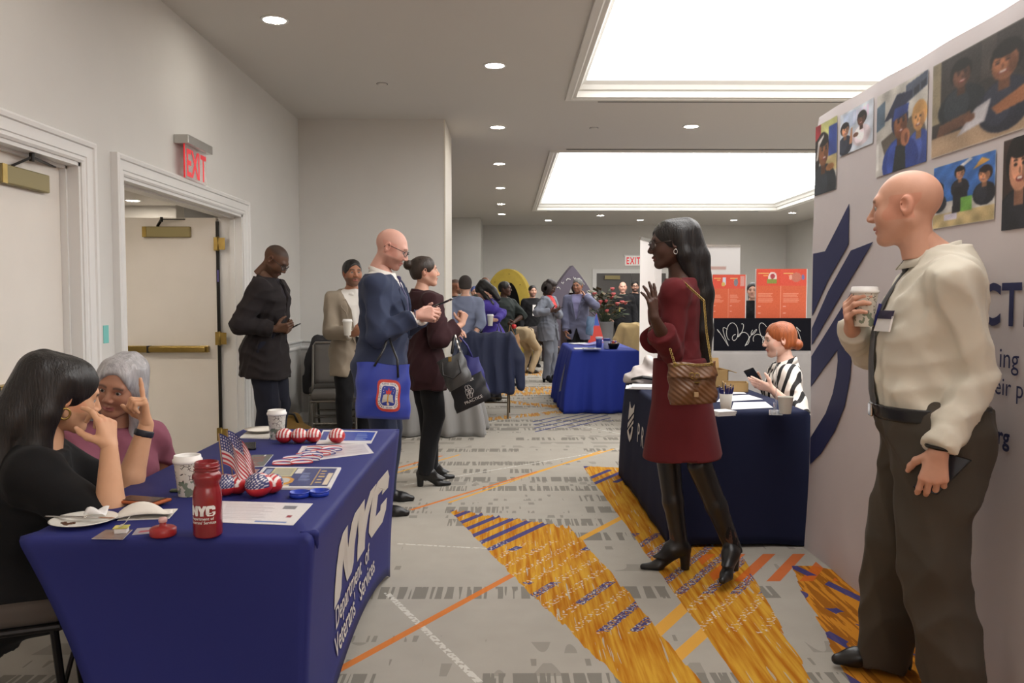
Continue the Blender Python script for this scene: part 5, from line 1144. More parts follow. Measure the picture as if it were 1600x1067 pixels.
def coffee_cup(label, loc, h=.115, r=.041, lid=True, m=None, group=None, tilt=None):
    t = thing('paper_cup', label, 'cup', loc, group=group); m = m or CUPPRINT
    MB().lathe([(r*.68, 0), (r*.70, .002), (r*.97, h - .004), (r, h), (r*.95, h), (r*.92, h - .006), (r*.66, .006), (.0005, .006)], 24).build('cup', m, t, smooth=True)
    if lid: MB().lathe([(r*1.03, h - .006), (r*1.06, h - .002), (r*1.06, h + .004), (r*.98, h + .006), (r*.95, h + .016), (r*.86, h + .017), (r*.84, h + .011), (.0005, h + .011)], 24).build('lid', LID, t, smooth=True)
    if tilt: t.rotation_euler = tilt
    return t
def phone(label, c, ax, ay, group=None, w_=.036, h_=.074, m=None):   # c centre, ax width axis, ay length axis (world)
    ax, ay = Vector(unit(ax)), Vector(unit(ay)); n = ax.cross(ay).normalized(); t = thing('smartphone', label, 'phone', tuple(c), group=group)
    MB().obox((0, 0, 0), ax, ay, n, w_, h_, .0042).build('case', m or PHONE, t, bevel=.003)
    MB().obox(n * .0046, ax, ay, n, w_ * .93, h_ * .95, .0004).build('screen', mat('screen_glass', rgb(46, 50, 58), .08), t)
    return t
# --- bald man in a white shirt by the backdrop
p = Person('bald man in cream dress shirt and grey tie holding a coffee cup', (1.405, 2.70), -76, 1.77, skin=(208, 158, 134), det=2, belly=.035, wide=1.0, head=(20, 3, 0), lean=0, neck=.098,
           arms={'L': dict(to=at(1466, 705, 2.47), hint=(1.0, .3, 0), hw=True, fdirw=(-.12, .05, -1), dorsw=(-.55, -1, 0), pose='loose'),
                 'R': dict(to=at(1331, 515, 2.80), hint=(.3, 1, -.8), hw=True, fdirw=(-.45, -.55, .8), dorsw=(-1, .35, 0), pose='cup')},
           feetw={'R': (1.385, 2.97, -84), 'L': (1.45, 2.60, -100)})
SHIRT = cloth('cream_shirt', rgb(214, 208, 192), .7, bump=.3)
p.body(brow=(120, 92, 74), lips=(178, 112, 102), smile=.6, jaw=1.1); p.top(SHIRT, e=.014, sleeve=1.97, hem=.022, neck=.328, fold=.010, fsc=36, sl_e=.010, slw=1.08, cuff=.004); p.collar(SHIRT, e=.008, hgt=.046, fwd=.030)
p.tie(cloth('grey_tie', rgb(92, 92, 94), .6), t1=.0, e=.024, wd=.040); p.lower(cloth('taupe_trousers', rgb(74, 68, 60), .8), e=.024, top=.032, wide=1.16, hem=.015, fold=.014, cuffw=.012); p.band(LEATHER, .014, .040, .030); p.shoes(LEATHER)
bk = MB(); c_ = p.front(0, .027, .034); bk.obox(c_, p.sr, p.sf, p.u, .024, .005, .022).build('belt_buckle', M_CHROME, p.root, bevel=.004)
cs = [p.front(-.075 + dx, .195 + dz, .024) for dx, dz in ((-.05, -.02), (.035, -.02), (.035, .008), (-.05, .008))]
MB().add(cs + [c + p.sf * .006 for c in cs], [(0,1,2,3),(7,6,5,4),(0,4,5,1),(1,5,6,2),(2,6,7,3),(3,7,4,0)]).build('name_badge', mat('badge_white', rgb(232, 230, 228), .4), p.root)
cs = [p.front(-.075 + dx, .195 + dz, .026) for dx, dz in ((-.05, .003), (.035, .003), (.035, .018), (-.05, .018))]
MB().add(cs + [c + p.sf * .006 for c in cs], [(0,1,2,3),(7,6,5,4),(0,4,5,1),(1,5,6,2),(2,6,7,3),(3,7,4,0)]).build('badge_band', mat('badge_navy', rgb(34, 32, 66), .4), p.root)
MB().tube([p.front(-.02, .185, .028), p.front(-.02, .225, .032)], .005, 8).build('pocket_pen', mat('pen_blue', rgb(40, 44, 120), .3), p.root)
MB().tube([p.arms['L'][1] + p.arms['L'][2] * -.012 + .034 * (math.cos(a) * unit(np.cross(p.arms['L'][2], p.arms['L'][3])) + math.sin(a) * p.arms['L'][3] * .8) for a in np.linspace(0, 2*PI, 16, endpoint=False)], .006, 6, closed=True).build('wristwatch', M_DARKMETAL, p.root)
g_, th, fd, do = p.palm('R', (0.01, .075, -.052)); coffee_cup('lidded coffee cup with curl print held by the bald man in cream shirt', tuple(p.l2w(g_) - V3(0, 0, .06)), h=.115, r=.043)
g_, th, fd, do = p.palm('L', (-.02, .07, -.032)); wv = lambda q: p.l2w(q) - p.loc
phone('black phone held low by the bald man in cream shirt', p.l2w(g_), wv(th) + V3(.4, 0, 0), wv(fd) + wv(th) * .6)
# --- woman in the dark red dress
p = Person('woman in dark red dress and tall black boots with long black hair', (0.85, 4.02), -72, 1.66, sex='f', skin=SKIN_D, det=2, heel=.07, head=(-16, 3, 0), lean=2, neck=.03,
           arms={'L': dict(to=at(1022, 497, 3.72), hint=(-.3, -.4, -1), hw=True, fdirw=(-.1, .0, 1), dorsw=(.7, -.7, 0), pose='open'),
                 'R': dict(to=at(1020, 528, 3.98), hint=(-.4, .6, -1), hw=True, fdirw=(-.2, -.7, .55), dorsw=(-.8, .2, .3), pose='loose')},
           feetw={'R': (.86, 4.10, -88), 'L': (1.10, 3.93, -150)})
RED = cloth('oxblood_knit', rgb(94, 30, 34), .9, bump=.25)
p.body(brow=(25, 18, 16), lips=(112, 58, 54)); p.top(RED, e=.008, sleeve=1.62, hem=-.03, neck=.302, cuff=.035, fold=.005, name='dress_top'); p.skirt(RED, e=.024, top=.07, hem=-.215, flare=.045, name='dress_skirt', fold=.007)
p.lower(cloth('black_tights', rgb(24, 22, 24), .9), e=-.009, top=.0, butt=False, name='tights', fold=.003); p.shoes(mat('boot_leather', rgb(24, 23, 24), .34, bump=.12, bscale=18), shaft=1.02, toe=.8, length=.15)
p.hair(BLACKHAIR, 'long', e=.010, line=.062, strands=[([(.0, -.08, .05), (.0, -.115, -.08), (-.01, -.125, -.26), (0, -.115, -.44), (.0, -.115, -.60)], [.075, .068, .064, .062, .040]), ([(-.058, -.03, .05), (-.066, -.05, -.06), (-.05, -.09, -.2)], [.032, .036, .04]), ([(.058, -.03, .05), (.066, -.05, -.06), (.05, -.09, -.2), (.04, -.1, -.45)], [.032, .036, .045, .04])])
p.glasses(mat('tortoise', rgb(52, 40, 34), .3), w_=.027, h_=.022)
for g in (-1, 1): MB().tube([p.h2l((g*.088 + .0*math.cos(a), -.006 + .009*math.cos(a), -.042 + .012*math.sin(a))) for a in np.linspace(0, 2*PI, 14, endpoint=False)], .0025, 6, closed=True).build('earring', M_CHROME, p.root, smooth=True)
RW = p
# --- seated woman with long black hair
def seated(label, head_px, d, heading, H, lean, hd, **k):
    hp = at(head_px[0], head_px[1], d); u = V3(0, math.sin(RAD(lean)), math.cos(RAD(lean))); off = u * .315 * H + V3(0, .06, .086 * H)
    c, n = math.cos(RAD(heading)), math.sin(RAD(heading)); wx = off[0]*c + off[1]*n; wy = -off[0]*n + off[1]*c
    pel = (hp.x - wx, hp.y - wy, hp.z - off[2])
    return Person(label, (pel[0], pel[1]), heading, H, pelvis=(0, 0, pel[2]), lean=lean, head=hd, feet={'L': (-.13, .38, 0), 'R': (.13, .38, 0)}, **k), pel
p, pel1 = seated('seated woman with long black hair resting her chin on one hand', (110, 614), 2.62, 66, 1.66, 20, (-14, -4, 0), sex='f', skin=(206, 158, 124), det=2,
           arms={'R': dict(to=at(171, 698, 2.47), hint=(.1, -.2, -1), hw=True, fdirw=(-.22, .2, 1), dorsw=(.9, -.4, 0), pose='chin'),
                 'L': dict(to=at(229, 663, 2.78), hint=(.25, -.1, -1), hw=True, fdirw=(-.08, .0, 1), dorsw=(.9, .5, 0), pose='point')})
p.body(bare_arm=1, brow=(40, 28, 24), arm_r=1.12); TEE = cloth('black_tee', rgb(16, 16, 18)); p.top(TEE, fold=.004, e=.014, sleeve=.92, hem=-.06, neck=.305, name='tee', slw=1.15); p.lower(BLACKCLOTH, e=.01); p.shoes(LEATHER)
p.hair(BLACKHAIR, 'long', e=.011, line=.066, strands=[([(.0, -.08, .05), (.0, -.115, -.1), (.0, -.125, -.25), (.01, -.12, -.40)], [.078, .074, .072, .05]), ([(.060, -.03, .05), (.070, -.05, -.06), (.075, -.05, -.18), (.07, .01, -.34)], [.032, .038, .042, .03]), ([(-.060, -.03, .05), (-.070, -.04, -.06), (-.07, -.03, -.2), (-.06, .02, -.36)], [.032, .036, .04, .03])])
for g in (-1, 1): MB().tube([p.h2l((g*.088, -.004 + .016*math.cos(a), -.048 + .017*math.sin(a))) for a in np.linspace(0, 2*PI, 16, endpoint=False)], .0035, 6, closed=True).build('earring', M_BRASS, p.root, smooth=True)
el, wr, fd, do = p.arms['L'][:4]; ax_ = unit(wr - el); s1 = unit(np.cross(ax_, do)); s2 = np.cross(ax_, s1)
F = Fld(wr - .06, wr + .06, .004); q_ = wr - ax_ * .03; F.cone(q_ - ax_ * .004, q_ + ax_ * .004, .0315, k=0); F.cut(q_ + ax_ * .011, ax_); F.cut(q_ - ax_ * .011, -ax_); v, f = F.mesh(); np_obj('wristband', v, f, mat('band_navy', rgb(26, 28, 40), .5), p.root)
cs = [p.front(.075 + dx, .215 + dz, .030) for dx, dz in ((-.03, -.012), (.03, -.012), (.03, .012), (-.03, .012))]; MB().add(cs, [(0, 1, 2, 3)]).build('name_badge', mat('badge_white', rgb(232, 230, 228), .4), p.root, solid=.003)
W1 = p
# --- seated woman with silver hair
p, pel2 = seated('seated woman with straight silver hair in a mauve top', (192, 604), 3.22, 128, 1.62, 12, (52, 4, -4), sex='f', skin=(170, 122, 98), det=2,
           arms={'R': dict(to=at(196, 772, 2.86), hint=(-.3, -.4, -1), hw=True, fdirw=(.8, -.1, -.1), dorsw=(0, 0, 1), pose='relaxed'), 'L': dict(to=at(268, 742, 3.3), hint=(.2, .4, -1), hw=True, fdirw=(.8, -.3, 0), dorsw=(0, 0, 1), pose='relaxed')})
p.body(bare_arm=1, brow=(90, 70, 62), lips=(160, 92, 96), eyecol=(60, 44, 34)); p.top(cloth('mauve_knit', rgb(134, 78, 94), .85), e=.018, sleeve=1.5, hem=-.06, neck=.308, name='blouse', cuff=.02); p.lower(BLACKCLOTH, e=.01); p.shoes(LEATHER)
p.hair(GREYHAIR, 'long', e=.012, line=.084, strands=[([(.0, -.07, .05), (.0, -.10, -.1), (.0, -.10, -.22)], [.08, .075, .05]), ([(.05, -.0, .075), (.078, .0, .0), (.090, .0, -.10), (.088, .02, -.30)], [.03, .030, .034, .026]), ([(-.05, -.0, .075), (-.078, .0, .0), (-.090, .0, -.10), (-.088, .02, -.30)], [.03, .030, .034, .026])])
W2 = p
# --- man in black with a phone beside the door
p = Person('man in black suit jacket looking down at his phone beside the doorway', (-1.93, 6.70), 98, 1.80, skin=(92, 64, 48), det=2, head=(0, 34, 0), lean=4, neck=.03, headz=-.01,
           arms={'R': dict(to=at(430, 514, 6.52), hint=(-.7, -.5, -1), hw=True, fdirw=(1, .1, .1), dorsw=(.1, -1, -.4), pose='phone'), 'L': dict(to=at(436, 518, 6.72), hint=(-.6, .8, -1), hw=True, fdirw=(1, -.3, .1), dorsw=(0, .6, -1), pose='phone')})
p.body(brow=(30, 22, 20), lips=(110, 70, 62), beard=((50, 38, 34), .35), scalp=(62, 50, 44)); BJ = cloth('black_jacket', rgb(34, 29, 31), .85); p.top(cloth('charcoal_shirt', rgb(42, 38, 46)), e=.008, sleeve=1.8, hem=.01)
p.top(BJ, e=.026, sleeve=1.92, hem=-.125, neck=.318, vopen=(.16, .05), name='jacket', flare=.03); p.collar(BJ, e=.014, hgt=.03); p.lower(cloth('navy_trousers', rgb(27, 29, 42)), e=.018, wide=1.08); p.shoes(LEATHER); p.glasses(M_BLACK)
phone('black phone held in both hands by the man beside the doorway', at(455, 513, 6.62), (0.1, 1, .1), (1, 0, .55))
# --- man in beige blazer behind the blue suit
p = Person('man in beige blazer and white shirt with a paper cup, behind the blue suit', (-1.36, 7.4), 152, 1.70, skin=(168, 118, 92), det=1, head=(0, 0, 0),
           arms={'R': dict(to=at(552, 522, 7.12), hint=(-1, .2, -1), hw=True, fdirw=(.6, -.5, .3), dorsw=(-.3, -1, 0), pose='cup')})
p.body(brow=(30, 24, 22), beard=((60, 48, 44), .45)); WS = cloth('white_shirt', rgb(222, 218, 212), .7); p.top(WS, e=.008, sleeve=1.9, hem=.01); BG = cloth('beige_blazer', rgb(150, 138, 122)); p.top(BG, e=.022, sleeve=1.88, hem=-.13, vopen=(.02, .11, .02), name='blazer'); p.lapels(BG, .03, .10, .022); p.lower(BLACKCLOTH, e=.014); p.shoes(LEATHER); p.hair(BLACKHAIR, 'short', e=.008); p.collar(WS)
coffee_cup('lidded paper cup held by the man in the beige blazer', tuple(at(543, 524, 7.02)), h=.12, r=.04, m=CUPW)
# --- bald man in the blue suit with a phone and a tote
p = Person('bald bearded man in navy blue suit typing on a phone', (-0.80, 5.32), 96, 1.80, skin=(210, 162, 146), det=2, head=(-4, 20, 0), lean=3, belly=.012, neck=.03,
           arms={'R': dict(to=at(652, 492, 5.10), hint=(-.6, -.3, -1), hw=True, fdirw=(1, .05, .12), dorsw=(-.1, -1, .45), pose='phone'), 'L': dict(to=at(660, 496, 5.42), hint=(-.4, .9, -.8), hw=True, fdirw=(1, -.2, .1), dorsw=(.1, 1, -.3), pose='phone')},
           feetw={'R': (-.79, 5.14, 88), 'L': (-.80, 5.52, 86)})
p.body(brow=(120, 84, 66), lips=(180, 110, 104), beard=((128, 84, 70), .55), smile=.8); p.top(WS, e=.010, sleeve=1.95, hem=.01); p.collar(WS, e=.010, hgt=.044); p.tie(cloth('striped_tie', rgb(58, 56, 92), .5), t1=.03, e=.018)
SUIT = cloth('navy_suit', rgb(52, 60, 84), .8); p.top(SUIT, e=.024, sleeve=1.90, hem=-.125, neck=.306, vopen=(.09, .085, .0), name='suit_jacket', fold=.012); p.lapels(SUIT, .09, .085, .024); p.lower(cloth('navy_suit_trousers', rgb(38, 44, 64)), e=.016, wide=1.05); p.shoes(LEATHER); p.glasses(M_BLACK, h_=.016)
el, wr = p.arms['R'][:2]; MB().tube([el + (wr - el) * .93 + .0385 * (math.cos(a) * unit(np.cross(wr - el, V3(0, 0, 1))) + math.sin(a) * V3(0, 0, 1)) for a in np.linspace(0, 2*PI, 16, endpoint=False)], .004, 6, closed=True).build('sleeve_button_band', SUIT, p.root)
phone('dark phone in the hands of the bald man in the navy suit', at(690, 474, 5.22), (.1, 1, 0), (1, 0, .42))
SUITMAN = p
# --- woman with a bun in a maroon sweater
p = Person('woman with dark hair in a bun and maroon sweater, arms raised', (-0.60, 6.06), 62, 1.60, sex='f', skin=(204, 158, 136), det=2, heel=.06, wide=1.08, head=(14, -4, 0),
           arms={'R': dict(to=at(722, 506, 6.0), hint=(-.2, -.6, -1), hw=True, fdirw=(.25, .1, 1), dorsw=(.6, -.6, 0), pose='fist'), 'L': dict(to=at(708, 521, 6.18), hint=(.6, .4, -1), hw=True, fdirw=(.5, -.5, .2), dorsw=(0, -.2, 1), pose='loose')},
           feetw={'R': (-.58, 5.97, 80), 'L': (-.56, 6.18, 70)})
MAR = cloth('maroon_knit', rgb(54, 30, 34), .9); p.body(brow=(50, 38, 32)); p.top(MAR, e=.022, sleeve=1.72, hem=-.13, neck=.312, name='sweater', fold=.013, slw=1.2); p.collar(MAR, e=.012, hgt=.018, open_=False); p.lower(BLACKCLOTH, e=.010, wide=1.1); p.shoes(LEATHER, shaft=.22)
p.hair(BROWNHAIR, 'short', e=.008, extra=[((0, -.125, .062), (.040, .036, .038))])
BUN = p
# --- seated red-haired woman behind the navy table
p, pel3 = seated('seated woman with auburn hair in black and white striped shirt', (1209, 531), 5.55, -80, 1.66, 4, (-4, 2, 0), sex='f', skin=(216, 176, 158), det=2,
           arms={'L': dict(to=at(1206, 608, 5.22), hint=(.6, -.3, -1), hw=True, fdirw=(-1, .05, .35), dorsw=(0, -.8, -.6), pose='open'), 'R': dict(to=at(1192, 604, 5.72), hint=(.5, .7, -1), hw=True, fdirw=(-.8, -.3, .3), dorsw=(-.3, .6, -.5), pose='loose')})
def stripes():
    m = bpy.data.materials.new('striped_blouse'); m.use_nodes = True; nt = m.node_tree; E.nt = nt; b = nt.nodes['Principled BSDF']; b.inputs['Roughness'].default_value = .8
    tc = nt.nodes.new('ShaderNodeTexCoord'); sp = nt.nodes.new('ShaderNodeSeparateXYZ'); nt.links.new(tc.outputs['Object'], sp.inputs[0])
    x, y, z = (E(o) for o in sp.outputs); n = e_noise(x, y, z, 5.0, 1); q = ((y * 15.0 + x * 9.0 + z * 2.5 + n * 0.9)).frac()
    nt.links.new(e_mix(q.lt(.42), rgb(222, 216, 208), rgb(24, 22, 24)), b.inputs['Base Color']); return m
STR = stripes(); p.body(bare_arm=1, brow=(130, 84, 58), lips=(190, 112, 108), eyecol=(80, 90, 90)); p.top(STR, e=.016, sleeve=1.45, hem=-.04, neck=.308, name='blouse', vopen=(.2, .05), slw=1.15); p.collar(STR, e=.012, hgt=.03); p.lower(BLACKCLOTH, e=.01); p.shoes(LEATHER)
p.hair(REDHAIR, 'short', e=.010, line=.066, back=-.075, extra=[((0, -.115, -.045), (.045, .036, .036)), ((.055, -.03, -.02), (.03, .045, .05)), ((-.055, -.03, -.02), (.03, .045, .05))])
phone('black phone in the hand of the auburn haired woman', at(1178, 590, 5.6), (.6, -.4, .3), (-.6, -.2, .8))
RH_ = p
# --- the crowd down the aisle
def far(label, px, d, heading, H, skin, top, bottom, hair=None, det=0, sex='m', hk='short', hd=(0, 0, 0), head_top=None, **k):
    x = at(px, 468, d).x
    if head_top is not None: H = 1.35 + (468 - head_top) / 1300 * d
    kw = {a: k.pop(a) for a in list(k) if a in ('arms', 'lean', 'pelvis', 'feet', 'wide', 'heel', 'belly', 'neck', 'knees', 'side', 'twist', 'headz')}
    p = Person(label, (x, d), heading, H - kw.get('heel', 0), sex=sex, skin=skin, det=det, head=hd, **kw); p.body(eyes=det > 0, **{a: k.pop(a) for a in list(k) if a in ('beard', 'scalp', 'smile', 'brow', 'bare_arm', 'lips')})
    p.top(top, **{a: k.pop(a) for a in list(k) if a in ('e', 'sleeve', 'hem', 'name', 'cuff', 'slw', 'vopen')}); p.lower(bottom, e=.014); p.shoes(LEATHER)
    if hair: p.hair(hair, hk, **k)
    return p
BLUSH = cloth('chambray_shirt', rgb(118, 126, 150))
p = far('man seen from behind in grey beanie and chambray shirt, hands clasped', 727, 10.5, -6, 1.64, SKIN_L, BLUSH, cloth('light_jeans', rgb(112, 120, 146)), det=1, sleeve=1.45, hem=-.06, e=.018,
        arms={'L': dict(to=at(722, 531, 10.28), hint=(-1, -.2, -.3), hw=True, fdirw=(.5, 0, -.6), dorsw=(0, -1, 0), pose='loose'), 'R': dict(to=at(738, 528, 10.25), hint=(1, -.2, -.3), hw=True, fdirw=(-.8, 0, -.3), dorsw=(0, -1, 0), pose='loose')})
F = Fld((-.13, -.15, -.08), (.13, .13, .16), .008); F.ell((0, -.012, .036), (.088, .106, .098), k=0).ell((0, -.04, -.02), (.078, .07, .06), k=.02); F.cut((0, 0, -.03), (0, .25, -1)); v, f = F.mesh(); np_obj('beanie', p.HC + (v * p.hs) @ p.RH.T, f, cloth('grey_knit', rgb(66, 60, 58), .95), p.root)
PURP = cloth('purple_knit', rgb(72, 58, 146)); p = far('woman with dark hair in purple cardigan carrying tote bags and a cup', 772, 11.0, -60, 1.60, SKIN_L, PURP, BLACKCLOTH, BLACKHAIR, det=1, sex='f', hk='long', hd=(-10, 38, 0), lean=14, hem=-.05, e=.02,
        arms={'L': dict(to=at(776, 500, 10.72), hint=(.9, -.6, -.6), hw=True, fdirw=(-1, .1, .1), dorsw=(0, -1, .2), pose='cup')}, strands=[([(0, -.08, .05), (0, -.09, -.12), (0, -.06, -.25)], [.075, .06, .04]), ([(.06, 0, .05), (.07, .01, -.1)], [.03, .03]), ([(-.06, 0, .05), (-.07, .02, -.12), (-.06, .04, -.25)], [.03, .035, .03])])
PW = p; coffee_cup('white paper cup held by the woman in the purple cardigan', tuple(at(766, 509, 10.58)), h=.13, r=.042, m=CUPW)
far('man with glasses and cropped hair beside the pier edge', 711, 12.6, 60, 1.66, (150, 104, 80), BLACKCLOTH, DKTROUSER, scalp=(60, 48, 42), beard=((70, 56, 50), .4)).glasses(M_BLACK)
far('bald man with dark glasses behind the purple cardigan', 758, 14.2, 150, 1.73, SKIN_B, cloth('olive_coat', rgb(58, 56, 50)), DKTROUSER).glasses(M_BLACK)
p = far('smiling man with short locs in dark green shirt in front of the arch', 788, 13.0, 135, 1.63, SKIN_D, cloth('dark_green_shirt', rgb(38, 44, 42)), DKTROUSER, BLACKHAIR, det=1, sleeve=1.2, e=.02, hd=(-30, 0, 0), arms={'L': dict(to=at(802, 504, 12.85), hint=(1, 0, -.4), hw=True, pose='fist')}, hem=-.08, smile=1)
tag(MB().lathe([(.004, .0), (.028, .012), (.037, .035), (.034, .06), (.018, .072), (.004, .066)], 14).build('apple', mat('apple_red', rgb(196, 40, 44), .35), smooth=True), 'small red apple in the hand of the man with locs', 'fruit').location = tuple(at(803, 514, 12.78))
p = far('man in black sweater with a white paper on his chest', 832, 16.7, 165, 1.63, SKIN_L, BLACKCLOTH, DKTROUSER, BLACKHAIR, hem=-.08, e=.02, beard=((70, 52, 46), .5))
cs = [p.front(-.05 + dx, .15 + dz, .03) for dx, dz in ((-.09, -.05), (.09, -.05), (.09, .085), (-.09, .085))]; MB().add(cs, [(0, 1, 2, 3)]).build('chest_print', mat('badge_white', rgb(232, 230, 228), .4), p.root, solid=.003)
GREY = cloth('grey_suit', rgb(112, 116, 126)); p = far('woman in grey trouser suit and black ankle boots reading her phone', 857, 13.6, 118, 1.66, SKIN_D, cloth('coral_top', rgb(190, 66, 66)), GREY, hair_mat('dark_curls', rgb(38, 28, 25), .6), det=1, sex='f', hk='curly', hd=(0, 26, 0), hem=.01, e=.010, heel=.05, wide=1.06, sleeve=1.2,
        arms={'R': dict(to=at(862, 486, 13.3), hint=(-1, -.3, -.5), hw=True, fdirw=(1, -.1, .2), dorsw=(0, -.6, -.6), pose='phone'), 'L': dict(to=at(868, 486, 13.42), hint=(.6, .6, -1), hw=True, fdirw=(.5, -.6, .2), dorsw=(0, .4, -1), pose='phone')}, extra=[((g*.070, -.01, -.03), (.065, .085, .11)) for g in (-1, 1)] + [((0, -.07, -.02), (.10, .08, .12)), ((0, -.01, .085), (.095, .10, .06))])
p.top(GREY, e=.022, sleeve=1.9, hem=-.14, vopen=(.03, .09, .03), name='suit_jacket', flare=.02); phone('phone read by the woman in the grey trouser suit', at(873, 482, 13.25), (.2, 1, 0), (1, 0, .3)); p.lapels(GREY, .04, .09, .024)
for o_ in [c for c in p.root.children if c.name.startswith('shoe')]: bpy.data.objects.remove(o_)
p.shoes(cloth('black_suede', rgb(16, 16, 18)), shaft=.32, toe=.85)
BJK = cloth('slate_jacket', rgb(92, 94, 116)); p = far('man in slate blue jacket holding one hand to his ear', 903, 14.0, 196, 1.70, (150, 106, 84), cloth('lilac_shirt', rgb(130, 128, 164)), BLACKCLOTH, hair_mat('grey_short', rgb(88, 86, 84), .6), det=1, hem=.01, e=.010, hd=(12, 8, 0), beard=((120, 96, 84), .4),
        arms={'L': dict(to=at(914, 462, 13.80), hint=(1, -.5, -1), hw=True, fdirw=(-.25, .7, .55), dorsw=(1, -.3, .2), pose='open'), 'R': dict(to=at(884, 517, 13.9), hint=(-1, .3, 0), hw=True, pose='loose')})
p.top(BJK, e=.026, sleeve=1.92, hem=-.13, vopen=(.06, .09, -.01), name='jacket'); p.lapels(BJK, .06, .09, .028)
p = far('bald smiling man in black jacket by the flowers', 973, 18.0, 186, 1.73, (210, 160, 140), BLACKCLOTH, DKTROUSER, hem=-.08, e=.026, beard=((150, 110, 96), .4), smile=1, arms={'R': dict(to=at(953, 500, 17.7), hint=(-1, 0, -.6), hw=True, pose='fist')})
MB().obox(p.front(-.06, .21, .034), p.sr, p.sf, p.u, .028, .004, .028).build('name_badge', mat('badge_white', rgb(232, 230, 228), .4), p.root); MB().obox(p.front(.07, .13, .034), p.sr, p.sf, p.u, .012, .004, .05).build('yellow_badge', mat('badge_yellow', rgb(190, 176, 60), .4), p.root)
far('dark haired man with glasses and beard in black by the far doors', 992, 18.6, 184, 1.76, SKIN_L, BLACKCLOTH, DKTROUSER, BLACKHAIR, beard=((60, 46, 42), .8), hem=-.08, e=.02).glasses(M_BLACK)
p = far('person bending over in khaki trousers and dark top behind the grey suit', 824, 15.2, 40, 1.66, SKIN_L, cloth('brown_black_top', rgb(46, 38, 38)), cloth('khaki', rgb(168, 148, 118)), BLACKHAIR, lean=88, pelvis=(0, -.1, .72), hem=-.02, arms={'L': dict(to=(1.0, 15.7, .35), hint=(0, 0, -1), hw=True), 'R': dict(to=(1.05, 15.5, .35), hint=(0, 0, -1), hw=True)}, hd=(0, -20, 0))
far('woman with dark hair partly hidden behind the orange display boards', 1176, 11.6, 200, 1.58, SKIN_L, BLACKCLOTH, DKTROUSER, BLACKHAIR, sex='f', hk='long', strands=[([(0, -.08, .05), (0, -.1, -.2)], [.075, .06])])
far('dark haired person with a pale blue cap beyond the beanie', 742, 15.8, 175, 1.60, SKIN_L, cloth('blue_grey_top', rgb(90, 100, 140)), DKTROUSER, hair_mat('cap_blue', rgb(90, 104, 160), .8), back=.0, e=.012)
# ---------------------------------------------------------------- things on the blue table
TT = TZ + .002
def tp(px, py, z=TT): return ground(px, py, z)
def sheet(name, label, cat, corners, painter, nu=60, nv=45, group=None, thick=.001, m=None, z=TT, kids=None):
    """a sheet lying flat; corners in pixels: near-left, near-right, far-right, far-left"""
    P = [tp(*c, z) for c in corners]; o_ = (P[0] + P[1] + P[2] + P[3]) / 4; t = thing(name, label, cat, (o_.x, o_.y, z), group=group); Q = [p - o_ for p in P]
    def fn(u, v): a = Q[0].lerp(Q[1], u); b = Q[3].lerp(Q[2], u); c = a.lerp(b, v); return (c.x, c.y, thick)
    panel('print', fn, nu, nv, painter, m or M_GLOSSINK, t); MB().prism([(0, 0), (1, 0), (1, 1), (0, 1)], lambda u, v: (fn(u, v)[0], fn(u, v)[1], 0), (0, 0, thick - .0003)).build('sheet', M_PAPER, t); return t
# red sports bottle and its cap
M_REDP = mat('red_plastic', rgb(128, 26, 34), .25, coat=.3); M_REDL = mat('red_cap', rgb(150, 32, 34), .35)
b0 = tp(325, 836); t = thing('water_bottle', 'open red plastic sports bottle with white print on the blue table', 'bottle', tuple(b0))
R_ = .0365; prof = [(R_*.9, 0), (R_, .006), (R_, .055), (R_*.99, .10), (R_*.94, .118), (R_*.86, .126), (R_*.84, .133), (R_*.92, .142), (R_*1.0, .152), (R_*.98, .160), (R_*.84, .165), (R_*.80, .168), (R_*.82, .176), (R_*.82, .190), (R_*.76, .192), (R_*.74, .165), (R_*.8, .10), (R_*.8, .01), (.0005, .008)]
MB().lathe(prof, 28).build('bottle', M_REDP, t, smooth=True)
for zz in (.172, .180): MB().tube([(R_*.84*math.cos(a), R_*.84*math.sin(a), zz) for a in np.linspace(0, 2*PI, 24, endpoint=False)], .0022, 6, closed=True).build('neck_thread', M_REDP, t, smooth=True)
def wrapf(R, a0): return lambda u, v: (R * math.cos(a0 + u / R), R * math.sin(a0 + u / R), v)
wf = wrapf(R_ + .0008, -PI/2 - .95)
for ch, u0 in (('N', 0.0), ('Y', .022), ('C', .044)):
    MB().prism([(u0 + .024 * (a[0] + (b[0]-a[0])*q/3), .058 + .026 * (a[1] + (b[1]-a[1])*q/3)) for a, b in zip(GL[ch], GL[ch][1:] + GL[ch][:1]) for q in range(3)], wf, (0, 0, 0.0002)).build('logo_letter', M_PAPER, t)
for tx, zz in (('Department of', .048), ("Veterans' Services", .038)): lettering('print_line', tx, lambda u, v: wf(u, zz + v), M_PAPER, t, .0105, bold=.0001, width=1.0 if tx[0] == 'D' else .9)['kind'] = 'stuff'
c0 = tp(255, 836); t = thing('drink_cap', 'red sports bottle cap lying on the blue table', 'cap', tuple(c0)); MB().lathe([(.031, 0), (.033, .004), (.033, .018), (.028, .022), (.010, .024), (.008, .030), (.008, .036), (.0005, .037)], 24).build('cap', M_REDL, t, smooth=True); MB().lathe([(.010, .034), (.011, .040), (.009, .046), (.0005, .047)], 14).build('spout', mat('spout_pink', rgb(214, 170, 166), .4), t, smooth=True)
# cups
q = tp(294, 774); coffee_cup('lidded paper coffee cup with curl print beside the red bottle', tuple(q), h=.110, r=.042)
q = tp(433, 686); coffee_cup('lidded paper coffee cup with curl print beside the cream paper plate', tuple(q), h=.112, r=.040)
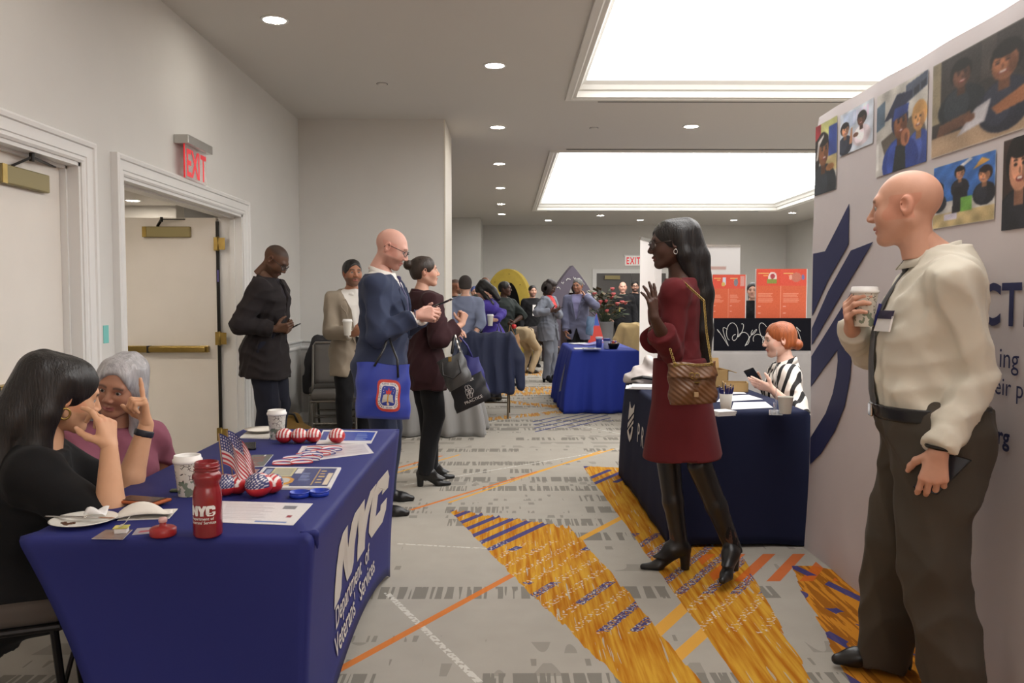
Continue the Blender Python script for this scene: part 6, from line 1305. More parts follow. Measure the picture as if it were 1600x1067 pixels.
# plate, knife, crumbs, napkin, packet, cards
c0 = tp(131, 817); M_CHINA = mat('white_china', rgb(224, 222, 214), .25); t = thing('plate', 'white plate with crumbs on the corner of the blue table', 'plate', tuple(c0)); MB().lathe([(.045, 0), (.05, .003), (.082, .011), (.086, .013), (.082, .014), (.05, .006), (.0005, .005)], 36).build('dish', M_CHINA, t, smooth=True); rs = np.random.RandomState(2)
for k in range(7): MB().box((-.004, -.003, 0), (.004, .003, .004)).build('crumb', mat('crumb', rgb(84, 54, 36), .9), t).location = (rs.uniform(-.05, .01), rs.uniform(-.05, -.01), .006)
k_ = thing('butter_knife', 'steel butter knife resting on the white plate', 'knife', (c0.x - .01, c0.y, c0.z + .016), RAD(-8)); MB().grid(12, 2, lambda u, v: (-.10 + .12 * u, -.007 + .014 * v * (.6 + .4 * u), .001 * math.sin(PI * v))).build('handle', M_CHROME, k_, smooth=True, solid=.003); MB().prism([(.02, -.008), (.09, -.008), (.105, 0), (.09, .006), (.02, .005)], lambda u, v: (u, v, 0), (0, 0, .0015)).build('blade', M_CHROME, k_)
fk = MB().grid(6, 6, lambda u, v: ((u - .5) * .05, (v - .5) * .045, .008 + .016 * math.sin(3 * u + 2 * v) * math.sin(4 * v))); o = fk.build('paper_scrap', M_PAPER, None, smooth=True, solid=.001); tag(o, 'crumpled white paper scrap on the plate', 'paper'); o.location = (c0.x + .015, c0.y + .04, c0.z + .012)
n0 = tp(232, 806); t = thing('napkin', 'folded white paper napkin standing beside the red cap', 'napkin', tuple(n0), RAD(8)); M_NAP = mat('napkin_paper', rgb(222, 216, 206), .9, bump=.2, bscale=50)
MB().grid(14, 10, lambda u, v: (-.085 + .16 * u * (1 - .15 * v), -.04 + .095 * v, .002 + .040 * (math.sin(PI * min(1, u * 1.15)) ** .7) * (1 - abs(2 * v - .8)) * .9 + .012 * (1 - v) * u)).build('fold', M_NAP, t, smooth=True, solid=.002); MB().grid(8, 6, lambda u, v: (-.07 + .135 * u, -.042 + .10 * v, .001 + .002 * v)).build('under_fold', M_NAP, t, solid=.002)
q = tp(190, 832); t = thing('butter_packet', 'small foil butter packet beside the plate', 'packet', tuple(q), RAD(12)); MB().box((-.016, -.014, 0), (.016, .014, .014)).build('tub', M_PAPER, t, bevel=.003); MB().box((-.018, -.016, .014), (.018, .016, .016)).build('foil', mat('yellow_foil', rgb(196, 190, 96), .3), t); MB().grid(4, 4, lambda u, v: (-.005 + .024 * u, -.014 + .03 * v, .017 + .022 * u * u)).build('peeled_lid', mat('foil_white', rgb(214, 210, 196), .3), t, smooth=True, solid=.001)
sheet('card', 'brown card under the butter packet', 'card', [(143, 842), (192, 843), (207, 828), (165, 828)], lambda U, V: Paint(U, V, (118, 102, 98)).rect(.05, .1, .6, .9, (128, 112, 106)).I, 12, 10)
sheet('card', 'white and red striped card beside the napkin', 'card', [(206, 836), (252, 832), (258, 822), (214, 826)], lambda U, V: Paint(U, V, (150, 140, 150)).rect(.2, .3, .8, .6, (160, 60, 80)).I, 14, 10)
t = phone('phone in an orange brown case on the blue table', tp(222, 782, TT + .012), (.35, 1, 0), (1, -.28, .0), m=mat('orange_case', rgb(170, 88, 44), .5)); MB().obox((0, 0, .0056), Vector(unit((.35, 1, 0))), Vector(unit((1, -.28, 0))), (0, 0, 1), .028, .062, .0006).build('print', mat('case_dark', rgb(52, 30, 30), .2), t)
q = tp(277, 768); t = thing('key_fob', 'olive green key fob on the blue table', 'key fob', tuple(q), RAD(10)); MB().box((-.022, -.012, 0), (.022, .012, .008)).build('fob', mat('olive_fob', rgb(66, 74, 50), .6), t, bevel=.004); MB().tube([(.02 + .012 * math.cos(a), -.018 + .012 * math.sin(a), .003) for a in np.linspace(0, 2*PI, 12, endpoint=False)], .0015, 5, closed=True).build('ring', M_CHROME, t)
# small stick flags
def flag_paint(U, V):
    P = Paint(U, V, (214, 204, 204))
    for k in range(13):
        if k % 2 == 0: P.rect(-1, 1 - (k + 1) / 13, 2, 1 - k / 13, (176, 44, 56))
    P.rect(-.01, .46, .42, 1.01, (52, 58, 112))
    for i in range(6):
        for j in range(5): P.ell(.035 + .068 * i, .52 + .1 * j, .016, .026, (214, 210, 216))
    return P.I
for k, (px, py, dz, hd, sl) in enumerate(((352, 772, .0, 78, .13), (366, 764, .0, 112, .16))):
    q = tp(px, py); t = thing('stick_flag', ['small striped stick flag drooping beside the red bottle', 'second small striped stick flag tucked behind the first'][k], 'flag', tuple(q), RAD(hd - 90))
    MB().lathe([(.016, 0), (.016, .006), (.004, .008)], 14).build('base', M_BLACK, t); MB().tube([(0, 0, 0), (-.02, 0, .19)], .002, 6).build('stick', mat('stick_wood', rgb(150, 120, 80), .6), t)
    def ff(u, v): return (-.005 - .012 * v + .115 * u * (1 - .30 * u), .016 * math.sin(8 * u + k) * u + .012 * math.sin(3 * v) * u, .19 - .095 * (1 - v) - sl * 0.75 * u ** 1.5)
    panel('cloth', ff, 80, 56, flag_paint, M_INK, t)
# star and stripe foam eggs
def egg_mesh():
    n, m_ = 64, 44; v = []; f = []; col = []
    for i in range(m_ + 1):
        th = PI * i / m_
        for j in range(n):
            ph = 2 * PI * j / n; x, y, z = math.sin(th) * math.cos(ph), math.sin(th) * math.sin(ph), math.cos(th); v.append((x * .036 * (1 + .12 * y), y * .042, z * .033 + .033))
            if z < -.12: c = (186, 40, 44)
            elif y < -.05:
                c = (46, 52, 104)
                if (int((x + 2) * 7) + int((z + 2) * 7)) % 2 == 0 and ((x * 7) % 1 - .5)**2 + ((z * 7) % 1 - .5)**2 < .16: c = (220, 214, 214)
            else: c = (186, 40, 44) if int((x + 1.0) * 5.2) % 2 == 0 else (224, 214, 210)
            col.append(c)
    for i in range(m_):
        for j in range(n): f.append((i*n + j, i*n + (j+1) % n, (i+1)*n + (j+1) % n, (i+1)*n + j))
    o = np_obj('foam_egg', np.array(v), [q[::-1] for q in f], mat('egg_print', (1, 1, 1, 1), .4, attr=True), None, srgb2lin(col)); return o
e0 = egg_mesh(); eggs = [(352, 774, 10, 1.0), (372, 771, 150, .95), (404, 776, -14, 1.12), (426, 770, 160, .92), (445, 692, 170, .95), (468, 692, 185, .95), (490, 691, 176, .92), (527, 692, 172, .95)]
lab = ['star patterned foam egg touching the red bottle', 'stripe sided foam egg next to the stick flags', 'large starry foam egg beside the blue flyer', 'foam egg tucked behind the large starry one'] + ['red and white striped foam egg in the row beside the paper cup'] * 3 + ['striped foam egg set apart on the blue tri-panel flyer']
for k, (px, py, rz, sc) in enumerate(eggs):
    o = e0 if k == 0 else e0.copy()
    if k: C.objects.link(o)
    q = tp(px, py); o.location = tuple(q); o.rotation_euler = (0, 0, RAD(rz)); o.scale = (sc, sc, sc); tag(o, lab[k], 'toy', 'star and stripe foam eggs on the blue table')
# sheets and flyers
def flyer(U, V): return Paint(U, V, (228, 226, 224)).rect(.04, .05, .96, .95, (54, 66, 122)).rect(.16, .50, .44, .95, (206, 196, 150)).rect(.18, .54, .42, .91, (176, 172, 150)).rect(.07, .62, .15, .88, (150, 160, 190)).ell(.36, .30, .15, .2, (206, 150, 64)).ell(.36, .32, .10, .13, (200, 196, 190)).rect(.46, .66, .54, .92, (222, 218, 216)).lines(.56, .3, .72, .72, 7, (130, 140, 180), .5, 1).rect(.74, .1, .755, .9, (196, 160, 80)).lines(.78, .2, .86, .9, 5, (206, 176, 110), .4, 4).rect(.88, .12, .94, .7, (222, 206, 180)).rect(.04, .05, .5, .12, (214, 200, 170)).noise(3, 2).I
sheet('flyer', 'stack of blue and gold flyers on the blue table', 'flyer', [(384, 765), (516, 765), (533, 733), (413, 732)], flyer, 80, 60, thick=.007)
sheet('letter_sheet', 'white printed letter sheet in front of the blue bottle caps', 'paper', [(332, 816), (458, 821), (489, 787), (345, 783)], lambda U, V: Paint(U, V, (226, 222, 222)).lines(.08, .15, .75, .9, 14, (196, 190, 192), .35, 2).rect(.72, .68, .86, .86, (128, 126, 132)).rect(.84, .3, .9, .42, (150, 60, 70)).rect(.5, .06, .9, .13, (120, 140, 190)).noise(2, 1).I, 70, 50)
sheet('letter_sheet', 'white printed sheet under the striped wristbands', 'paper', [(455, 724), (584, 708), (572, 693), (472, 697)], lambda U, V: Paint(U, V, (226, 222, 224)).rect(.05, .08, .95, .92, (206, 200, 206)).lines(.1, .15, .92, .85, 8, (190, 180, 184), .4, 5).I, 50, 40)
sheet('flyer', 'blue tri-panel flyer under a single striped egg', 'flyer', [(494, 694), (580, 693), (590, 674), (505, 672)], lambda U, V: Paint(U, V, (228, 226, 226)).rect(.03, .25, .15, .9, (58, 72, 150)).rect(.22, .22, .97, .92, (62, 84, 170)).lines(.3, .3, .5, .7, 5, (140, 160, 210), .4, 1).lines(.66, .3, .92, .8, 7, (140, 160, 210), .4, 2).I, 60, 40)
sheet('card', 'dark printed card between the egg row and the tri-panel flyer', 'card', [(465, 683), (493, 682), (497, 674), (470, 674)], lambda U, V: Paint(U, V, (64, 62, 84)).lines(.1, .6, .9, .9, 2, (190, 186, 196), .5, 1).I, 16, 12)
sheet('card', 'fan of grey and red photo cards on the blue table', 'card', [(380, 731), (412, 729), (427, 711), (394, 712)], lambda U, V: Paint(U, V, (112, 112, 108)).lines(.1, .1, .95, .9, 5, (150, 80, 76), .4, 2).rect(.6, .85, .7, .95, (220, 220, 220)).I, 24, 18, thick=.003)
sheet('card', 'pink and grey oval sticker sheet behind the stick flags', 'sticker', [(376, 741), (398, 741), (406, 733), (384, 733)], lambda U, V: Paint(U, V, (160, 130, 132)).ell(.5, .5, .4, .35, (190, 110, 100)).I, 16, 12)
sheet('paper_stack', 'white papers under the cream paper plate', 'paper', [(374, 685), (420, 686), (428, 674), (392, 670)], lambda U, V: Paint(U, V, (224, 220, 212)).I, 8, 8, thick=.004)
c0 = tp(409, 676); t = thing('paper_plate', 'cream paper plate resting on the white papers', 'plate', (c0.x, c0.y, TT + .006)); MB().lathe([(.04, 0), (.05, .002), (.075, .012), (.078, .013), (.05, .006), (.0005, .004)], 28).build('dish', M_NAP, t, smooth=True)
phone('plain black phone lying flat beside the photo cards', tp(386, 697, TT + .005), (1, .3, 0), (.3, -1, 0))
for k, (px, py) in enumerate(((468, 776), (499, 774))):
    q = tp(px, py); t = thing('screw_cap', 'translucent blue screw cap lying on the blue table', 'cap', tuple(q), group='blue screw caps'); MB().lathe([(.026, 0), (.030, .002), (.030, .016), (.028, .016), (.026, .005), (.0005, .004)], 26).build('cap', mat('blue_cap', rgb(40, 66, 176), .25), t, smooth=True); MB().tube([(.030 * math.cos(a), .030 * math.sin(a), .015) for a in np.linspace(0, 2*PI, 24, endpoint=False)], .002, 6, closed=True).build('rim', mat('blue_cap', rgb(40, 66, 176), .25), t, smooth=True)
rs = np.random.RandomState(11)
for k in range(12):
    px, py = (445 + 9 * (k % 6) + rs.uniform(-4, 4) + (k // 6) * 28, 729 - 4.2 * (k % 6) - (k // 6) * 1 + rs.uniform(-2, 2)); q = tp(px, py); t = tag(None or empty('wristband', (q.x, q.y, TT + .002 + .004 * (k // 6)), RAD(rs.uniform(-25, 25))), 'red white and blue striped ribbon wristband in the heap on the blue table', 'wristband', 'heap of ribbon wristbands')
    def rf(u, v):
        a = 2 * PI * u; return (.040 * math.cos(a), .006 * math.sin(a) + .012 * v - .004 * math.cos(2 * a), .004 + .004 * math.sin(a) + .010 * v)
    panel('ribbon', rf, 30, 9, lambda U, V: Paint(U, V, (218, 212, 216)).rect(-1, -.01, 2, .3, (58, 60, 130) if k % 3 else (180, 50, 60)).rect(-1, .75, 2, 1.01, (186, 60, 66) if k % 2 else (70, 70, 140)).I, M_INK, t, solid=.0015)
# ---------------------------------------------------------------- things on the navy table
def np_(px, py): return ground(px, py, TZ + .003)
q = np_(1134, 641); t = thing('pen_cup', 'white cup full of navy pens on the navy table', 'pen cup', tuple(q)); MB().lathe([(.026, 0), (.027, .002), (.036, .092), (.034, .092), (.025, .006), (.0005, .006)], 24).build('cup', CUPW, t, smooth=True); rs = np.random.RandomState(4); M_PEN = mat('pen_navy', rgb(40, 40, 104), .35)
for k in range(9):
    a = k * .7; b_ = (.015 * math.cos(a), .015 * math.sin(a), .008); e_ = (.032 * math.cos(a) + rs.uniform(-.006, .006), .032 * math.sin(a), .125 + rs.uniform(-.015, .015)); pn = tag(empty('pen', (q.x, q.y, q.z)), 'navy ballpoint pen standing in the white pen cup', 'pen', 'pens in the white cup'); MB().tube([b_, e_], .0042, 8).build('barrel', M_PEN, pn); d = unit(np.array(e_) - np.array(b_)); MB().tube([e_, tuple(np.array(e_) + d * .012)], .003, 6).build('clicker', M_CHROME, pn); MB().bar(tuple(np.array(e_) + V3(.005, 0, 0)), tuple(np.array(e_) - d * .035 + V3(.005, 0, 0)), .003, .0015).build('clip', M_PEN, pn)
q = np_(1227, 646); coffee_cup('plain white paper cup without lid on the navy table', tuple(q), h=.090, r=.042, lid=False, m=CUPW)
M_ACR = mat('acrylic', rgb(225, 228, 230), .05, alpha=.28); q = np_(1212, 645); t = thing('sign_holder', 'clear acrylic sign holder standing on the navy table, edge on', 'sign holder', tuple(q), RAD(-17.5)); MB().box((-.003, -.10, .0), (.003, .10, .33)).build('blade', M_ACR, t); MB().box((-.035, -.10, 0), (.035, .10, .005)).build('base', M_ACR, t, bevel=.002); MB().box((-.012, -.1, 0), (-.006, .1, .045)).build('fin', M_ACR, t)
def psheet(label, c, seed, pen=False):
    P = [np_(*a) for a in c]; o_ = sum(P, Vector()) / 4; t = thing('paper_sheet', label, 'paper', tuple(o_)); Q = [p - o_ for p in P]
    panel('print', lambda u, v: tuple((Q[0].lerp(Q[1], u)).lerp(Q[3].lerp(Q[2], u), v) + Vector((0, 0, .0012))), 30, 24, lambda U, V: Paint(U, V, (224, 222, 224)).lines(.1, .1, .9, .85, 8, (196, 196, 204), .35, seed).I, M_INK, t); MB().prism([(0, 0), (1, 0), (1, 1), (0, 1)], lambda u, v: tuple((Q[0].lerp(Q[1], u)).lerp(Q[3].lerp(Q[2], u), v)), (0, 0, .001)).build('sheet', M_PAPER, t)
psheet('sheet of printed paper between pen cup and sign holder', [(1143, 640), (1208, 637), (1196, 628), (1146, 629)], 1); psheet('paper sheet with a red stripe in front of the cardboard box', [(1120, 628), (1192, 624), (1170, 617), (1128, 619)], 2); psheet('white sheet close to the red haired woman', [(1126, 616), (1166, 615), (1150, 607), (1128, 609)], 3)
q = np_(1128, 648); t = thing('booklet_stack', 'small stack of white booklets beside the pen cup', 'booklets', tuple(q), RAD(20))
for k in range(3): MB().box((-.06 + .004 * k, -.05, .008 * k), (.05 + .004 * k, .05, .008 * k + .007)).build('booklet', M_PAPER, t)
q = np_(1008, 606); t = thing('booklet_stack', 'pile of white papers beside the slumped white bag', 'booklets', tuple(q), RAD(-10))
for k in range(3): MB().box((-.13 + .02 * k, -.10, .006 * k), (.12 + .02 * k, .10, .006 * k + .005)).build('booklet', M_PAPER, t)
M_CARD = mat('cardboard', rgb(150, 122, 78), .85, vary=.06)
def carton(label, loc, w_, d, h, rz, flap=True):
    t = thing('cardboard_box', label, 'box', loc, RAD(rz)); 
    for a in ((-w_/2, -d/2, w_/2, -d/2 + .006), (-w_/2, d/2 - .006, w_/2, d/2), (-w_/2, -d/2, -w_/2 + .006, d/2), (w_/2 - .006, -d/2, w_/2, d/2)): MB().box((a[0], a[1], 0), (a[2], a[3], h)).build('side', M_CARD, t)
    MB().box((-w_/2, -d/2, 0), (w_/2, d/2, .005)).build('bottom', M_CARD, t)
    if flap: MB().grid(1, 1, lambda u, v: (-w_/2 + w_ * u, d/2 + .02 * v, h + .07 * v)).build('flap', M_CARD, t, solid=.004); MB().grid(1, 1, lambda u, v: (w_/2 + .06 * v, -d/2 + d * u, h - .02 * v)).build('flap', M_CARD, t, solid=.004)
    return t
q = at(1137, 596, 5.75); carton('open cardboard box at the back of the navy table', (1.40, 5.80, TZ + .003), .26, .2, .12, 4); carton('low brown cardboard tray in front of the cardboard box', (1.52, 5.48, TZ + .003), .16, .14, .06, -12, False)
F = Fld((-.2, -.16, -.02), (.2, .16, .24), .012); F.cone((-.14, 0, .02), (.02, .01, .15), .03, .035, k=0).cone((.02, .01, .15), (.13, 0, .02), .035, .035, k=.03).ell((0, 0, .03), (.16, .09, .06), k=.05); F.folds(.016, 26, 2, ridge=True); F.cut((0, 0, 0), (0, 0, -1)); v, f = F.mesh(); t = thing('tote_bag', 'slumped white fabric bag on the navy table', 'bag', (1.03, 6.03, TZ + .003)); np_obj('body', v, f, cloth('white_canvas', rgb(196, 188, 184)), t); MB().tube([(-.12, -.05, .03), (-.05, -.10, .05), (.1, -.11, .03)], .012, 8).build('strap', M_BLACK, t)
# ---------------------------------------------------------------- things on the royal blue table
def mp(px, py, z=TZ + .004): return ground(px, py, z)
for k, (px, py) in enumerate(((936, 542), (948, 545))):
    q = mp(px, py); t = thing('tumbler', ['blue branded tumbler next to the purple folder', 'blue and white tumbler next to the candy basket'][k], 'tumbler', tuple(q)); MB().lathe([(.034, 0), (.036, .003), (.043, .13), (.040, .13), (.033, .006), (.0005, .006)], 20).build('cup', mat('blue_cup', rgb(44, 58, 140), .4) if k == 0 else mat('pale_cup', rgb(150, 156, 190), .4), t, smooth=True); MB().lathe([(.0425, .10), (.0445, .102), (.0455, .128), (.0435, .13)], 20).build('rim_band', mat('white_band', rgb(206, 206, 214), .4) if k == 0 else mat('blue_cup2', rgb(44, 58, 140), .4), t, smooth=True)
q = mp(958, 545); t = thing('candy_basket', 'small dark basket of wrapped candy on the royal blue table', 'basket', tuple(q)); MB().lathe([(.05, 0), (.075, .05), (.08, .07), (.074, .07), (.045, .006), (.0005, .006)], 20).build('bowl', M_DARKMETAL, t, smooth=True); rs = np.random.RandomState(6)
for k in range(10): o = tag(MB().lathe([(.003, 0), (.014, .008), (.016, .016), (.012, .026), (.003, .03)], 8).build('candy', [mat('candy_red', rgb(196, 80, 70), .3), mat('candy_cream', rgb(214, 190, 150), .3), mat('candy_violet', rgb(90, 80, 170), .3)][k % 3], None, smooth=True), 'wrapped candy piled in the small dark basket', 'candy', 'candy in the basket'); o.location = (q.x + rs.uniform(-.045, .045), q.y + rs.uniform(-.045, .045), q.z + .05 + .02 * (k // 5))
for k, (lb, a, b, c_) in enumerate((('white clipboard sheets next to the dark tablet', (915, 545), .28, .2), ('dark tablet lying on the royal blue table', (925, 547), .20, .14), ('white papers beside the purple folder', (905, 537), .24, .2))):
    q = mp(*a); t = thing('clipboard' if k == 0 else 'tablet' if k == 1 else 'paper_stack', lb, 'papers' if k != 1 else 'tablet', (q.x, q.y, q.z + (.012 if k == 1 else 0)), RAD(8 * k)); MB().box((-b/2, -c_/2, 0), (b/2, c_/2, .008)).build('sheet', M_PAPER if k != 1 else mat('tablet_grey', rgb(120, 122, 130), .3), t, bevel=.001); MB().box((-.04, c_/2 - .03, .008), (.04, c_/2 - .005, .012)).build('clip', M_CHROME, t)
q = mp(925, 539); t = thing('folder', 'purple folder propped on the royal blue table', 'folder', tuple(q), RAD(20)); MB().grid(6, 4, lambda u, v: (-.16 + .32 * u, -.1 + .2 * v, .004 + .06 * u * u)).build('cover', mat('purple_card', rgb(84, 72, 158), .5), t, smooth=True, solid=.003); MB().grid(6, 4, lambda u, v: (-.15 + .3 * u, -.095 + .19 * v, .002 + .05 * u * u)).build('inner_page', M_PAPER, t, smooth=True, solid=.002)
# ---------------------------------------------------------------- bags
def tote(label, top_l, top_r, bot_l, bot_r, d, m, depth=.05, handles=None, name='tote_bag', hm=None, bulge=.02):
    P = [at(*top_l, d), at(*top_r, d), at(*bot_r, d), at(*bot_l, d)]; c0 = sum(P, Vector()) / 4; t = thing(name, label, 'bag', tuple(c0)); Q = [p - c0 for p in P]
    def fr(u, v, s): a = Q[0].lerp(Q[1], u); b = Q[3].lerp(Q[2], u); p = a.lerp(b, v); th = depth / 2 * (.35 + .65 * min(1, v * 1.6)) * (1 - .75 * abs(2 * u - 1) ** 4) + bulge * math.sin(PI * u) * math.sin(PI * v); return (p.x + .004 * math.sin(14 * v + 3 * u), p.y + s * th + .004 * math.sin(9 * u + 11 * v), p.z + .006 * math.sin(7 * u) * (1 - v))
    n = 16; mb = MB(); mb.grid(n, n, lambda u, v: fr(u, v, -1)).grid(n, n, lambda u, v: fr(u, v, 1)); N1 = (n + 1) ** 2; W_ = n + 1
    for i in range(n):
        for a, b in ((n * W_ + i, n * W_ + i + 1), (i * W_, (i + 1) * W_), (i * W_ + n, (i + 1) * W_ + n)): mb.f.append((a, b, b + N1, a + N1))
    mb.build('bag_body', m, t, smooth=True)
    for h_ in (handles or []): MB().tube([tuple(at(*q[:2], q[2]) - c0) for q in h_[0]], h_[1], 8).build('handle', hm or m, t, smooth=True)
    return t, fr, c0
M_TOTEBLUE = mat('tote_blue', rgb(44, 62, 160), .45, bump=.5, bscale=7, sheen=.2)
tb, fr, c0 = tote('royal blue tote with round-cornered space emblem hanging from the navy suit', (557, 566), (640, 570), (556, 652), (641, 655), 4.90, M_TOTEBLUE, .07, [([(585, 572, 4.86), (600, 545, 4.93), (606, 527, 5.05), (600, 516, 5.12)], .007), ([(622, 590, 4.86), (621, 562, 4.86), (612, 540, 4.95), (607, 522, 5.06)], .007)], hm=M_BLACK)
def badge(U, V):
    P = Paint(U, V, (44, 62, 160)); sx, sy = (U - .5) * 2, (V - .5) * 2
    def rr(s, e=4): return (np.abs(sx / s)**e + np.abs(sy / s)**e) < 1
    P.put(rr(.98), (196, 66, 52)).put(rr(.82), (222, 218, 216)).put(rr(.62), (48, 62, 150)).poly([(.26, .28), (.30, .52), (.42, .56), (.5, .50), (.58, .56), (.70, .52), (.74, .28), (.5, .34)], (196, 192, 184)).poly([(.40, .56), (.38, .68), (.46, .64), (.5, .76), (.55, .64), (.62, .68), (.60, .56)], (200, 52, 46)).rect(.475, .26, .525, .56, (206, 150, 50)).ell(.5, .25, .05, .045, (220, 200, 170))
    for a, b in ((.28, .66), (.33, .74), (.68, .74), (.73, .66), (.30, .60), (.71, .60)): P.ell(a, b, .012, .012, (230, 230, 235))
    ang = np.arctan2(sy, sx); ring = rr(.78) & ~rr(.67) & (np.sin(ang * 44) > .1) & (np.sin(ang * 7.3) > -.8); P.put(ring, (74, 80, 130)); return P.I
def bfn(u, v):
    px = .40 + .44 * u; py = .86 - .60 * v
    p = fr(px, py, -1); return (p[0], p[1] - .003, p[2])
panel('printed_emblem', bfn, 90, 90, badge, M_INK, tb)
# handbags of the woman with the bun
M_GREYLEATHER = mat('grey_leather', rgb(66, 66, 66), .4, bump=.2, bscale=60)
hb, fr2, c2 = tote('structured grey leather handbag with gold clasp on the bun woman', (682, 566), (722, 548), (702, 612), (738, 592), 5.72, M_GREYLEATHER, .12, [([(690, 566, 5.64), (692, 586, 5.62), (708, 592, 5.61), (720, 582, 5.62), (716, 562, 5.64)], .006), ([(706, 552, 5.78), (709, 530, 5.86), (713, 515, 5.92)], .010)], name='handbag', hm=LEATHER)
q = at(703, 561, 5.64) - c2; MB().box((q.x - .012, q.y - .012, q.z - .016), (q.x + .012, q.y + .004, q.z + .016)).build('clasp', M_BRASS, hb, bevel=.003)
MB().tube([tuple(at(711 + 1.2 * k, 523 + 4.2 * k, 5.80) - c2) for k in range(11)], [.006 + .003 * (k % 2) for k in range(11)], 6).build('chain', M_CHROME, hb)
M_TOTEBLACK = mat('tote_black', rgb(18, 18, 24), .6, bump=.2, bscale=12); M_TOTENAVY = mat('tote_navy', rgb(40, 40, 110), .6, bump=.3, bscale=10)
t2, fr3, c3 = tote('navy tote behind the grey handbag', (724, 556), (748, 558), (716, 640), (768, 622), 5.98, M_TOTENAVY, .07, [([(738, 558, 5.98), (730, 540, 6.0), (718, 526, 6.0)], .007)])
t3, fr3, c3 = tote('black tote printed with white flower and lettering', (702, 598), (752, 580), (713, 646), (768, 622), 5.84, M_TOTEBLACK, .06, [([(728, 590, 5.84), (722, 560, 5.9), (715, 530, 5.95)], .010)])
def on_tote(u, v): p = fr3(u, v, -1); return (p[0], p[1] - .004, p[2])
lettering('print_line', 'PRACTICE', lambda u, v: on_tote(.30 + u, .84 - v - u * .05), M_WHITE, t3, .13, width=.85); lettering('print_line', 'CENTER', lambda u, v: on_tote(.36 + u, .16 - v), M_WHITE, t3, .13, width=.8)
for k in range(6): a = k * PI / 3; MB().tube([on_tote(.50 + .07 * math.cos(a) + .05 * math.cos(b), .48 + .13 * math.sin(a) + .10 * math.sin(b)) for b in np.linspace(0, 2*PI, 12, endpoint=False)], .0012, 5, closed=True).build('printed_petal', M_WHITE, t3)
# purple cardigan's bags
tote('dark grey tote on the arm of the purple cardigan', (772, 518), (792, 522), (772, 566), (795, 570), 10.55, mat('tote_charcoal', rgb(66, 66, 64), .7), .08, [([(776, 520, 10.5), (779, 506, 10.55), (784, 520, 10.5)], .010)])
tote('tan leather tote on the arm of the purple cardigan', (791, 526), (811, 521), (795, 555), (814, 548), 10.62, mat('tan_leather', rgb(176, 132, 88), .5), .1, [([(794, 526, 10.6), (797, 508, 10.6), (804, 523, 10.6)], .008)])
tote('slate blue document case under the arm of the slate jacket', (917, 495), (930, 494), (915, 522), (926, 525), 13.72, mat('slate_case', rgb(86, 112, 142), .5), .05, None, name='document_case')
# brown quilted bag of the woman in red
BD = 3.66; hq, frq, cq = tote('brown quilted shoulder bag with gold chain worn over the red dress', (1043, 569), (1117, 566), (1046, 632), (1120, 628), BD, None, .085, None, name='shoulder_bag', bulge=.012)
def quilt():
    m = bpy.data.materials.new('quilted_brown'); m.use_nodes = True; nt = m.node_tree; b = nt.nodes['Principled BSDF']; b.inputs['Base Color'].default_value = rgb(112, 76, 48); b.inputs['Roughness'].default_value = .38; E.nt = nt
    tc = nt.nodes.new('ShaderNodeTexCoord'); sp = nt.nodes.new('ShaderNodeSeparateXYZ'); nt.links.new(tc.outputs['Object'], sp.inputs[0]); x, z = E(sp.outputs[0]), E(sp.outputs[2]); w_ = E.m('SINE', (x * 1.0 + z * 1.25) * 210.0)
    bp = nt.nodes.new('ShaderNodeBump'); bp.inputs['Strength'].default_value = .45; bp.inputs['Distance'].default_value = .004; nt.links.new(w_.v, bp.inputs['Height']); nt.links.new(bp.outputs[0], b.inputs['Normal']); return m
QM = quilt(); [c for c in hq.children][0].data.materials.clear(); [c for c in hq.children][0].data.materials.append(QM)
flap = MB().grid(14, 8, lambda u, v: (frq(u, v * .36, -1)[0], frq(u, v * .36, -1)[1] - .008 - .004 * v, frq(u, v * .36, -1)[2] + .003)).build('flap', QM, hq, smooth=True, solid=.005)
def onbag(u, v, off=.016): p = frq(u, v, -1); return V3(p[0], p[1] - off, p[2])
for sg, u0 in ((1, .47), (-1, .57)):
    cG = onbag(u0, .28); MB().tube([cG + V3(sg * -.012 * math.cos(a), 0, .0125 * math.sin(a)) for a in np.linspace(-.55, 2*PI - 1.0, 18)] + [cG + V3(sg * .002, 0, -.002)], .0024, 6).build('gold_emblem', M_BRASS, hq, smooth=True)
MB().lathe([(.014, 0), (.014, .003), (.0005, .003)], 16).build('clasp', M_BRASS, hq).location = tuple(onbag(.53, .44, .012))
p_ = onbag(.52, .74, .012); MB().box(tuple(p_ - V3(.010, .003, .011)), tuple(p_ + V3(.010, .003, .011))).build('key_tab', mat('key_tab', rgb(176, 146, 108), .4), hq, bevel=.002)
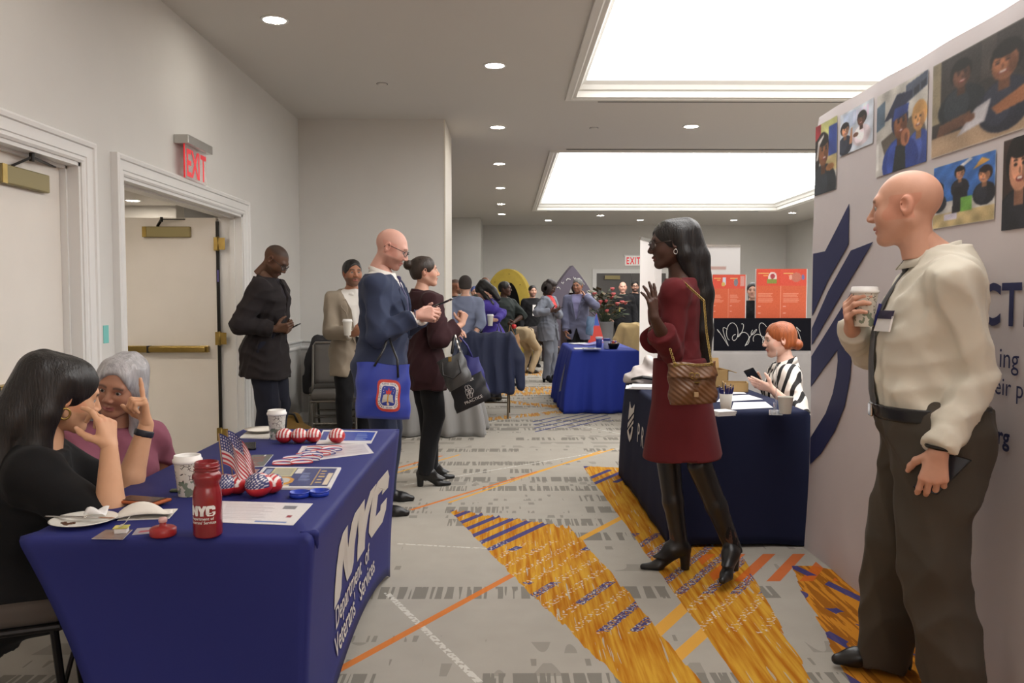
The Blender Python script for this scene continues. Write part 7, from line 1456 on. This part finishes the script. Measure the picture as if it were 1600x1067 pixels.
for u0 in (.12, .9): cG = onbag(u0, .04, .014); MB().tube([cG + V3(.009 * math.cos(a), 0, .009 * math.sin(a)) for a in np.linspace(0, 2*PI, 14, endpoint=False)], .0022, 6, closed=True).build('grommet', M_BRASS, hq, smooth=True)
def chain(pts, n, nm='chain'):
    pts = [np.array(q) for q in pts]; L = [0]
    for a, b in zip(pts, pts[1:]): L.append(L[-1] + np.linalg.norm(b - a))
    mb = MB()
    for k in range(n):
        s = L[-1] * (k + .5) / n; i = max(0, np.searchsorted(L, s) - 1); t_ = (s - L[i]) / (L[i+1] - L[i] + 1e-9); c = pts[i] + (pts[i+1] - pts[i]) * t_; d = unit(pts[i+1] - pts[i]); w_ = unit(np.cross(d, V3(0, 1, 0) if k % 2 else V3(.7, .7, .1)))
        mb.tube([c + d * .0085 * math.cos(a) + w_ * .0045 * math.sin(a) for a in np.linspace(0, 2*PI, 8, endpoint=False)], .0016, 4, closed=True)
    o = mb.build(nm, M_BRASS, hq, smooth=True); o['kind'] = 'stuff'; return o
chain([onbag(.12, .04, .016), onbag(.5, .02, .018), onbag(.9, .04, .016)], 22)
sh = RW.l2w(RW.S['L'] + RW.u * .062) - np.array(cq); chain([onbag(.9, .03, .016), np.array(at(1104, 520, 3.72) - cq), np.array(at(1100, 470, 3.76) - cq), sh + V3(.02, -.02, 0)], 66); chain([onbag(.12, .03, .014), np.array(at(1047, 545, 3.70) - cq)], 8)
# chairs of the seated people, and the chair behind the auburn haired woman
banquet_chair('dark framed chair of the woman with long black hair', (pel1[0], pel1[1]), 68, frame=M_DKFRAME, fab=cloth('taupe_seat', rgb(84, 76, 70)))
banquet_chair('chair of the woman with silver hair', (pel2[0], pel2[1]), 112, frame=M_DKFRAME, fab=cloth('taupe_seat', rgb(84, 76, 70)))
banquet_chair('grey fabric chair of the auburn haired woman', (pel3[0] + .0, pel3[1]), -80)
coat('grey jacket hung over the chair of the auburn haired woman', (pel3[0], pel3[1]), -80, cloth('grey_jacket', rgb(82, 78, 78)), top=.99, drop=.45, w_=.22, name='jacket')
